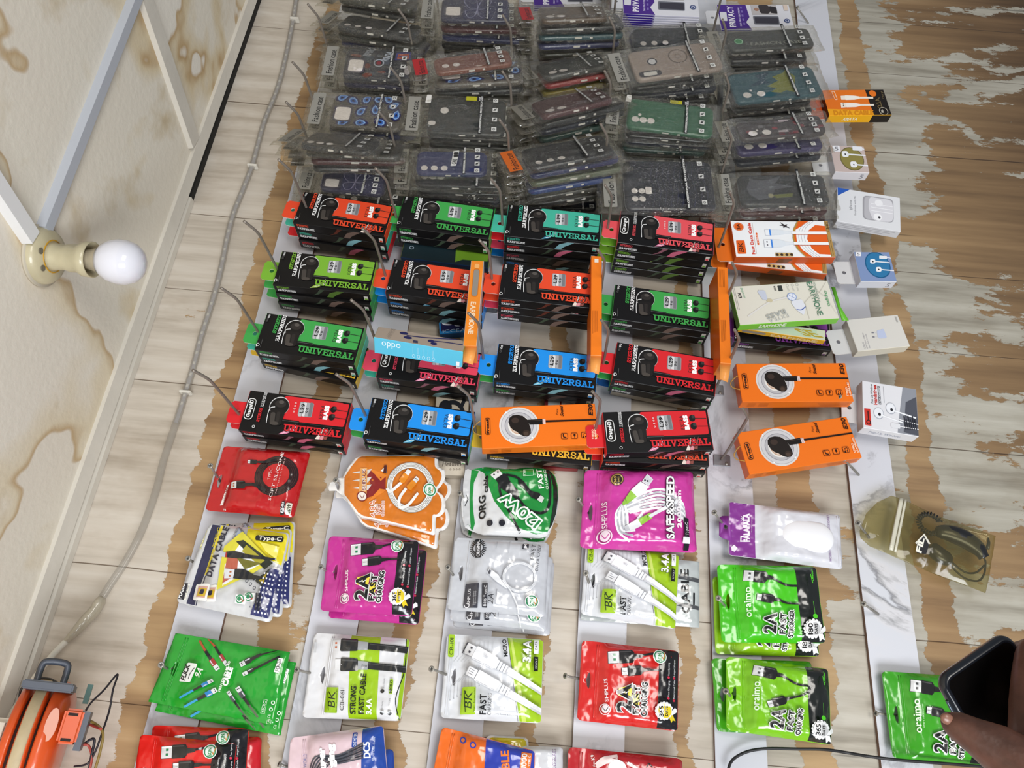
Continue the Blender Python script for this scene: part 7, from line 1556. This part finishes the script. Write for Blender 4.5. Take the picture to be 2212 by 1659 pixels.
for v, fc in vv:
    q = [bm.verts.new((p0 + d * (x / w * ln) + u * (y * .0075)).to_3d() * 1) for x, y in v]
    for k in q: k.co.z = .0148
    for g in fc:
        f = bm.faces.new([q[i] for i in g])
        for l in f.loops: l[cl] = hx('#e9e6da')
wh = [LP(*p) for p in ((1966, 1178), (1986, 1158), (1999, 1180), (1995, 1181), (1985, 1163), (1969, 1181))]
f = bm.faces.new([bm.verts.new((p.x, p.y, .0146)) for p in wh])
for l in f.loops: l[cl] = hx('#d9d6ca')
finish('brand_print', bm, PAPER, r)
tag(r, 'yellowish clear zip bag holding a black car charger with curly cord', 'charger')

# ---------------------------------------------------------------- loose black cable at the bottom
bm = bmesh.new(); pts = [(1572, 1668, .02), (1578, 1648, .02), (1592, 1634, .02), (1620, 1622, .022), (1660, 1617, .024), (1720, 1618, .024), (1780, 1619, .024), (1830, 1626, .02), (1878, 1634, .03), (1945, 1642, .034), (2050, 1650, .032), (2130, 1656, .03), (2230, 1658, .03)]
tube(bm, spline([px(*p) for p in pts], 6), .0019, 8); tag(finish('black_cable', bm, RUB), 'thin black cable crossing the lower right slats under the green pouches', 'cable')

# ---------------------------------------------------------------- LED strip in a clear tube
STRIP = [(648, -30, .008), (640, 0, .008), (633, 45, .008), (618, 120, .009), (600, 190, .009), (572, 260, .010), (558, 310, .010), (545, 358, .010), (525, 410, .010), (505, 460, .010), (492, 510, .010), (482, 560, .010), (468, 620, .010), (450, 680, .010), (434, 730, .010), (420, 785, .010), (402, 845, .010), (388, 890, .011), (368, 950, .012), (352, 1000, .013), (340, 1050, .015), (322, 1105, .016), (300, 1160, .020), (270, 1215, .022), (240, 1260, .024), (218, 1295, .026)]
sp = spline([px(*p) for p in STRIP], 5); r = empty('led_strip_light', (0, 0, 0)); r.location = sp[len(sp) // 2]; O = r.location.copy(); sp = [p - O for p in sp]
def gel():
    m, nt, N, K = nodes('clear cable tube'); b = nt.nodes['Principled BSDF']; b.inputs['Base Color'].default_value = hx('#a59f95'); b.inputs['Roughness'].default_value = .12; b.inputs['Alpha'].default_value = .38; return m
def flat_ribbon(bm, pts, w, t, off=0, mi=0):
    prev = None
    for i, p in enumerate(pts):
        tt = (pts[min(i + 1, len(pts) - 1)] - pts[max(i - 1, 0)]).normalized(); n = Vector((0, -1, 0)); s = tt.cross(n).normalized(); n = s.cross(tt)
        ring = [bm.verts.new(p + n * off + s * a * w / 2 + n * b * t / 2) for a, b in ((-1, -.4), (-.75, -1), (.75, -1), (1, -.4), (1, .4), (.75, 1), (-.75, 1), (-1, .4))]
        if prev:
            for k in range(8): f = bm.faces.new((prev[k], prev[(k + 1) % 8], ring[(k + 1) % 8], ring[k])); f.smooth = True; f.material_index = mi
        prev = ring
bm = bmesh.new(); flat_ribbon(bm, sp, .0105, .0075); finish('clear_tube', bm, gel(), r)
bm = bmesh.new(); flat_ribbon(bm, sp[:int(len(sp) * .70)], .0062, .001, .001); finish('strip_board', bm, mat('silver circuit strip', '#b9b6b8', .45, noise_c=.3, nscale=300), r)
bm = bmesh.new(); run = 0
for a_, b_ in zip(sp[:int(len(sp) * .68)], sp[1:]):
    run += (b_ - a_).length
    if run > .013:
        run = 0; t = (b_ - a_).normalized(); s = t.cross(Vector((0, -1, 0))); M_ = Matrix((t, s, Vector((0, -1, 0)))).transposed().to_4x4(); M_.translation = a_ + Vector((0, -.0018, 0))
        g = bmesh.ops.create_cube(bm, size=1, matrix=M_ @ Matrix.Diagonal((.005, .0034, .0012, 1)))
o = finish('led_chips', bm, mat('led chip', '#dedbd2', .3, coat=.4), r); o['kind'] = 'stuff'
bm = bmesh.new(); e = [px(*p) - O for p in ((222, 1290, .026), (205, 1318, .028), (185, 1340, .030), (160, 1368, .032), (140, 1388, .034))]
tube(bm, spline(e, 5), .008, 12, rad=[.0055, .0075, .0088, .0092, .0093, .0092, .0095, .0093, .0096, .0092, .009, .0088, .0085, .0082, .0078, .007, .0066, .006, .005, .0045, .0042], flat=.8)
finish('end_sleeve', bm, mat('crinkled clear sleeve', '#a69d8a', .18, coat=.6, bump=.9, bscale=120), r)
bm = bmesh.new(); e = [px(*p) - O for p in ((142, 1386, .034), (120, 1408, .04), (98, 1435, .05), (75, 1465, .055), (55, 1500, .055), (30, 1535, .05), (8, 1580, .045))]
tube(bm, spline(e, 6), .0042, 10); finish('white_lead', bm, mat('white cable', '#cfcabd', .4), r)
for x, y in ((636, 41), (545, 358), (400, 847)):
    p = px(x, y, .011) - O; bm = bmesh.new(); box_bm(bm, (p.x - .0022, p.y - .0045, p.z - .0095), (p.x + .0022, p.y + .008, p.z + .0085)); bmesh.ops.bevel(bm, geom=bm.edges[:], offset=.001, segments=2, affect='EDGES')
    finish('cable_clip', bm, mat('white clip', '#d9d5cb', .4), r)
tag(r, 'clear-sleeved LED strip light clipped along the painted planks beside the ceiling', 'strip light')

# ---------------------------------------------------------------- bulb holder and bulb on the ceiling
hc = pxz(90, 552, ZTOP); CR = lambda n_, pr, m, par, M_=None, seg=40: (lambda b: (lathe(b, pr, seg, M_), finish(n_, b, m, par))[1])(bmesh.new())
HOLD = mat('aged cream bakelite', '#d6cba8', .34, coat=.3, noise_c=.55, nscale=22)
r = empty('bulb_holder', hc); tilt = Matrix.Rotation(math.radians(0), 4, 'X')
CR('ceiling_rose', [(.001, -.016), (.020, -.016), (.0325, -.0135), (.0365, -.008), (.0375, -.003), (.0375, 0), (.001, 0)], HOLD, r)
CR('batten_block', [(.001, 0.0), (.041, 0.0), (.041, -.0035), (.001, -.0035)], mat('pale paint disc', '#bcb3a0', .7), r)
CR('socket_neck', [(.0205, -.014), (.0175, -.020), (.0165, -.032), (.0185, -.040), (.0185, -.050), (.0225, -.056), (.0235, -.068), (.0220, -.068), (.0205, -.058), (.0165, -.050), (.0150, -.040), (.002, -.038)], HOLD, r)
bm = bmesh.new(); tube(bm, [Vector((.0208 * math.cos(i / 24 * 6.2832), .0208 * math.sin(i / 24 * 6.2832), -.0155)) for i in range(25)], .0011, 6); finish('yellow_ring', bm, mat('yellowed glue ring', '#c08f1e', .5), r)
bm = bmesh.new()
for a_ in (200, 250): bmesh.ops.create_cone(bm, cap_ends=True, segments=14, radius1=.004, radius2=.004, depth=.0012, matrix=Matrix.Translation((.026 * math.cos(math.radians(a_)), .026 * math.sin(math.radians(a_)), -.0155)))
finish('screw_hole', bm, mat('dark dusty hole', '#6d6656', .8), r)
tag(r, 'cream bakelite bulb holder screwed to the stained ceiling', 'bulb holder')
b_ = empty('light_bulb', hc + Vector((0, 0, -.050)))
CR('bulb_collar', [(.002, .006), (.0115, .004), (.0120, -.006), (.0135, -.016), (.0165, -.026), (.0195, -.032), (.0180, -.034), (.002, -.034)], mat('dusty white collar', '#c9bca2', .45, noise_c=.5, nscale=60), b_)
CR('bulb_globe', [(.0185, -.028), (.0235, -.034), (.0278, -.043), (.0295, -.053), (.0288, -.063), (.0252, -.073), (.0190, -.080), (.010, -.0845), (.0001, -.086)], mat('frosted white globe', '#dedee6', .12, coat=.6), b_)
tag(b_, 'unlit frosted white light bulb hanging from the cream holder', 'light bulb')

# ---------------------------------------------------------------- orange fan-shaped cord reel in the lower left corner
ORG = mat('orange plastic', '#d9551e', .32, coat=.35, noise_c=.15, nscale=40); SLATE = mat('slate grey plastic', '#4a505c', .4)
c = px(86, 1614, .085); r = empty('cord_reel', c); RM = Matrix.Rotation(math.radians(22), 4, 'X'); r.rotation_euler = RM.to_euler(); r.scale = (.74,) * 3; RI = RM.inverted(); AX = lambda pr, n_, m_, sg=56: CR(n_, pr, m_, r, Matrix(), sg)
k = .00062
def ringp(x0_, x1_, R0, R1): return [(.030, -(x0_)), (R0, -x0_), (R0 + .0015, -(x0_ + .0015)), (R1 + .0015, -(x1_ - .0015)), (R1, -x1_), (.030, -x1_)]
AX(ringp(-.046, -.034, .088, .094), 'upper_flange', ORG); AX(ringp(-.027, -.006, .096, .100), 'middle_flange', ORG)
AX([(.0, .001), (.098, .001)] and ringp(-.0255, -.0085, .0995, .1012), 'cream_band', mat('dirty cream tape', '#cbb791', .6, noise_c=.4, nscale=50))
AX([(.001, .044), (.075, .044), (.075, -.004), (.001, -.004)], 'dark_core', mat('dark inner drum', '#2a1a14', .7))
AX([(.030, .000), (.099, .000), (.103, -.003), (.101, -.014), (.093, -.024), (.080, -.030), (.060, -.034), (.001, -.036)], 'lower_dome', ORG)
bm = bmesh.new(); box_bm(bm, (.010, -.112, -.058), (.060, -.050, -.030)); bmesh.ops.bevel(bm, geom=bm.edges[:], offset=.004, segments=3, affect='EDGES'); so = finish('switch_housing', bm, ORG, r)
bm = bmesh.new(); box_bm(bm, (.014, -.1125, -.050), (.018, -.110, -.036)); box_bm(bm, (.050, -.1125, -.050), (.054, -.110, -.036)); finish('slot', bm, mat('dark slot', '#251410', .8), so)
bm = bmesh.new(); box_bm(bm, (.002, -.104, -.066), (.058, -.052, -.056)); finish('rear_plate', bm, SLATE, r)
bm = bmesh.new(); bmesh.ops.create_cone(bm, cap_ends=True, segments=28, radius1=1, radius2=1, depth=.0012, matrix=Matrix.Translation((.035, -.0985, -.016)) @ Matrix.Rotation(math.pi / 2, 4, 'X') @ Matrix.Rotation(math.radians(0), 4, 'Z') @ Matrix.Diagonal((.024, .0085, 1, 1)))
finish('oval_badge', bm, mat('pinkish worn badge', '#d59a86', .5), r)
bm = bmesh.new(); box_bm(bm, (.082, -.088, -.030), (.096, -.030, .044)); bmesh.ops.bevel(bm, geom=bm.edges[:], offset=.0025, segments=2, affect='EDGES'); hb = finish('hanging_bracket', bm, SLATE, r)
bm = bmesh.new(); tube(bm, spline([(.090, -.060, .028), (.118, -.060, .028), (.126, -.060, .022), (.126, -.060, -.004), (.118, -.060, -.010), (.090, -.060, -.010)], 3), .0052, 4); finish('bracket_loop', bm, SLATE, hb)
bm = bmesh.new(); box_bm(bm, (.070, -.030, -.052), (.100, -.020, -.044)); finish('teal_plate', bm, mat('teal edge plate', '#4f7a74', .5), r)
def wire(pts, col, rad, nm='wire'):
    bm = bmesh.new(); tube(bm, spline([RI @ (px(*p) - c) / .74 for p in pts], 6), rad / .74, 7); finish(nm, bm, mat('insulated wire ' + col, col, .4), r)
wire([(176, 1552, .10), (195, 1520, .10), (225, 1490, .09), (254, 1456, .08), (244, 1490, .09), (236, 1535, .09), (218, 1590, .10), (205, 1625, .10), (188, 1650, .10), (160, 1656, .10)], '#1c1620', .0012)
wire([(60, 1505, .09), (75, 1470, .10), (105, 1466, .10), (125, 1476, .11)], '#201c1c', .0014); wire([(62, 1476, .10), (45, 1490, .10), (40, 1520, .10), (30, 1560, .09)], '#1f1c1c', .0014)
wire([(174, 1555, .10), (200, 1560, .10), (222, 1582, .10), (216, 1625, .10), (200, 1680, .10)], '#8a7238', .0016); wire([(174, 1558, .10), (196, 1566, .10), (218, 1575, .11)], '#b0443a', .0016)
wire([(176, 1612, .10), (195, 1598, .10), (204, 1600, .10), (196, 1640, .10), (190, 1680, .10)], '#26222a', .0016); wire([(178, 1608, .105), (192, 1612, .10), (198, 1640, .10), (186, 1690, .10)], '#a8463c', .0016)
tag(r, 'orange ribbed cord reel with a slate grey bracket and loose wires', 'cord reel')
bm = bmesh.new(); p = px(4, 1625, .06); box_bm(bm, (p.x - .045, p.y - .03, p.z - .014), (p.x + .038, p.y + .05, p.z + .05)); bmesh.ops.bevel(bm, geom=bm.edges[:], offset=.004, segments=3, affect='EDGES')
r = empty('junction_box', p); o = finish('box_body', bm, mat('old white plastic', '#d6d1c2', .45), r); o.location = -p
bm = bmesh.new(); box_bm(bm, (p.x - .040, p.y - .032, p.z - .010), (p.x + .033, p.y - .029, p.z + .046)); o = finish('lid', bm, mat('old white lid', '#dcd7c9', .45), r); o.location = -p
tag(r, 'old white plastic junction box at the lower left edge beside the reel', 'junction box')

# ---------------------------------------------------------------- the hand with a phone, lower right
def cp(x, y, d):      # point at distance d along the lens axis
    return _r * ((x - CX) / F * d) - _u * ((y - CY) / F * d) - _b * d + Vector((0, -DIST, ZC))
D0 = .60
p0, p1, p3 = cp(2010, 1464, D0), cp(2158, 1362, D0 + .015), cp(2092, 1586, D0 - .004)
u = (p1 - p0); v = (p3 - p0); pw = u.length; u.normalize(); v = (v - u * v.dot(u)); v.normalize(); n = u.cross(v)
if n.dot(-_b) > 0: n = -n
n.normalize(); v2 = n.cross(u).normalized(); sgn = 1 if v2.dot(v) > 0 else -1
Mp = Matrix((u, v, u.cross(v))).transposed().to_4x4(); Mp.translation = p0
r = empty('mobile_phone')
PW = min(.074, pw + .012); PLn = .11
def pr_ol(d, rr=.011, w=None, l=None):
    w = PW; l = PLn; return [(x, y) for cx, cy, a0 in ((w - rr, l - rr, 0), (rr, l - rr, 90), (rr, rr, 180), (w - rr, rr, 270)) for x, y in [(cx + (rr - d) * math.cos(math.radians(a0 + 15 * q)), cy + (rr - d) * math.sin(math.radians(a0 + 15 * q))) for q in range(7)]]
bm = bmesh.new(); T = .0095 * (1 if u.cross(v).dot(_b) > 0 else -1)
rings = [[bm.verts.new((x, y, z)) for x, y in pr_ol(d)] for d, z in ((.003, 0), (.0008, .15 * T), (0, .4 * T), (0, .6 * T), (.0008, .85 * T), (.003, T))]
nn = len(rings[0])
for a_, b2 in zip(rings, rings[1:]):
    for i in range(nn): bm.faces.new((a_[i], a_[(i + 1) % nn], b2[(i + 1) % nn], b2[i])).smooth = True
bm.faces.new(rings[-1]); bm.faces.new(rings[0][::-1]); bmesh.ops.recalc_face_normals(bm, faces=bm.faces[:])
finish('phone_body', bm, mat('dark blue phone shell', '#141a24', .28, coat=.3), r)
bm = bmesh.new(); f = bm.faces.new([bm.verts.new((x, y, T * 1.01)) for x, y in pr_ol(.0045)]); finish('screen', bm, mat('switched-off screen', '#040506', .25), r)
bm = bmesh.new(); tube(bm, spline([(.0, .018, T * .5), (-.0004, .025, T * .5), (-.0004, .045, T * .5), (0, .052, T * .5)], 3), .0014, 6); finish('side_key', bm, mat('metal side key', '#59636e', .3, .7), r)
r.matrix_world = Mp; tag(r, 'dark mobile phone held in the hand at the lower right', 'phone')
# hand: palm, fingers and thumb melted into one continuous surface
SK = cp
CH = [
 [(2480, 1930, .48, .038), (2340, 1770, .50, .033), (2300, 1690, .52, .030), (2275, 1610, .535, .0275), (2262, 1530, .55, .0240), (2256, 1470, .56, .0212), (2252, 1425, .575, .0185)],
 [(2300, 1720, .51, .026), (2225, 1668, .515, .0205), (2163, 1622, .525, .0175), (2110, 1592, .53, .0130), (2074, 1571, .535, .0108), (2056, 1561, .538, .0080)],
 [(2252, 1425, .58, .0150), (2262, 1405, .605, .0120), (2245, 1400, .640, .0105), (2205, 1408, .665, .0096), (2178, 1420, .670, .0085), (2160, 1430, .670, .0070)],
 [(2256, 1465, .58, .0150), (2285, 1450, .615, .0120), (2270, 1440, .655, .0108), (2228, 1448, .680, .0098), (2196, 1458, .684, .0086), (2176, 1466, .684, .0070)],
 [(2262, 1520, .58, .0150), (2300, 1505, .615, .0115), (2285, 1495, .655, .0102), (2240, 1500, .682, .0092), (2208, 1508, .688, .0080), (2190, 1514, .688, .0066)],
 [(2272, 1580, .57, .0150), (2310, 1565, .605, .0105), (2298, 1552, .645, .0094), (2256, 1556, .672, .0082), (2228, 1562, .678, .0072), (2212, 1566, .678, .0058)],
]
bm = bmesh.new()
for ch in CH:
    pts = [(SK(x, y, d), r_) for x, y, d, r_ in ch]
    for (p, ra), (q, rb) in zip(pts, pts[1:]):
        n_ = max(2, int((q - p).length / .0035))
        for i in range(n_ + 1):
            t = i / n_; bmesh.ops.create_icosphere(bm, subdivisions=2, radius=ra + (rb - ra) * t, matrix=Matrix.Translation(p.lerp(q, t)))
me = bpy.data.meshes.new('t'); bm.to_mesh(me); bm.free(); o = bpy.data.objects.new('t', me); COL.objects.link(o)
m_ = o.modifiers.new('r', 'REMESH'); m_.mode = 'VOXEL'; m_.voxel_size = .0022; m_.use_smooth_shade = True
m_ = o.modifiers.new('s', 'SMOOTH'); m_.factor = .6; m_.iterations = 6
bpy.context.view_layer.update(); me = bpy.data.meshes.new_from_object(o.evaluated_get(bpy.context.evaluated_depsgraph_get())); bpy.data.objects.remove(o); me.name = 'hand'; me.materials.clear()
def skin_mat():
    m, nt, N, K = nodes('dark brown skin'); b = nt.nodes['Principled BSDF']; g = N('ShaderNodeNewGeometry')
    t = N('ShaderNodeTexNoise', inp={'Scale': 60, 'Detail': 5}); K(g.outputs['Position'], t.inputs[0]); rp = N('ShaderNodeValToRGB'); e = rp.color_ramp.elements; e[0].position = .3; e[0].color = hx('#452b20'); e[1].position = .7; e[1].color = hx('#634033'); K(t.outputs[0], rp.inputs[0]); K(rp.outputs[0], b.inputs['Base Color'])
    b.inputs['Roughness'].default_value = .42; b.inputs['Subsurface Weight'].default_value = .08; b.inputs['Subsurface Radius'].default_value = (.01, .004, .002)
    w = N('ShaderNodeTexVoronoi', inp={'Scale': 350}); K(g.outputs['Position'], w.inputs[0]); bp = N('ShaderNodeBump', inp={'Strength': .25, 'Distance': .0004}); K(w.outputs[0], bp.inputs['Height']); K(bp.outputs[0], b.inputs['Normal']); return m
me.materials.append(skin_mat()); r = empty('person'); r.location = SK(2275, 1610, .535); o = link('hand', me, r); o.location = -r.location
bm = bmesh.new(); tp = SK(2046, 1553, .534); bmesh.ops.create_uvsphere(bm, u_segments=16, v_segments=10, radius=1)
dd = (SK(2046, 1548, .533) - SK(2064, 1558, .533)).normalized(); ss = dd.cross(_b).normalized(); nm = dd.cross(ss)
for v_ in bm.verts: v_.co = tp - r.location + dd * v_.co.x * .0050 + ss * v_.co.y * .0040 + (_u * .6 - _r * .2).normalized() * 0 + nm * v_.co.z * .0024
for f in bm.faces: f.smooth = True
tag(r, "person's dark-skinned right hand gripping a phone at the lower right edge", 'person')
finish('thumb_nail', bm, mat('finger nail', '#7d5646', .35, coat=.1), r)
